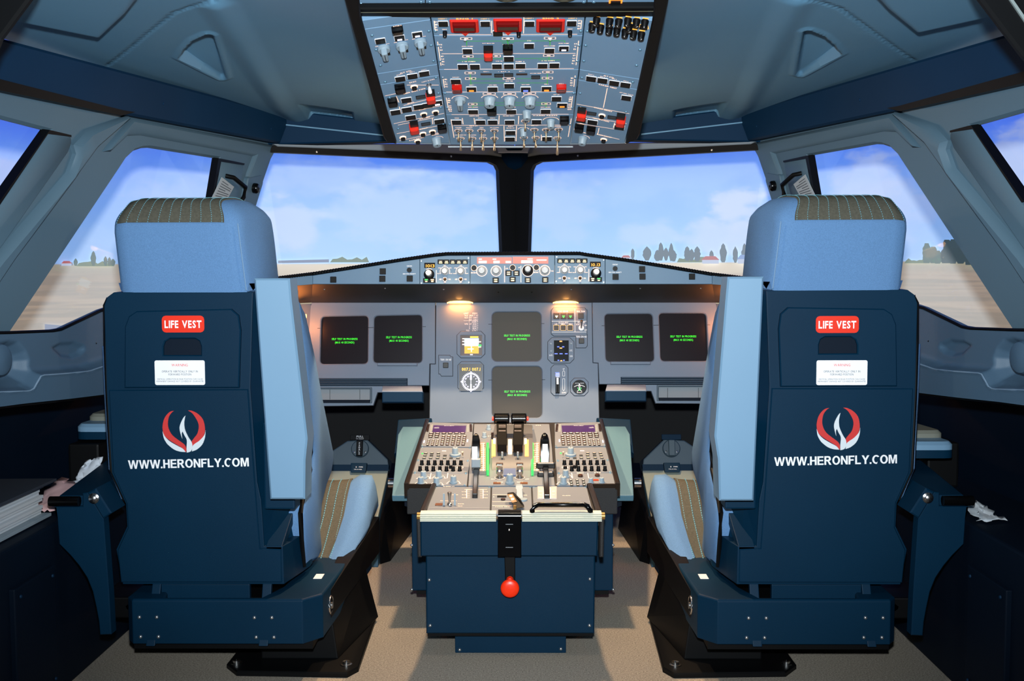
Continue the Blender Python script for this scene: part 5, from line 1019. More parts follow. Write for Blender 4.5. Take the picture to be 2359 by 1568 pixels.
    c_ = f(at(895, 1113, 3.45)); MB().tube([c_ + Vector((X(.0), 0, 0)), c_ + Vector((X(.022), 0, 0))], .017, 16).build('pedal_shaft', CHROME, ph, smooth=50)
# ------------------------------------------------------------------ main instrument panel
_p = at(1184, 830, 3.55); MN = PL((0, 3.55, _p.z), (1, 0, 0), (0, .2, 1))
mip = thing('instrument_panel', 'grey main instrument panel with dark display screens below the glareshield', 'instrument panel', (0, 3.6, .4))
MP = mat('main_panel_paint', (110, 126, 146), .5, var=(6, .03), bump=(900, .05))
SCR = mat('display_glass', (13, 11, 14), .3, emit=(30, 24, 30), es=.5, spec=.15)
SCRM = mat('display_glass_warm', (52, 50, 46), .5, emit=(84, 78, 70), es=.4, spec=.25)  # centre screens: lamp light put into a lighter base, besides their own glow
def P(l): return ccw(MN.pts(l))
def du(cx, cy, w, h):                                       # display opening
    a, b = MN.hit(cx, cy); k = MN.px(cx, cy, 100) / 100; return rrect(w * k, h * k / .955, .016, 4, a, b)
cen = [(1004, 696), (1364, 696), (1366, 835), (1378, 836), (1381, 974), (989, 974), (991, 838), (1003, 838)]
dus = [du(1190, 774.5, 113, 109), du(1191, 902.5, 114.5, 113)]
hexf = lambda cx, cy, w, h, c: [(cx - w / 2 + c, cy - h / 2), (cx + w / 2 - c, cy - h / 2), (cx + w / 2, cy - h / 2 + c), (cx + w / 2, cy + h / 2 - c), (cx + w / 2 - c, cy + h / 2), (cx - w / 2 + c, cy + h / 2), (cx - w / 2, cy + h / 2 - c), (cx - w / 2, cy - h / 2 + c)]
cp_ = MB().plate(inset(P(cen), .0008), dus, -.02, 0, MN.M(), c=.001, hc=.003).build('center_panel', MP, mip, smooth=30)
def scr_(cx, cy, w, h, m, lines):
    a, b = MN.hit(cx, cy); k = MN.px(cx, cy, 100) / 100
    o = MB().plate(rrect(w * k + .004, h * k / .955 + .004, .016, 4, a, b), (), -.016, -.012, MN.M()).build('display_screen', m, mip)
    a, b = MN.hit(*lines, h=-.0115); k2 = MN.px(cx, cy, 100) / 100; tb = MB()
    text(tb, 'SELF TEST IN PROGRESS', MN.M(a, b + .0052, -.0114), .0066, 60 * k2, bold=.01); text(tb, '(MAX 40 SECONDS)', MN.M(a, b - .0064, -.0114), .0066, 45 * k2, bold=.01)
    tb.build('screen_message', GRN, o); return o
scr_(1190, 774.5, 113, 109, SCRM, (1191, 776)); scr_(1191, 902.5, 114.5, 113, SCRM, (1191.5, 905))
lef = [(718, 696), (1003, 696), (1003, 838), (990, 838), (989, 888), (935, 888), (935, 904), (870, 904), (860, 934), (700, 936), (700, 800), (706, 730)]
rig = [(1648, 694), (1364, 695), (1366, 835), (1378, 836), (1380, 885), (1431, 885), (1431, 900), (1500, 901), (1510, 929), (1668, 930), (1668, 800), (1660, 730)]
# openings of the outer displays lean slightly, as the photograph shows
def quadr(l, r):
    p = rnd(P(l), r, 4); return p
for side_, ql, qr_, tl, tr in ((lef, [(740, 729), (848, 727), (847, 837), (737, 838)], [(862, 727), (972, 725), (972, 835), (860, 835)], (794, 784), (919, 780)), (rig, [(1393, 723), (1503, 722), (1507, 832), (1396, 832)], [(1518, 721), (1627, 721), (1632, 831), (1522, 831)], (1450, 779), (1574, 778))):
    q1, q2 = quadr(ql, .014), quadr(qr_, .014)
    po = MB().plate(inset(P(side_), .0008), [q1, q2], -.02, 0, MN.M(), c=.001, hc=.003).build('side_panel', MP, mip, smooth=30)
    for q, t_ in ((q1, tl), (q2, tr)):
        o = MB().plate(inset(ccw(q), -.002), (), -.016, -.012, MN.M()).build('display_screen', SCR, mip); a, b = MN.hit(*t_, h=-.0115); tb = MB()
        text(tb, 'SELF TEST IN PROGRESS', MN.M(a, b + .0052, -.0114), .0066, .0855, bold=.01); text(tb, '(MAX 40 SECONDS)', MN.M(a, b - .0064, -.0114), .0066, .064, bold=.01); tb.build('screen_message', GRN, o)
gm = MB()
for l in ([(1003, 697), (1003, 838), (990, 838), (989, 974)], [(1364, 697), (1366, 835), (1378, 836), (1381, 974)], [(731, 756), (738, 756)], [(848, 754.5), (861, 754)], [(973, 752), (981, 752)], [(1386, 750), (1393, 750)], [(1505, 749), (1518, 748.5)], [(1629, 748), (1636, 748)],
          [(1125, 746.5), (1134, 746.5)], [(1247, 745), (1254, 745)], [(1125, 875), (1134, 875)], [(1248, 874), (1256, 874)]): pline(gm, MN, l, .0016)
gm.build('panel_joints', EDGE, cp_)
def frame(px, m=MP, h=.0035, hole=None, nm='instrument_frame', par=cp_, line=True):
    p = P(px); hs = [P(hole)] if hole else []
    if line: MB().plate(inset(p, -.0012), (), 0, .0004, MN.M()).build('frame_gap', EDGE, par)
    return MB().plate(p, hs, 0, h, MN.M(), c=.001, hc=.001).build(nm, m, par, smooth=30)
def mtext(mb, px, py, s, hpx, wpx=None, h=.0045, bold=.02): label(mb, MN, px, py, s, hpx, h, 0, wpx, bold)
def rect(px0, py0, px1, py1): return [(px0, py0), (px1, py0), (px1, py1), (px0, py1)]
def face(px, m, nm, par, h0=0, h1=.002): return MB().plate(P(px), (), h0, h1, MN.M()).build(nm, m, par)
# standby horizon
fi = frame(hexf(1085, 793.5, 64, 61, 9), hole=rect(1061, 772, 1110, 818), nm='standby_horizon', par=mip)
face(rect(1061, 772, 1110, 818), mat('screen_brown', (50, 40, 36), .3, emit=(92, 74, 66), es=.6), 'horizon_screen', fi, .0005, .001)
face(rect(1070, 779, 1103, 797), mat('horizon_sky', (200, 240, 255), .4, emit=(200, 246, 255), es=1.5), 'sky_field', fi, .001, .0014)
face(rect(1070, 797, 1103, 814), mat('horizon_ground', (225, 160, 40), .4, emit=(236, 160, 36), es=1.0), 'ground_field', fi, .001, .0014)
tb = MB(); [pline(tb, MN, l, .003, .0016) for l in ([(1065, 780), (1070, 780)], [(1065, 786), (1070, 786)], [(1065, 793), (1070, 793)], [(1102, 787), (1108, 787)], [(1102, 799), (1108, 799)], [(1086, 795), (1086, 810)], [(1077, 803.5), (1091, 803.5)], [(1083, 816.5), (1089, 816.5)])]; tb.build('horizon_marks', LITW, fi)
tb = MB(); pline(tb, MN, [(1083, 776), (1102, 776)], .005, .0016); tb.build('amber_flag', LITA, fi); tb = MB(); pline(tb, MN, [(1102, 795.5), (1109, 795.5)], .006, .0017); tb.build('green_box', LITG, fi)
# radio magnetic indicator with white compass rose
fi = frame(hexf(1084.5, 867, 59, 68, 8), nm='compass_indicator', par=mip)
face(rect(1058, 838, 1111.5, 900), mat('compass_face', (44, 42, 42), .3, emit=(62, 58, 58), es=.6), 'compass_face', fi, .0035, .0042)
tb = MB(); mtext(tb, 1073.5, 850, '007.1', 7, 19, .0046); mtext(tb, 1097, 850, '007.1', 7, 19, .0046); tb.build('amber_digits', LITA, fi)
c0 = MN.hit(1085, 879); tb = MB(); arc(tb, MN, c0, .026, 0, 360, .003, .0046, 40); 
for i in range(36):
    t = R(10 * i); r0, r1 = .026, (.033 if i % 9 == 0 else .0305); strip(tb, MN, (c0[0] + r0 * math.cos(t), c0[1] + r0 * math.sin(t)), (c0[0] + r1 * math.cos(t), c0[1] + r1 * math.sin(t)), .0045 if i % 9 == 0 else .002, .0046)
for i, s_ in enumerate(('N', '3', '6', 'E', '12', '15', 'S', '21', '24', 'W', '30', '33')):
    t = R(90 - 30 * i); text(tb, s_, MN.M(c0[0] + .0195 * math.cos(t), c0[1] + .0195 * math.sin(t), .0047, -30 * i), .005)
strip(tb, MN, (c0[0], c0[1] - .024), (c0[0], c0[1] + .024), .0022, .0047); strip(tb, MN, (c0[0], c0[1] + .006), (c0[0], c0[1] + .022), .006, .0047); strip(tb, MN, (c0[0], c0[1] - .024), (c0[0], c0[1] - .008), .0045, .0047)
tb.build('compass_rose', LITV, fi)
# terrain buttons
def tbtn(cx, cy, par, tx_): 
    a, b = MN.hit(cx, cy); k = MN.px(cx, cy, 100) / 100; c_, r_ = pbtn(11 * k, 11 * k, .004, TXB, BTN); q = child('pushbutton', c_, par, MN.M(a, b, .0035)); child('button_rim', r_, q, MN.M(a, b, .0035))
for px, cx, cy, tx_, ty in (([(1011, 818), (1036, 818), (1039, 822), (1043, 822), (1043, 866), (1017, 866), (1014, 861), (1011, 861)], 1027, 841.5, 1027, 828), ([(1327, 771), (1353, 771), (1353, 796), (1349, 801), (1327, 801)], 1339.5, 785.5, 1339, 775)):
    fi = frame(px, nm='terrain_button_panel', par=mip); tbtn(cx, cy, fi, ''); tb = MB(); mtext(tb, tx_, ty, 'TERR ON ND', 4.4, 25); tb.build('button_lettering', TXTW, fi)
# landing gear and autobrake panel
fi = frame([(1275, 709), (1347, 709), (1350, 714), (1352, 714), (1352, 774), (1276, 774), (1270, 769), (1270, 715)], nm='landing_gear_panel', par=mip); tb = MB()
for l in ([(1324.5, 711), (1324.5, 764)], [(1271, 739.5), (1351, 739.5)], [(1271, 764.5), (1351, 764.5)]): pline(tb, MN, l, .0016, .0042)
for x, y, s_, w in ((1297, 717, 'LDG GEAR', 24), (1338, 717, 'BRK FAN', 19), (1298, 743, 'AUTO BRK', 23), (1339, 742, 'A/SKID', 17), (1336, 747, 'N/W STRG', 17), (1281, 746, 'LO', 5), (1297, 746, 'MED', 8), (1315, 746, 'MAX', 8), (1349, 749, 'ON', 5), (1349, 760, 'OFF', 6)): mtext(tb, x, y, s_, 3.8, w)
tb.build('panel_lettering', TXTW, fi)
for i, x in enumerate((1282, 1298, 1314)):
    c_, r_ = pbtn(.0185, .0185, .004, TXB, mat('rim_brown', (86, 52, 30), .4)); a, b = MN.hit(x, 728); q = child('gear_light', c_, fi, MN.M(a, b, .0035)); child('button_rim', r_, q, MN.M(a, b, .0035))
    t_ = MB(); t_.add([(-.005, .003, 0), (0, -.005, 0), (.005, .003, 0)], [(0, 1, 2)], 0, MN.M(a, b - .0025, .0078)); t_.build('gear_arrow', LITG if i else mat('lit_pale_green', (220, 250, 220), .4, emit=(215, 245, 215), es=1.2), q)
    c_, r_ = pbtn(.016, .016, .004, TXB, mat('rim_lit', (255, 200, 120), .4, emit=(255, 190, 110), es=.9)); a, b = MN.hit(x - .5, 755); q = child('autobrake_button', c_, fi, MN.M(a, b, .0035)); child('button_rim', r_, q, MN.M(a, b, .0035))
c_, r_ = pbtn(.0185, .0185, .004, TXB, None); a, b = MN.hit(1338, 728); child('brake_fan_button', c_, fi, MN.M(a, b, .0035))
a, b = MN.hit(1339, 755.5); MB().lathe([(.009, 0), (.009, .002), (.0055, .003), (.0055, .001), (0, .001)], MN.M(a, b, .0035), 18).build('switch_ring', TXTW, fi); MB().lathe([(.0028, 0), (.003, .022), (.005, .03), (.004, .033), (0, .033)], MN.M(a, b, .004) @ Matrix.Rotation(R(-40), 4, 'X'), 12).build('antiskid_switch', mat('switch_metal', None), fi, smooth=40)
# clock with black face
fi = frame(hexf(1292, 807, 60, 58, 9), nm='clock', par=mip)
face(rect(1276, 784, 1310, 832), mat('clock_black', (6, 6, 8), .15), 'clock_face', fi, .0035, .0045)
tb = MB(); [pline(tb, MN, [(x - w, y), (x + w, y)], .0028, .0048) for x, y, w in ((1286, 798.5, 2.5), (1297.5, 798.5, 2.5), (1281, 814.5, 3.5), (1292.5, 814.5, 3.5), (1304.5, 814.5, 3), (1286.5, 829.5, 2), (1299, 829.5, 2))]; tb.build('clock_digits', LITB, fi)
tb = MB(); [pline(tb, MN, [(x - w, y), (x + w, y)], .0036, .0048) for x, y, w in ((1292, 786, 3), (1292, 801.5, 3), (1293, 830.5, 2))]; tb.build('clock_legends', SCALEO, fi)
for x, y in ((1269, 792), (1315.5, 791.5), (1269.5, 809)): a, b = MN.hit(x, y); MB().lathe([(.0035, 0), (.003, .004), (0, .004)], MN.M(a, b, .0035), 12).build('clock_button', KNOB, fi, smooth=40)
tb = MB(); mtext(tb, 1315.5, 807, 'UTC', 4, 6); mtext(tb, 1316, 820, 'RUN', 4, 6); mtext(tb, 1269, 818, 'DATE', 3.5, 7); tb.build('clock_lettering', TXTW, fi)
# landing gear lever
fi = frame(hexf(1289, 875.5, 39, 71, 7), nm='gear_lever', par=mip, hole=rect(1280, 860, 1289, 906))
face(rect(1279, 858, 1290, 907), BLACK, 'lever_slot', fi, .0002, .001)
yv = [MN.hit(1284.5, y, .02) for y in (903, 892, 878, 869, 859)]
mb = MB(); mb.box((-.0055, -.0165, 0), (-.001, .016, .016), 0, MN.M(*yv[1], .002)); mb.box((.001, -.0165, 0), (.0055, .016, .016), 0, MN.M(*yv[1], .002)); mb.build('lever_fork', BTN, fi, bevel=.001)
MB().box((-.004, -.010, 0), (.004, .012, .016), 0, MN.M(*yv[2], .004)).build('lever_stem', mat('switch_metal', None), fi, bevel=.001)
MB().plate(rrect(.016, .017, .004), (), 0, .02, MN.M(yv[4][0] + 0, (yv[3][1] + yv[4][1]) / 2, .01), c=.002).build('lever_wheel', mat('lever_silver', (200, 205, 225), .3), fi)
tb = MB(); [strip(tb, MN, MN.hit(1278.5, y), MN.hit(1287.5, y), .002, .0335) for y in (860.5, 866)]; tb.build('wheel_marks', LITB, fi)
tb = MB()
for l in ([(1296, 866), (1296, 856), (1298.5, 853), (1301, 856), (1301, 866), (1296, 866)], [(1296, 872), (1296, 896), (1298.5, 900), (1301, 896), (1301, 872), (1296, 872)]): pline(tb, MN, l, .0012, .0042)
mtext(tb, 1298.5, 849.5, 'UP', 3.5, 4); mtext(tb, 1299, 904, 'DOWN', 3.5, 9); tb.build('lever_marks', TXTW, fi)
# brake pressure gauge
fi = frame(hexf(1334.5, 891, 40.5, 40.5, 9), nm='brake_gauge', par=mip); a, b = MN.hit(1334.7, 891.5)
MB().lathe([(.0235, 0), (.0235, .002), (.0225, .003), (0, .003)], MN.M(a, b, .0035), 32).build('gauge_face', mat('clock_black', None), fi)
tb = MB(); arc(tb, MN, (a, b - .024), .030, 55, 125, .0018, .007); arc(tb, MN, (a - .018, b + .003), .02, -60, 20, .0018, .007) ; arc(tb, MN, (a + .018, b + .003), .02, 160, 240, .0018, .007); text(tb, 'ACCU', MN.M(a - .008, b + .0125, .007), .0032); text(tb, 'PRESS', MN.M(a + .009, b + .0125, .007), .0032); text(tb, 'BRAKES', MN.M(a, b - .018, .007), .0032); strip(tb, MN, (a, b + .006), (a, b + .012), .002, .007); tb.build('gauge_marks', TXTW, fi)
tb = MB(); strip(tb, MN, (a - .001, b - .012), (a - .006, b - .002), .0016, .0072); strip(tb, MN, (a + .001, b - .012), (a + .006, b - .002), .0016, .0072); tb.build('gauge_needles', LITG, fi)
# speed limits placard
tb = MB()
for i, (l_, r_) in enumerate((('LIMIT', 'SPEEDS'), ('VLE', '280KT/.67'), ('VLO', 'EXT 250KT'), ('', 'RET 220KT'), ('', '1   230KT'), ('VFE', '1+F 215KT'), ('', '2   200KT'), ('', '3   185KT'), ('FULL', '177KT'))):
    y = 721.5 + 4.9 * i
    if l_: mtext(tb, 1074 if l_ != 'FULL' else 1078, y, l_, 3.6, 8 if l_ != 'LIMIT' else 11, .0012, .0)
    mtext(tb, 1094 if len(r_) < 8 else 1091, y, r_, 3.6, 12 if len(r_) < 8 else 21, .0012, 0)
pline(tb, MN, [(1068, 738.5), (1101, 738.5)], .0006, .0012); tb.build('speed_placard', TXTW, cp_)
# ledges under the inner displays, louvres, storage recess and stowed tables
for s in (-1, 1):
    nm = 'left' if s < 0 else 'right'
    l = P(rect(870, 836, 962, 843)) if s < 0 else P(rect(1406, 833, 1498, 840)); MB().plate(l, (), 0, .012, MN.M(), c=.002).build('display_ledge', MP, mip)
    X0, X1 = (724, 938) if s < 0 else (1431, 1640)
    for i in range(4):
        y = (874 if s < 0 else 870.5) + 4.2 * i; l = P(rect(X0, y - 1.9, X1, y + 1.2)); MB().plate(l, (), 0, .006, MN.M(), c=.0012).build('louver_slat', mat('louver_blue', (34, 62, 84), .5), mip)
    l = P(rect(X0 - 1, 871, X1 + 1, 889) if s < 0 else rect(X0 - 1, 868, X1 + 1, 886)); MB().plate(l, (), 0, .0008, MN.M()).build('louver_back', DARK, mip)
    o = P(rect(726, 892, 857, 928)) if s < 0 else P(rect(1513, 887, 1660, 923)); i_ = inset(o, .006)
    MB().plate(o, [i_], 0, .007, MN.M(), c=.001, hc=.002).build('storage_frame', mat('frame_slate', (62, 84, 100), .5), mip)
    MB().plate(i_, (), 0, .0008, MN.M()).build('storage_back', mat('header_grey', None), mip)
    b0 = P(rect(728, 921, 853, 928)) if s < 0 else P(rect(1517, 916, 1650, 923)); MB().plate(b0, (), 0, .010, MN.M(), c=.001).build('storage_lip', DARK, mip)
    for x in ((760, 829) if s < 0 else (1538, 1609)): tb = MB(); pline(tb, MN, [(x, 897), (x, 920)] if s < 0 else [(x, 893), (x, 916)], .0014, .0012); tb.build('storage_seam', EDGE, mip)
    r_ = rect(880, 901, 974, 927) if s < 0 else rect(1395, 899, 1489, 924); tp_ = rect(882, 889, 972, 902) if s < 0 else rect(1398, 886, 1487, 900)
    tt = thing('stowed_tray', 'pale topped navy tray folded under the %s inner display' % nm, 'tray', MN.w(*P(r_)[0]), 'stowed trays')
    fz = MN.off(.05); MB().plate(ccw(fz.pts(r_)), (), -.05, 0, fz.M(), c=.003).build('tray_front', BEAM, tt); 
    q = [fz.w(*fz.hit(*r_[0])), fz.w(*fz.hit(*r_[1])), MN.w(*MN.hit(*tp_[1]), .004), MN.w(*MN.hit(*tp_[0]), .004)]; q = [v + Vector((0, -.001, .001)) for v in q]
    MB().loft([q, [v + Vector((0, .004, -.01)) for v in q]]).build('tray_top', mat('tray_pale', (150, 162, 180), .4), tt, bevel=.002)
# angled outer ends of the panel, each with an orange lamp strip behind the glareshield
for s in (-1, 1):
    e = MN.w(*MN.hit(716 if s < 0 else 1650, 700)); f = MN.w(*MN.hit(702 if s < 0 else 1666, 934)); d = Vector((.10 * s, -.16, 0))
    MB().hexa([tuple(v) for v in (f, f + d, f + d + Vector((0, .02, 0)), f + Vector((0, .02, 0)), e, e + d, e + d + Vector((0, .02, 0)), e + Vector((0, .02, 0)))]).build('panel_wing', MP, mip)
ft_ = MB(); l = [(1014, 973), (1360, 973), (1360, 990), (1014, 990)]; MB().plate(P([(989, 970), (1381, 970), (1375, 1010), (995, 1010)]), (), -.03, -.002, MN.M()).build('panel_skirt', MP, mip)
# ------------------------------------------------------------------ glareshield with its control panels
GP = PL((0, 3.3, at(1184, 655, 3.3).z), (1, 0, 0), (0, .10, 1))
gs = thing('glareshield', 'black topped glareshield with grey flight control panel across the front', 'glareshield', (0, 3.5, .9))
GPM = mat('glare_panel_paint', (100, 132, 160), .5, var=(6, .03), bump=(900, .05))
topl = [(683, 637), (720, 630), (820, 614.5), (920, 598.5), (1003, 586.5), (1030, 584), (1184, 583), (1335, 583), (1352, 586), (1440, 598), (1540, 614), (1641, 631), (1690, 640)]
def gplate(px, nm, m=GPM, h=0, c=.0008, th=.02): return MB().plate(inset(ccw(GP.pts(px)), .0006), (), h - th, h, GP.M(), c=c).build(nm, m, gs)
def ty(x):
    for (a, b), (c, d) in zip(topl, topl[1:]):
        if a <= x <= c: return b + (d - b) * (x - a) / (c - a)
GB = 654.5
segs = [('outer_panel', 720, 967), ('efis_panel', 967, 1083), ('autopilot_panel', 1083, 1278), ('efis_panel', 1278, 1394), ('outer_panel', 1394, 1641)]
PN = []
for nm, x0, x1 in segs:
    tp = [(x, ty(x) + 4) for x in [x0] + [a for a, b in topl if x0 < a < x1] + [x1]]; PN.append(gplate([(x0, GB)] + tp + [(x1, GB)], nm))
deck = []; y1 = 4.25
tl_ = [GP.w(*GP.hit(*p)) for p in topl]
for s in (-1, 1):
    e0 = GP.w(*GP.hit(720 if s < 0 else 1641, 634.5)); e1 = GP.w(*GP.hit(720 if s < 0 else 1641, GB)); d = Vector((.16 * s, -.16, -.012))
    MB().hexa([tuple(v) for v in (e1, e1 + d, e1 + d + Vector((0, .02, 0)), e1 + Vector((0, .02, 0)), e0, e0 + d, e0 + d + Vector((0, .02, 0)), e0 + Vector((0, .02, 0)))]).build('end_panel', GPM, gs)
tl_ = [tl_[1] + Vector((-.16, -.16, -.022))] + tl_[1:-1] + [tl_[-2] + Vector((.16, -.16, -.022))]
MB().loft([tl_, [Vector((v.x * 1.03, y1, v.z - .005)) for v in tl_], [Vector((v.x * 1.03, y1, v.z - .035)) for v in tl_], [v + Vector((0, .03, -.02)) for v in tl_]], close=False, cap=False).build('coaming', BLK2, gs)
rb = MB(); tot = []
for a, b in zip(tl_, tl_[1:]):
    n = max(2, int((b - a).length / .0042)); tot += [a.lerp(b, i / n) for i in range(n)]
tot.append(tl_[-1]); rb.tube([v + Vector((0, -.002, 0)) for v in tot], [.0056 if i % 2 else .0042 for i in range(len(tot))], 8); rb.build('ribbed_hood_edge', BLACK, gs)
und = [GP.w(*GP.hit(x, GB), -.002) for x in (720, 1184, 1641)]; und = [und[0] + Vector((-.16, -.16, -.012))] + und + [und[2] + Vector((.16, -.16, -.012))]
bkd = [MN.w(*MN.hit(x, 697), .002) for x in (718, 1184, 1648)]; bkd = [bkd[0] + Vector((-.11, -.16, 0))] + bkd + [bkd[2] + Vector((.11, -.16, 0))]
MB().loft([und, bkd, [v + Vector((0, .06, .02)) for v in bkd]], close=False, cap=False).build('glareshield_underside', mat('underside_black', (20, 22, 25), .6), gs)
UP = lambda x, t: und[0].lerp(und[0], 0)
for x, t in ((747, .25), (887, .2), (1022, .25), (1148, .4), (1225, .4), (1316, .25), (1475, .2), (1615, .2)):
    a_ = GP.w(*GP.hit(x, GB), -.002); b_ = MN.w(*MN.hit(x, 697), .002); p = a_.lerp(b_, t); MB().lathe([(.003, 0), (.002, .002), (0, .002)], Matrix.Translation(p) @ Matrix.Rotation(R(150), 4, 'X'), 8).build('screw', BLACK if x in (1148, 1225) else SCREW, gs)
# orange map lamps under the glareshield
ORL = mat('map_lamp_glow', (255, 220, 160), .4, emit=(255, 200, 120), es=3)
for i, (x, wd_) in enumerate(((1060, .086), (1303, .084))):
    c = MN.w(*MN.hit(x, 699), .001); lm = MB(); rg = []
    for k in range(9):
        t = -1 + .25 * k; hh = .030 * math.sqrt(max(0, 1 - t * t)) + .0015; x_ = c.x + t * wd_ / 2
        rg.append([(x_, c.y - .004, c.z + .0), (x_, c.y - .004 - hh * .9, c.z + .004), (x_, c.y - .004 - hh * .85, c.z + .008 + hh * .22), (x_, c.y - .004, c.z + .010 + hh * .5)])
    o = lm.loft(rg).build('map_lamp', ORL, gs, smooth=50)
    MB().box((c.x - wd_ * .46, c.y - .010, c.z - .0012), (c.x + wd_ * .46, c.y - .003, c.z + .0005)).build('lamp_bezel', mat('lamp_shell', (60, 40, 26), .5), o)
    light('map_light', 'AREA', (c.x, c.y - .016, c.z - .001), .26, (1, .29, .05), to=(c.x, c.y + .04, c.z - .3), shape='RECTANGLE', size=.07, size_y=.012)
    light('lamp_spill', 'POINT', (c.x, c.y - .055, c.z + .012), .05, (1, .42, .10), shadow_soft_size=.012)
for s in (-1, 1):
    e = at(701, 742, 3.49); e.x *= -s; light('console_lamp', 'POINT', e, .9, (1, .27, .05), shadow_soft_size=.01)
    MB().lathe([(.008, 0), (.008, .012), (0, .013)], Matrix.Translation(e + Vector((0, -.0, .014))), 12).build('console_lamp', ORL, mip)
# glareshield controls
def gb(px, py, w, h, par, col=BTN, rim=None, nm='pushbutton', hh=.004):
    k = GP.px(px, py, 100) / 100; c_, r_ = pbtn(w * k, h * k, hh, col, rim); a, b = GP.hit(px, py); q = child(nm, c_, par, GP.M(a, b))
    if r_: child('button_rim', r_, q, GP.M(a, b))
    return q
sqm = mat('button_face', (16, 16, 14), .5, spec=.2)
for i, l in ((0, ((882, 625), (881, 642), (768, 644), (944, 641.5))), (4, ((1479, 620), (1480, 637), (1594, 637), (1418, 637.5)))):
    for x, y in l: 
        q = gb(x, y, 14, 14, PN[i]); k = GP.px(x, y, 10) / 10; a, b = GP.hit(x, y); MB().plate(rrect(10 * k, 10 * k, .001), (), .004, .0046, GP.M(a, b)).build('button_face', sqm, q)
    x, y = (943, 622) if i == 0 else (1417, 618.5); a, b = GP.hit(x, y); MB().lathe([(.0075, 0), (.0075, .004), (.005, .004), (.005, .002), (.002, .002), (.002, .006), (0, .006)], GP.M(a, b), 16).build('gasper_nozzle', BTN, PN[i], smooth=40)
    tb = MB(); label(tb, GP, x, y - 9.5, 'CHRONO', 3, wpx=12); label(tb, GP, x, y + 8.5, 'SIDE STICK PRIORITY', 3, wpx=30); tb.build('panel_lettering', TXTW, PN[i])
def legend(mb, px, py, w, h): pline(mb, GP, [(px - w / 2, py), (px + w / 2, py)], h * GP.px(px, py, 10) / 10, .0046)
def gknob(px, py, r, h, par, nm='rotary_knob', col=mat('knob_pale', (196, 202, 206), .4)):
    k = GP.px(px, py, 10) / 10; a, b = GP.hit(px, py); return child(nm, knobm('gk_%s' % nm, r * k, h, col, 18), par, GP.M(a, b))
for i, s in ((1, 0), (3, 1)):
    pn = PN[i]; mx_ = (lambda x: x) if s == 0 else (lambda x: 2361.5 - x); dy = 0 if s == 0 else -2.5; tx = MB(); lg = MB(); rg = MB()
    for k, x in enumerate((1015, 1028.5, 1043, 1057, 1071)): q = gb(mx_(x), 603 + dy, 12, 9, pn, rim=BLACK); legend(lg, mx_(x), 602 + dy, 6, 2); legend(lg, mx_(x), 605.5 + dy, 8, 2.2)
    x, y = mx_(990), 611 + dy; k = GP.px(x, y, 10) / 10; a, b = GP.hit(x, y); d_ = MB().plate(rrect(25 * k, 12 * k, .001), (), 0, .0015, GP.M(a, b)).build('pressure_display', BLACK, pn)
    tb = MB(); label(tb, GP, x + 1, y + 1, '1013' if s == 0 else '10.13', 7, .0018, wpx=20, bold=.01); tb.build('pressure_digits', mat('digits_orange', (255, 170, 30), .4, emit=(255, 160, 20), es=1.1), d_)
    x, y = mx_(988.5), 632 + dy; a, b = GP.hit(x, y); child('baro_base', knobm('baro_base', .014, .012, BTN, 20, skirt=1.15), pn, GP.M(a, b)); child('baro_knob', knobm('baro_knob', .0098, .030, mat('knob_pale', None), 18, skirt=1.1), pn, GP.M(a, b + .003)); arc(rg, GP, (a, b), .0175, 60, 120, .0016)
    for x0 in (1025, 1061.5):
        x, y = mx_(x0), 625 + dy; gknob(x, y, 7, .022, pn, 'range_knob'); a, b = GP.hit(x, y); arc(rg, GP, (a, b), .015, -30, 210, .0012)
        for t in range(5): tt_ = R(-20 + 55 * t); text(tx, ('ILS', 'VOR', 'NAV', 'ARC', 'PLAN')[4 - t] if x0 == 1025 else ('10', '20', '40', '80', '160')[4 - t], GP.M(a + .020 * math.cos(tt_), b + .0185 * math.sin(tt_), .001), .0028, .0075)
        x, y = mx_(x0), 643 + dy; a, b = GP.hit(x, y); arc(rg, GP, (a, b), .0062, 0, 360, .0012, n=16); MB().lathe([(.0045, 0), (.0045, .001), (.002, .002), (.003, .014), (0, .015)], GP.M(a, b), 10).build('selector_toggle', mat('switch_bronze', (120, 90, 60), .3, metal=.8), pn, smooth=40)
        label(tx, GP, x - 10.5, y, 'ADF', 3, wpx=6); label(tx, GP, x + 10.5, y, 'VOR', 3, wpx=6); label(tx, GP, x, y + 7, 'OFF', 2.6, wpx=5)
    pline(rg, GP, [(mx_(1005), 622 + dy), (mx_(1005), 650 + dy)], .0018)
    for k, x in enumerate((982, 996)): gb(mx_(x), 646 + dy, 13, 9, pn, rim=BLACK); legend(lg, mx_(x), 648 + dy, 5, 2.4); 
    tb = MB(); legend(tb, mx_(982), 644 + dy, 7, 2.5); tb.build('green_legend', LITG, pn); legend(lg, mx_(996), 644 + dy, 7, 2.2)
    for q in ((970.5, 652), (970.5, 601), (1080, 650), (1079, 594)): a, b = GP.hit(mx_(q[0]), q[1] + dy); MB().lathe([(.0025, 0), (.002, .0012), (0, .0013)], GP.M(a, b), 8).build('screw', SCREW, pn)
    tx.build('panel_lettering', TXT, pn); rg.build('dial_marks', TXT, pn); lg.build('button_legends', mat('legend_cream', (255, 225, 170), .4, emit=(255, 210, 140), es=1.3), pn)
pn = PN[2]; lg = MB(); rg = MB(); tx = MB()
FCUW = mat('window_pink', (150, 90, 84), .5, emit=(246, 128, 112), es=.85)
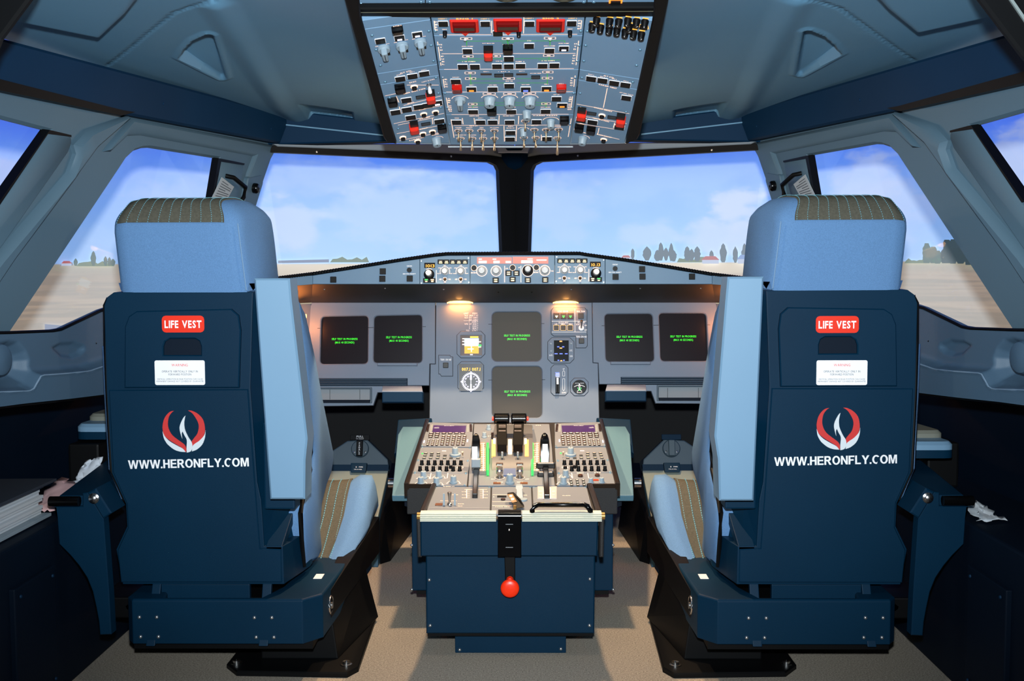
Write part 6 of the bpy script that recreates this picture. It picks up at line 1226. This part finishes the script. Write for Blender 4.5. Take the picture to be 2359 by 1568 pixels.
for x0, x1 in ((1099, 1179), (1181, 1263)):
    w_ = MB().plate(ccw(GP.pts(rect(x0, 592.5 - (x0 > 1150) * 1, x1, 607))), (), 0, .0015, GP.M()).build('display_window', FCUW, pn)
    tb = MB(); [strip(tb, GP, GP.hit(a, b), GP.hit(c, b), h_, .002) for a, b, c, h_ in (((x0 + 4, 597, x0 + 11, .003), (x0 + 36, 597, x0 + 44, .003), (x0 + 4, 603.5, x0 + 22, .007), (x0 + 38, 603.5, x0 + 52, .007), (x0 + 66, 603.5, x0 + 78, .006)) if x0 < 1150 else ((x0 + 34, 596.5, x0 + 46, .003), (x0 + 20, 603, x0 + 46, .008), (x0 + 55, 599, x0 + 78, .003)))]; tb.build('display_digits', LITW, w_)
for x, y, r, nm in ((1110, 624, 8, 'speed_knob'), (1143, 624, 8, 'heading_knob'), (1255, 623, 8.5, 'vertical_speed_knob')):
    gknob(x, y, r, .024, pn, nm); a, b = GP.hit(x, y); arc(rg, GP, (a, b), .0158, 0, 360, .0018, n=24)
x, y = 1216, 623; a, b = GP.hit(x, y); child('altitude_base', knobm('baro_base', .014, .012, BTN, 20, skirt=1.15), pn, GP.M(a, b)); child('altitude_knob', knobm('baro_knob', .0098, .030, mat('knob_pale', None), 18, skirt=1.1), pn, GP.M(a, b + .003)); arc(rg, GP, (a, b), .0175, 0, 360, .0012, n=24)
for x, y in ((1092, 617), (1181, 616.5), (1235.5, 616)): a, b = GP.hit(x, y); MB().lathe([(.008, 0), (.008, .003), (.0065, .0035), (.0065, .001), (0, .001)], GP.M(a, b), 18).build('push_knob', BTN, pn, smooth=40); arc(rg, GP, (a, b), .0085, 0, 360, .0016, .0012, 20)
for x, y in ((1142, 645.5), (1171.5, 629), (1189.5, 629), (1181, 643.5), (1216, 645), (1256, 644.5)): gb(x, y, 13, 11, pn, rim=BLACK); legend(lg, x, y - 2.2, 7, 2.2); legend(lg, x, y + 2.4, 7, 2.6)
for x in (1162.5, 1200): pline(rg, GP, [(x, 612), (x, 650)], .0018)
for x, y, t_ in ((1168, 618, 'LOC'), (1196, 616, 'AP'), (1092, 628, 'SPD MACH'), (1235, 627, 'METRIC'), (1272, 624, 'V/S'), (1216, 611, '100 1000')): label(tx, GP, x, y, t_, 3, wpx=len(t_) * 1.8)
lg.build('button_legends', mat('legend_cream', None), pn); rg.build('dial_marks', TXT, pn); tx.build('panel_lettering', TXT, pn)
# ------------------------------------------------------------------ overhead panel: three facets in a black frame
f0 = P0(1175, 333, 2.83); r0_ = P0(1168, 45, 2.235)
OC = PL(f0, (1, 0, 0), r0_ - f0)
vL = OC.w(*OC.hit(993, 45)) - OC.w(*OC.hit(1037, 331)); vR = OC.w(*OC.hit(1347, 45)) - OC.w(*OC.hit(1314, 331))
def facet(o, v, sgn, deg):
    v = v.normalized(); u = (OC.u - v * OC.u.dot(v)).normalized(); n = u.cross(v); u2 = u * math.cos(R(deg)) + n * math.sin(R(deg)) * sgn
    return PL(o, u2, v)
OL = facet(OC.w(*OC.hit(1037, 331)), vL, -1, 9); OR = facet(OC.w(*OC.hit(1314, 331)), vR, 1, 9)
oh = thing('overhead_panel', 'grey blue overhead panel full of switches in a black frame under the ceiling', 'overhead panel', (0, 2.5, 1.4))
OPM = mat('overhead_paint', (118, 152, 182), .5, var=(8, .03), bump=(900, .05))
def opl(pl, px, nm, par=oh, h=0): return MB().plate(inset(ccw(pl.pts(px)), .0006), (), h - .012, h, pl.M(), c=.001).build(nm, OPM, par)
LS = ((992, 45), (1037, 331))                             # left seam
def lx(y, a=993, b=1037): return a + (b - a) * (y - 45) / 286
def rx(y): return 1347 + (1314 - 1347) * (y - 45) / 286
cplates = [(45, 82), (82, 160), (160, 212), (212, 263), (263, 331)]
CP = [opl(OC, [(lx(a), a), (rx(a), a), (rx(b), b), (lx(b), b)], 'center_overhead_plate') for a, b in ((24, 82), (82, 160), (160, 213), (213, 264), (264, 333))]
def ledge(y): return 833 + (913 - 833) * (y - 45) / 285
def redge(y): return 1504 + (1440 - 1504) * (y - 45) / 285
LPs = [opl(OL, [(ledge(a + 14), a + 14 * 1.6), (lx(a) - 1, a), (lx(b) - 1, b), (ledge(b + 14), b + 14 * 1.6) if b < 330 else (914, 329)], 'left_overhead_plate') for a, b in ((25, 45), (45, 148), (148, 173), (173, 330))]
RPs = [opl(OR, [(rx(a) + 1, a), (redge(a + 14), a + 14 * 1.6), (redge(b + 14), b + 14 * 1.6) if b < 330 else (1439, 329), (rx(b) + 1, b)], 'right_overhead_plate') for a, b in ((25, 160), (160, 184), (184, 330))]
def plof(px, py):
    if px < lx(py): return OL, next((p for p, e in zip(LPs, (45, 148, 173, 999)) if py - (lx(py) - px) * .17 < e), LPs[-1])
    if px > rx(py): return OR, next((p for p, e in zip(RPs, (160, 184, 999)) if py - (px - rx(py)) * .17 < e), RPs[-1])
    return OC, next(p for p, e in zip(CP, (82, 160, 213, 264, 999)) if py < e)
# frame bars
FB2 = OC.off(.012)
def obar(px, nm, h0=-.10, h1=.0, pl=None): pl = pl or FB2; return MB().plate(ccw(pl.pts(px)), (), h0, h1, pl.M(), c=.003).build(nm, BLACK, oh)
OLo, ORo = OL.off(.006), OR.off(.006)
obar([(786, -30), (826, -30), (832, 40), (914, 333), (890, 327), (884, 318)], 'frame_bar', -.12, .0, OLo); obar([(1546, -30), (1508, -30), (1504, 40), (1440, 333), (1468, 322), (1474, 310)], 'frame_bar', -.12, .0, ORo)
obar([(812, 20), (1530, 17), (1512, 40), (830, 41)], 'frame_crossbar', -.05, .0); 
mb = MB(); pline(mb, FB2, [(818, 29), (1524, 26)], .0028, .0008); mb.build('crossbar_edge', mat('edge_olive', (120, 118, 96), .4), oh)
cb = opl(OC, [(808, -60), (1538, -60), (1528, 15), (816, 18)], 'breaker_panel')
mb = MB(); pline(mb, OC, [(980, -20), (980, 18)], .002, .001); pline(mb, OC, [(1352, -20), (1352, 16)], .002, .001); mb.build('panel_gap', EDGE, cb)
for q in ((814, 9), (832, 9), (970, 5), (990, 5), (1345, 5), (1368, 5)): a, b = OC.hit(*q); put('screw', screwm, cb, OC.M(a, b))
a, b = OC.hit(1418, 3); MB().plate(rrect(.026, .022, .002), [rrect(.020, .015, .001)], 0, .003, OC.M(a, b)).build('lit_frame', LITO, cb); MB().plate(rrect(.019, .014, .001), (), 0, .006, OC.M(a, b)).build('breaker_button', BTN, cb)
for x in (1168, 1300): a, b = OC.hit(x, -8); MB().lathe([(.024, 0), (.024, .004), (.020, .006), (0, .006)], OC.M(a, b), 28, sy=.5).build('reading_lamp', mat('lamp_ring', (80, 78, 66), .4), cb, smooth=40)
# front face and underside of the housing
mb = MB(); e = [OL.w(*OL.hit(905, 330)), OC.w(*OC.hit(1037, 333)), OC.w(*OC.hit(1314, 333)), OR.w(*OR.hit(1448, 330))]
mb.loft([e, [v + Vector((0, .012, .02)) for v in e], [v + Vector((0, .10, .14)) for v in e], [v + Vector((0, -.05, .14)) for v in e]], close=False, cap=False); mb.build('housing_front', mat('header_grey', None), oh)
e2 = [OC.w(*OC.hit(1032, 334)), OC.w(*OC.hit(1320, 334))]; MB().tube([e2[0] + Vector((0, .004, -.004)), e2[1] + Vector((0, .004, -.004))], .0022, 6).build('front_bead', mat('bead_steel', (170, 180, 188), .4), oh)
# --- switches
marks = {}; RIM = mat('rim_white', (225, 228, 232), .5, emit=(255, 235, 225), es=.3)
def mk(px, py, kind='w'):
    pl, par = plof(px, py); return marks.setdefault((par, kind), [MB(), pl])[0], pl
def ob(px, py, w=22, lit=None, hgt=1, nm='pushbutton', col=BTN, hh=.0045, rim=RIM):
    pl, par = plof(px, py); k = pl.px(px, py, 100) / 100; W_ = round(w * k, 3); D_ = round(w * k * .80 * hgt, 3); a, b = pl.hit(px, py + 2)
    c_, r_ = pbtn(W_, D_, hh, col, rim); q = child(nm, c_, par, pl.M(a, b, 0))
    if r_: child('button_rim', r_, q, pl.M(a, b, 0))
    if lit:
        MB().plate(rrect(W_ * .5, D_ * .34, .001), (), 0, .0006, pl.M(a, b - D_ * .14, hh)).build('lit_legend', lit, q)
    return q
for x, y in ((922, 178), (950, 172), (977, 166), (911, 255), (937, 249), (964, 243), (985, 239), (946, 267), (1012, 276), (936, 227),
             (1077, 114), (1219, 102), (1266, 113), (1066, 150), (1094, 150), (1145, 149), (1172, 149), (1199, 148), (1250, 148), (1277, 147),
             (1050, 184), (1173, 194), (1135, 202), (1282, 224), (1090, 254), (1178, 254), (1257, 253), (1052, 278), (1107, 278), (1135, 278), (1174, 278), (1236, 277), (1176, 302), (1175, 317), (1260, 316),
             (1362, 178), (1388, 182), (1415, 188), (1441, 192), (1443, 222), (1339, 273), (1365, 278), (1427, 290), (1021, 51), (1118, 51), (1220, 51), (1317, 50), (876, 91)): ob(x, y)
for x, y in ((1172, 132), (1147, 73)): ob(x, y, 22)
for x, y, m in ((920, 84, LITV), (961, 76, LITV), (1007, 234, LITV), (1299, 108, LITV), (1211, 202, LITB), (1086, 202, LITO), (1259, 201, LITO), (1295, 239, LITO)): ob(x, y, 22, m)
for x, y in ((1149, 171), (1172, 170), (1234, 175), (969, 221), (981, 283), (1363, 259), (1410, 268)): ob(x, y, 19, None, .8, 'blank_button', mat('button_slate', (44, 50, 56), .4), .003, BLACK)
for x, y in ((1120, 170), (1202, 170)):
    pl, par = plof(x, y); a, b = pl.hit(x, y); MB().box((-.0125, -.003, 0), (.0125, .003, .002), 0, pl.M(a, b)).build('voltage_window', mat('window_dark', (40, 24, 22), .3), par)
def guard(px, py, w, m, hgt=1.0, nm='switch_guard', hh=.02):
    pl, par = plof(px, py); k = pl.px(px, py, 100) / 100; a, b = pl.hit(px, py - 4); w_ = w * k
    return MB().plate(rrect(w_, w_ * 1.15 * hgt, .002), (), 0, hh, pl.M(a, b), c=.003).build(nm, m, par, smooth=30)
for x, y in ((1125, 121), (991, 222), (953, 293), (1341, 262), (1431, 276)):
    g = guard(x, y, 20, REDG); pl, par = plof(x, y); a, b = pl.hit(x, y - 13); MB().box((-.010, -.006, 0), (.010, .006, .012), 0, pl.M(a, b)).build('guard_base', BTN, g)
for x, y, w in ((1170, 112, 23), (1133, 254, 22), (921, 203, 23), (904, 234, 21), (1018, 295, 20), (1335, 294, 20), (1362, 299, 20), (1300, 276, 21), (915, 68, 26)): guard(x, y, w, GLOSS, 1.0 if w != 26 else .55, 'black_guard', .014)
for x, y in ((1053, 204), (1293, 203)):
    g = guard(x, y, 23, mat('guard_red_clear', (190, 24, 16), .2), .9, 'generator_guard', .012); tb = MB(); pl, par = plof(x, y); a, b = pl.hit(x, y - 4)
    for i in (-1, 1): tb.box((-.009, .004 * i - .0015, .0121), (.009, .004 * i + .0015, .0128), 0, pl.M(a, b))
    tb.build('guard_window', mat('window_dark', None), g)
# fire handles
for x, y in ((1070, 58), (1170, 56), (1268, 57)):
    pl, par = plof(x, y); k = pl.px(x, y, 100) / 100; a, b = pl.hit(x, y + 2); w = 66 * k
    fh = MB().plate(rnd([(-w / 2, -.022), (-w * .16, -.022), (0, -.038), (w * .16, -.022), (w / 2, -.022), (w / 2, .026), (-w / 2, .026)], .003, 2), [rrect(w * .80, .034, .002, 2, 0, .005)], 0, .004, pl.M(a, b), c=.002).build('fire_handle_guard', mat('fire_red', (236, 30, 14), .4), par)
    MB().plate(rrect(w * .79, .033, .002, 2, 0, .005), (), 0, .010, pl.M(a, b), c=.002).build('fire_pushbutton', mat('fire_red_clear', (100, 5, 5), .6, spec=.1, emit=(150, 6, 6), es=.2), fh); tb = MB(); tb.box((-w * .35, -.002, .010), (w * .35, .010, .0106), 0, pl.M(a, b)); tb.build('fire_window', mat('window_dark', None), fh)
    MB().lathe([(.003, 0), (.003, .002), (0, .002)], pl.M(a, b - .029, .0142), 10).build('guard_rivet', WHITE, fh)
for x, y in ((1025, 73), (1195, 73), (1313, 72)): pl, par = plof(x, y); a, b = pl.hit(x, y); child('test_button', knobm('test_button', .0045, .012, BTN, 10, skirt=1.1), par, pl.M(a, b))
# rotary knobs
for x, y in ((884, 110), (926, 103), (968, 95)):
    pl, par = plof(x, y); a, b = pl.hit(x, y); q = child('mode_selector', barknob('adirs_knob', .0135, .022), par, pl.M(a, b)); MB().plate(rrect(.021, .016, .001), (), 0, .003, pl.M(a, b - .022), c=.0005).build('selector_stop', BTN, q)
for x, y in ((1060, 228),): pl, par = plof(x, y); a, b = pl.hit(x, y); child('air_selector', barknob('adirs_knob', .0135, .022), par, pl.M(a, b))
for x, y, r in ((1128, 228, .013), (1174, 228, .013), (1221, 228, .013), (1214, 258, .0105), (1269, 278, .0095), (1206, 299, .0085), (1005, 320, .0115), (1343, 317, .0105)):
    pl, par = plof(x, y); a, b = pl.hit(x, y); child('rotary_knob', knobm('oh_knob', r, .020, KNOB, 10, skirt=1.12), par, pl.M(a, b))
for x, y in ((954, 198), (976, 261), (1003, 256), (928, 315), (974, 306), (996, 301), (962, 323), (1387, 264), (1391, 320)):
    pl, par = plof(x, y); a, b = pl.hit(x, y + 1)
    q = MB().lathe([(.0085, 0), (.0085, .002), (.0065, .003), (.0065, .0005), (0, .0005)], pl.M(a, b), 16).build('call_button', LINEW, par, smooth=40); MB().lathe([(.006, 0), (.0055, .008), (0, .008)], pl.M(a, b), 12).build('button_cap', BTN, q, smooth=40)
# toggle switches with metal levers
for x, y, l in ((1056, 300, .018), (1081, 300, .018), (1109, 300, .02), (1139, 300, .02), (1061, 318, .022), (1088, 318, .022), (1113, 318, .022), (1139, 318, .022), (1231, 298, .02), (1258, 298, .02), (1287, 297, .02), (1207, 316, .018), (1234, 316, .018), (1284, 317, .032), (1210, 278, .016)):
    pl, par = plof(x, y); a, b = pl.hit(x, y); q = child('toggle_switch', togglem(), par, pl.M(a, b) @ Matrix.Scale(1.25, 4)); child('switch_lever', leverm(l), q, pl.M(a, b) @ Matrix.Scale(1.2, 4)); mm, _ = mk(x, y); arc(mm, pl, (a, b), .0095, 0, 360, .0012, .001, 16)
pl, par = plof(988, 194); a, b = pl.hit(988, 194); q = child('toggle_switch', togglem(), par, pl.M(a, b)); MB().lathe([(.002, .004), (.0035, .010), (.0048, .016), (.004, .021), (0, .022)], pl.M(a, b) @ Matrix.Rotation(R(25), 4, 'X'), 14).build('white_lever', WHITE, q, smooth=50)
# third audio panel: black knobs
for i, (x, y) in enumerate(((1365, 56), (1384, 60), (1404, 63), (1422, 66), (1441, 70), (1460, 73), (1478, 76), (1447, 44), (1467, 46), (1486, 48), (1375, 43), (1405, 45), (1426, 46), (1450, 58))):
    pl, par = plof(x, y); a, b = pl.hit(x, y); child('volume_knob', knobm('oh_volume', .0072, .016, BTN, 12, skirt=1.1), par, pl.M(a, b, 0, (i * 47) % 120 - 60)); mm, _ = mk(x, y, 'o'); strip(mm, pl, (a - .006, b + .011), (a + .006, b + .011), .004, .001)
mm, pl = mk(1483, 60, 'o'); pline(mm, pl, [(1472, 56), (1492, 59), (1494, 67), (1474, 64), (1472, 56)], .0016); pl, par = plof(1483, 60); a, b = pl.hit(1483, 61); MB().box((-.008, -.006, 0), (.008, .006, .004), 0, pl.M(a, b)).build('reset_switch', BTN, par)
# printed lines and words
def wl(pts, w=.0016, kind='w'): mm, pl = mk(*pts[0], kind); pline(mm, pl, pts, w)
def wt(px, py, s, h, w=None, rot=0, kind='t'): mm, pl = mk(px, py, kind); label(mm, pl, px, py, s, h, .001, rot, w, bold=.025)
for p in ([(1012, 80), (1132, 80)], [(1150, 80), (1330, 79)], [(1017, 124), (1326, 123)], [(1023, 160), (1322, 158)], [(1028, 212), (1320, 211)], [(1040, 264), (1310, 263)], [(1045, 289), (1316, 288)], [(1000, 48), (1002, 69)], [(1008, 96), (1016, 151)], [(1020, 177), (1024, 202)], [(1028, 225), (1034, 254)], [(1039, 275), (1046, 317)], [(1333, 94), (1327, 150)], [(1325, 174), (1322, 200)], [(1319, 222), (1315, 253)], [(1316, 273), (1309, 315)], [(1340, 47), (1338, 67)], [(1133, 48), (1132, 76)], [(1207, 40), (1206, 77)],
          [(1065, 272), (1067, 286)], [(1092, 272), (1094, 286)], [(1150, 266), (1149, 286)], [(1195, 267), (1194, 286)], [(1161, 290), (1162, 326)], [(1190, 290), (1189, 325)], [(1247, 310), (1247, 324)],
          [(937, 196), (1011, 178 + 18)], [(887, 221), (920, 214)], [(930, 243), (1016, 221)], [(913, 222), (919, 236)], [(901, 265), (1019, 243)], [(920, 246), (923, 257)], [(907, 285), (1023, 261)], [(996, 272), (997, 286)], [(914, 308), (1024, 287)], [(920, 324), (1029, 302)], [(917, 288), (1000, 271)],
          [(1329, 240), (1450, 262)], [(1399, 203), (1390, 248)], [(1334, 266), (1444, 285)], [(1330, 284), (1432, 300)], [(1416, 283), (1413, 294)], [(1380, 295), (1377, 309)], [(1375, 309), (1427, 321)], [(1323, 299), (1325, 293)]): wl(p)
for s_, x, y, dx_, dy_ in (('FIRE', 1004, 51, .6, 6), ('HYD', 1015, 103, .9, 6.2), ('FUEL', 1019, 130, .9, 6), ('ELEC', 1027, 183, .6, 5.5), ('AIR', 1034, 227, .5, 4.5), ('COND', 1037, 244, .4, 4), ('FIRE', 1335, 48, -.6, 6), ('HYD', 1326, 101, -.9, 6.2), ('FUEL', 1323, 128, -.9, 6), ('ELEC', 1318, 180, -.6, 5.5), ('AIR', 1314, 224, -.5, 4.5), ('COND', 1312, 240, -.4, 4)):
    for i, ch in enumerate(s_): wt(x + dx_ * i, y + dy_ * i, ch, 4.6, 6)
for s_, x, y, h, w in (('TEST', 1024, 68, 3.5, 12), ('TEST', 1196, 67, 3.5, 10), ('TEST', 1313, 67, 3.5, 12), ('ENG 1 PUMP', 1077, 107, 3, 26), ('RAT MAN ON', 1125, 100, 3, 27), ('ELEC PUMP', 1170, 103, 3, 24), ('PTU', 1219, 94, 3, 9), ('ENG 2 PUMP', 1266, 106, 3, 26), ('ELEC PUMP', 1299, 100, 3, 24), ('L TK PUMPS', 1080, 142, 3.4, 30), ('CTR TK', 1150, 141, 3, 16), ('PUMP 2', 1198, 142, 3, 20), ('R TK PUMPS', 1263, 140, 3.4, 30), ('BAT 1', 1120, 165, 3, 12), ('BAT 2', 1202, 164, 3, 12), ('1  BAT  2', 1161, 165, 3, 26), ('GALLEY', 1050, 178, 3, 16), ('AC ESS FEED', 1234, 169, 3, 26), ('BUS TIE', 1173, 187, 3, 16), ('IDG 1', 1053, 195, 3, 10), ('GEN 1', 1086, 196, 3, 11), ('APU GEN', 1135, 196, 3, 18), ('EXT PWR', 1211, 195, 3, 18), ('GEN 2', 1259, 194, 3, 11), ('IDG 2', 1293, 193, 3, 10), ('ANTI ICE', 1092, 267, 4, 22), ('PROBE HEAT', 1172, 267, 3.4, 26), ('CABIN PRESS', 1256, 266, 3.8, 56), ('EXT LT', 1091, 290, 4, 18), ('INT LT', 1232, 289, 3.6, 16), ('APU', 1176, 291, 3.6, 12), ('SIGNS', 1284, 291, 3.4, 16), ('WING', 1052, 272, 3, 10), ('ENG 1', 1107, 272, 3, 11), ('ENG 2', 1135, 272, 3, 11), ('STROBE', 1056, 294, 3, 14), ('BEACON', 1081, 294, 3, 14), ('WING', 1109, 294, 3, 9), ('NAV & LOGO', 1139, 294, 3, 20), ('RWY TURN OFF', 1061, 311, 3, 26), ('LAND', 1090, 311, 3, 14), ('NOSE', 1114, 311, 3, 11), ('MASTER SW', 1176, 295, 3, 18), ('START', 1175, 310, 3, 12), ('HOT AIR', 1282, 218, 3, 14), ('ENG 1 BLEED', 1090, 247, 3, 22), ('APU BLEED', 1178, 247, 3, 20), ('ENG 2 BLEED', 1257, 247, 3, 22), ('ADIRS', 915, 60, 5, 20)): wt(x, y, s_, h, w)
for s_, x, y, h, w, r_ in (('FLT CTL', 935, 166, 4.5, 26, 12), ('EVAC', 951, 189, 4.5, 16, 12), ('CAPT & PURS', 986, 186, 3, 30, 12), ('EMER ELEC PWR', 955, 210, 4.5, 52, 12), ('GPWS', 946, 237, 4, 16, 12), ('RCDR', 973, 252, 4, 16, 12), ('OXYGEN', 978, 272, 4, 24, 12), ('CALLS', 976, 296, 4, 18, 12), ('RAIN RPLNT', 960, 320, 4, 34, 12), ('WIPER', 1003, 310, 4, 17, 12), ('ELAC 1', 920, 172, 2.8, 13, 12), ('SEC 1', 949, 166, 2.8, 11, 12), ('FAC 1', 976, 161, 2.8, 11, 12), ('OFF', 868, 107, 3, 7, 0), ('ATT', 893, 101, 3, 8, 0), ('OFF', 911, 98, 3, 7, 0), ('ATT', 936, 92, 3, 8, 0), ('OFF', 953, 90, 3, 7, 0), ('ATT', 977, 84, 3, 8, 0),
                       ('FLT CTL', 1403, 177, 4.5, 24, -12), ('CARGO VENT', 1400, 199, 5, 42, -12), ('AFT ISOL VALVE', 1443, 216, 3, 32, -10), ('CARGO SMOKE', 1389, 252, 4.5, 42, -12), ('VENTILATION', 1384, 276, 4.5, 38, -12), ('FIRE', 1341, 248, 2.8, 10, -12), ('RAIN RPLNT', 1392, 313, 4, 34, -12), ('WIPER', 1347, 306, 4, 17, -12), ('APU', 1340, 285, 3.5, 10, -12), ('ELAC 2', 1362, 172, 2.8, 13, -10), ('SEC 2', 1388, 177, 2.8, 11, -10), ('SEC 3', 1415, 182, 2.8, 11, -10), ('FAC 2', 1442, 187, 2.8, 11, -10)): wt(x, y, s_, h, w, r_)
for s_, x, y, h, w in (('AGENT 1', 1019, 42, 4, 20), ('ENG 1', 1070, 42, 6, 38), ('AGENT 2', 1117, 42, 4, 20), ('AGENT 1', 1219, 41, 4, 20), ('ENG 2', 1269, 41, 6, 38), ('AGENT 2', 1319, 41, 4, 20)): wt(x, y + 1.5, s_, h, w, 0, 'o')
for p in ([(1075, 95), (1075, 105)], [(1075, 95), (1301, 94)], [(1168, 93), (1171, 103)], [(1156, 99), (1184, 98)], [(1267, 92), (1267, 105)], [(1301, 94), (1301, 98)], [(1079, 132), (1079, 139)], [(1053, 140), (1105, 140)], [(1080, 135), (1160, 135)], [(1185, 135), (1265, 134)], [(1265, 131), (1265, 137)], [(1240, 138), (1290, 138)], [(1083, 171), (1085, 195)], [(1085, 182), (1158, 182)], [(1085, 191), (1163, 191)], [(1261, 170), (1261, 194)], [(1190, 191), (1262, 191)], [(1190, 181), (1250, 181)], [(1090, 237), (1258, 236)], [(1089, 243), (1258, 242)], [(1258, 236), (1258, 247)], [(1089, 243), (1089, 248)]): wl(p, .0016, 'g')
for x, y, w in ((1074, 89, 26), (1170, 89, 26), (1267, 88, 26), (1078, 130, 24), (1143, 129, 20), (1264, 128, 24), (1083, 168, 24), (1084, 181, 24), (1262, 166, 24), (1261, 180, 24), (1172, 181, 26), (1127, 216, 28), (1174, 216, 28), (1220, 215, 28), (1089, 240, 20), (1258, 239, 20)):
    for dy in (-2.2, 2.2): wl([(x - w / 2, y + dy), (x + w / 2, y + dy)], .0012)
    for d in (-1, 1): wl([(x + d * w / 2, y - 2.2), (x + d * w / 2, y + 2.2)], .0012)
    wl([(x - w * .36, y), (x - w * .2, y)], .003, 'k'); wl([(x + w * .2, y), (x + w * .36, y)], .003, 'k'); wl([(x - w * .18, y), (x + w * .18, y)], .0026)
for x, y in ((1128, 226), (1174, 226), (1221, 226), (1060, 228), (1206, 298), (1269, 277)): mm, pl = mk(x, y); a, b = pl.hit(x, y); arc(mm, pl, (a, b), .0195 if x != 1206 else .014, 10, 170, .0016)
for x, y, r_ in ((1005, 320, .018), (1343, 317, .017)): mm, pl = mk(x, y); a, b = pl.hit(x, y); arc(mm, pl, (a, b), r_, 10, 90, .0014)
KM = {'w': LINEW, 't': TXT, 'o': mat('amber_print', (255, 190, 90), .5, emit=(255, 170, 50), es=1.0), 'g': LINEG, 'k': BTN}
for (par, kind), (mb, pl) in marks.items():
    o = mb.build({'w': 'printed_lines', 't': 'panel_lettering', 'o': 'amber_lettering', 'g': 'flow_lines', 'k': 'dark_print'}[kind], KM[kind], par)
    if kind in 'wgk': o['kind'] = 'stuff'
# small facet screws along the plate edges
for t in (.08, .2, .33, .47, .6, .72, .86):
    for f, pl, k in ((lambda y: lx(y) + 6, OC, 0), (lambda y: rx(y) - 6, OC, 0), (lambda y: lx(y) - 9, OL, 0), (lambda y: rx(y) + 9, OR, 0), (lambda y: ledge(y) + 14, OL, 10), (lambda y: redge(y) - 14, OR, 10)):
        y = 50 + 275 * t + k; x = f(y); a, b = pl.hit(x, y); put('screw', screwm, oh, pl.M(a, b))
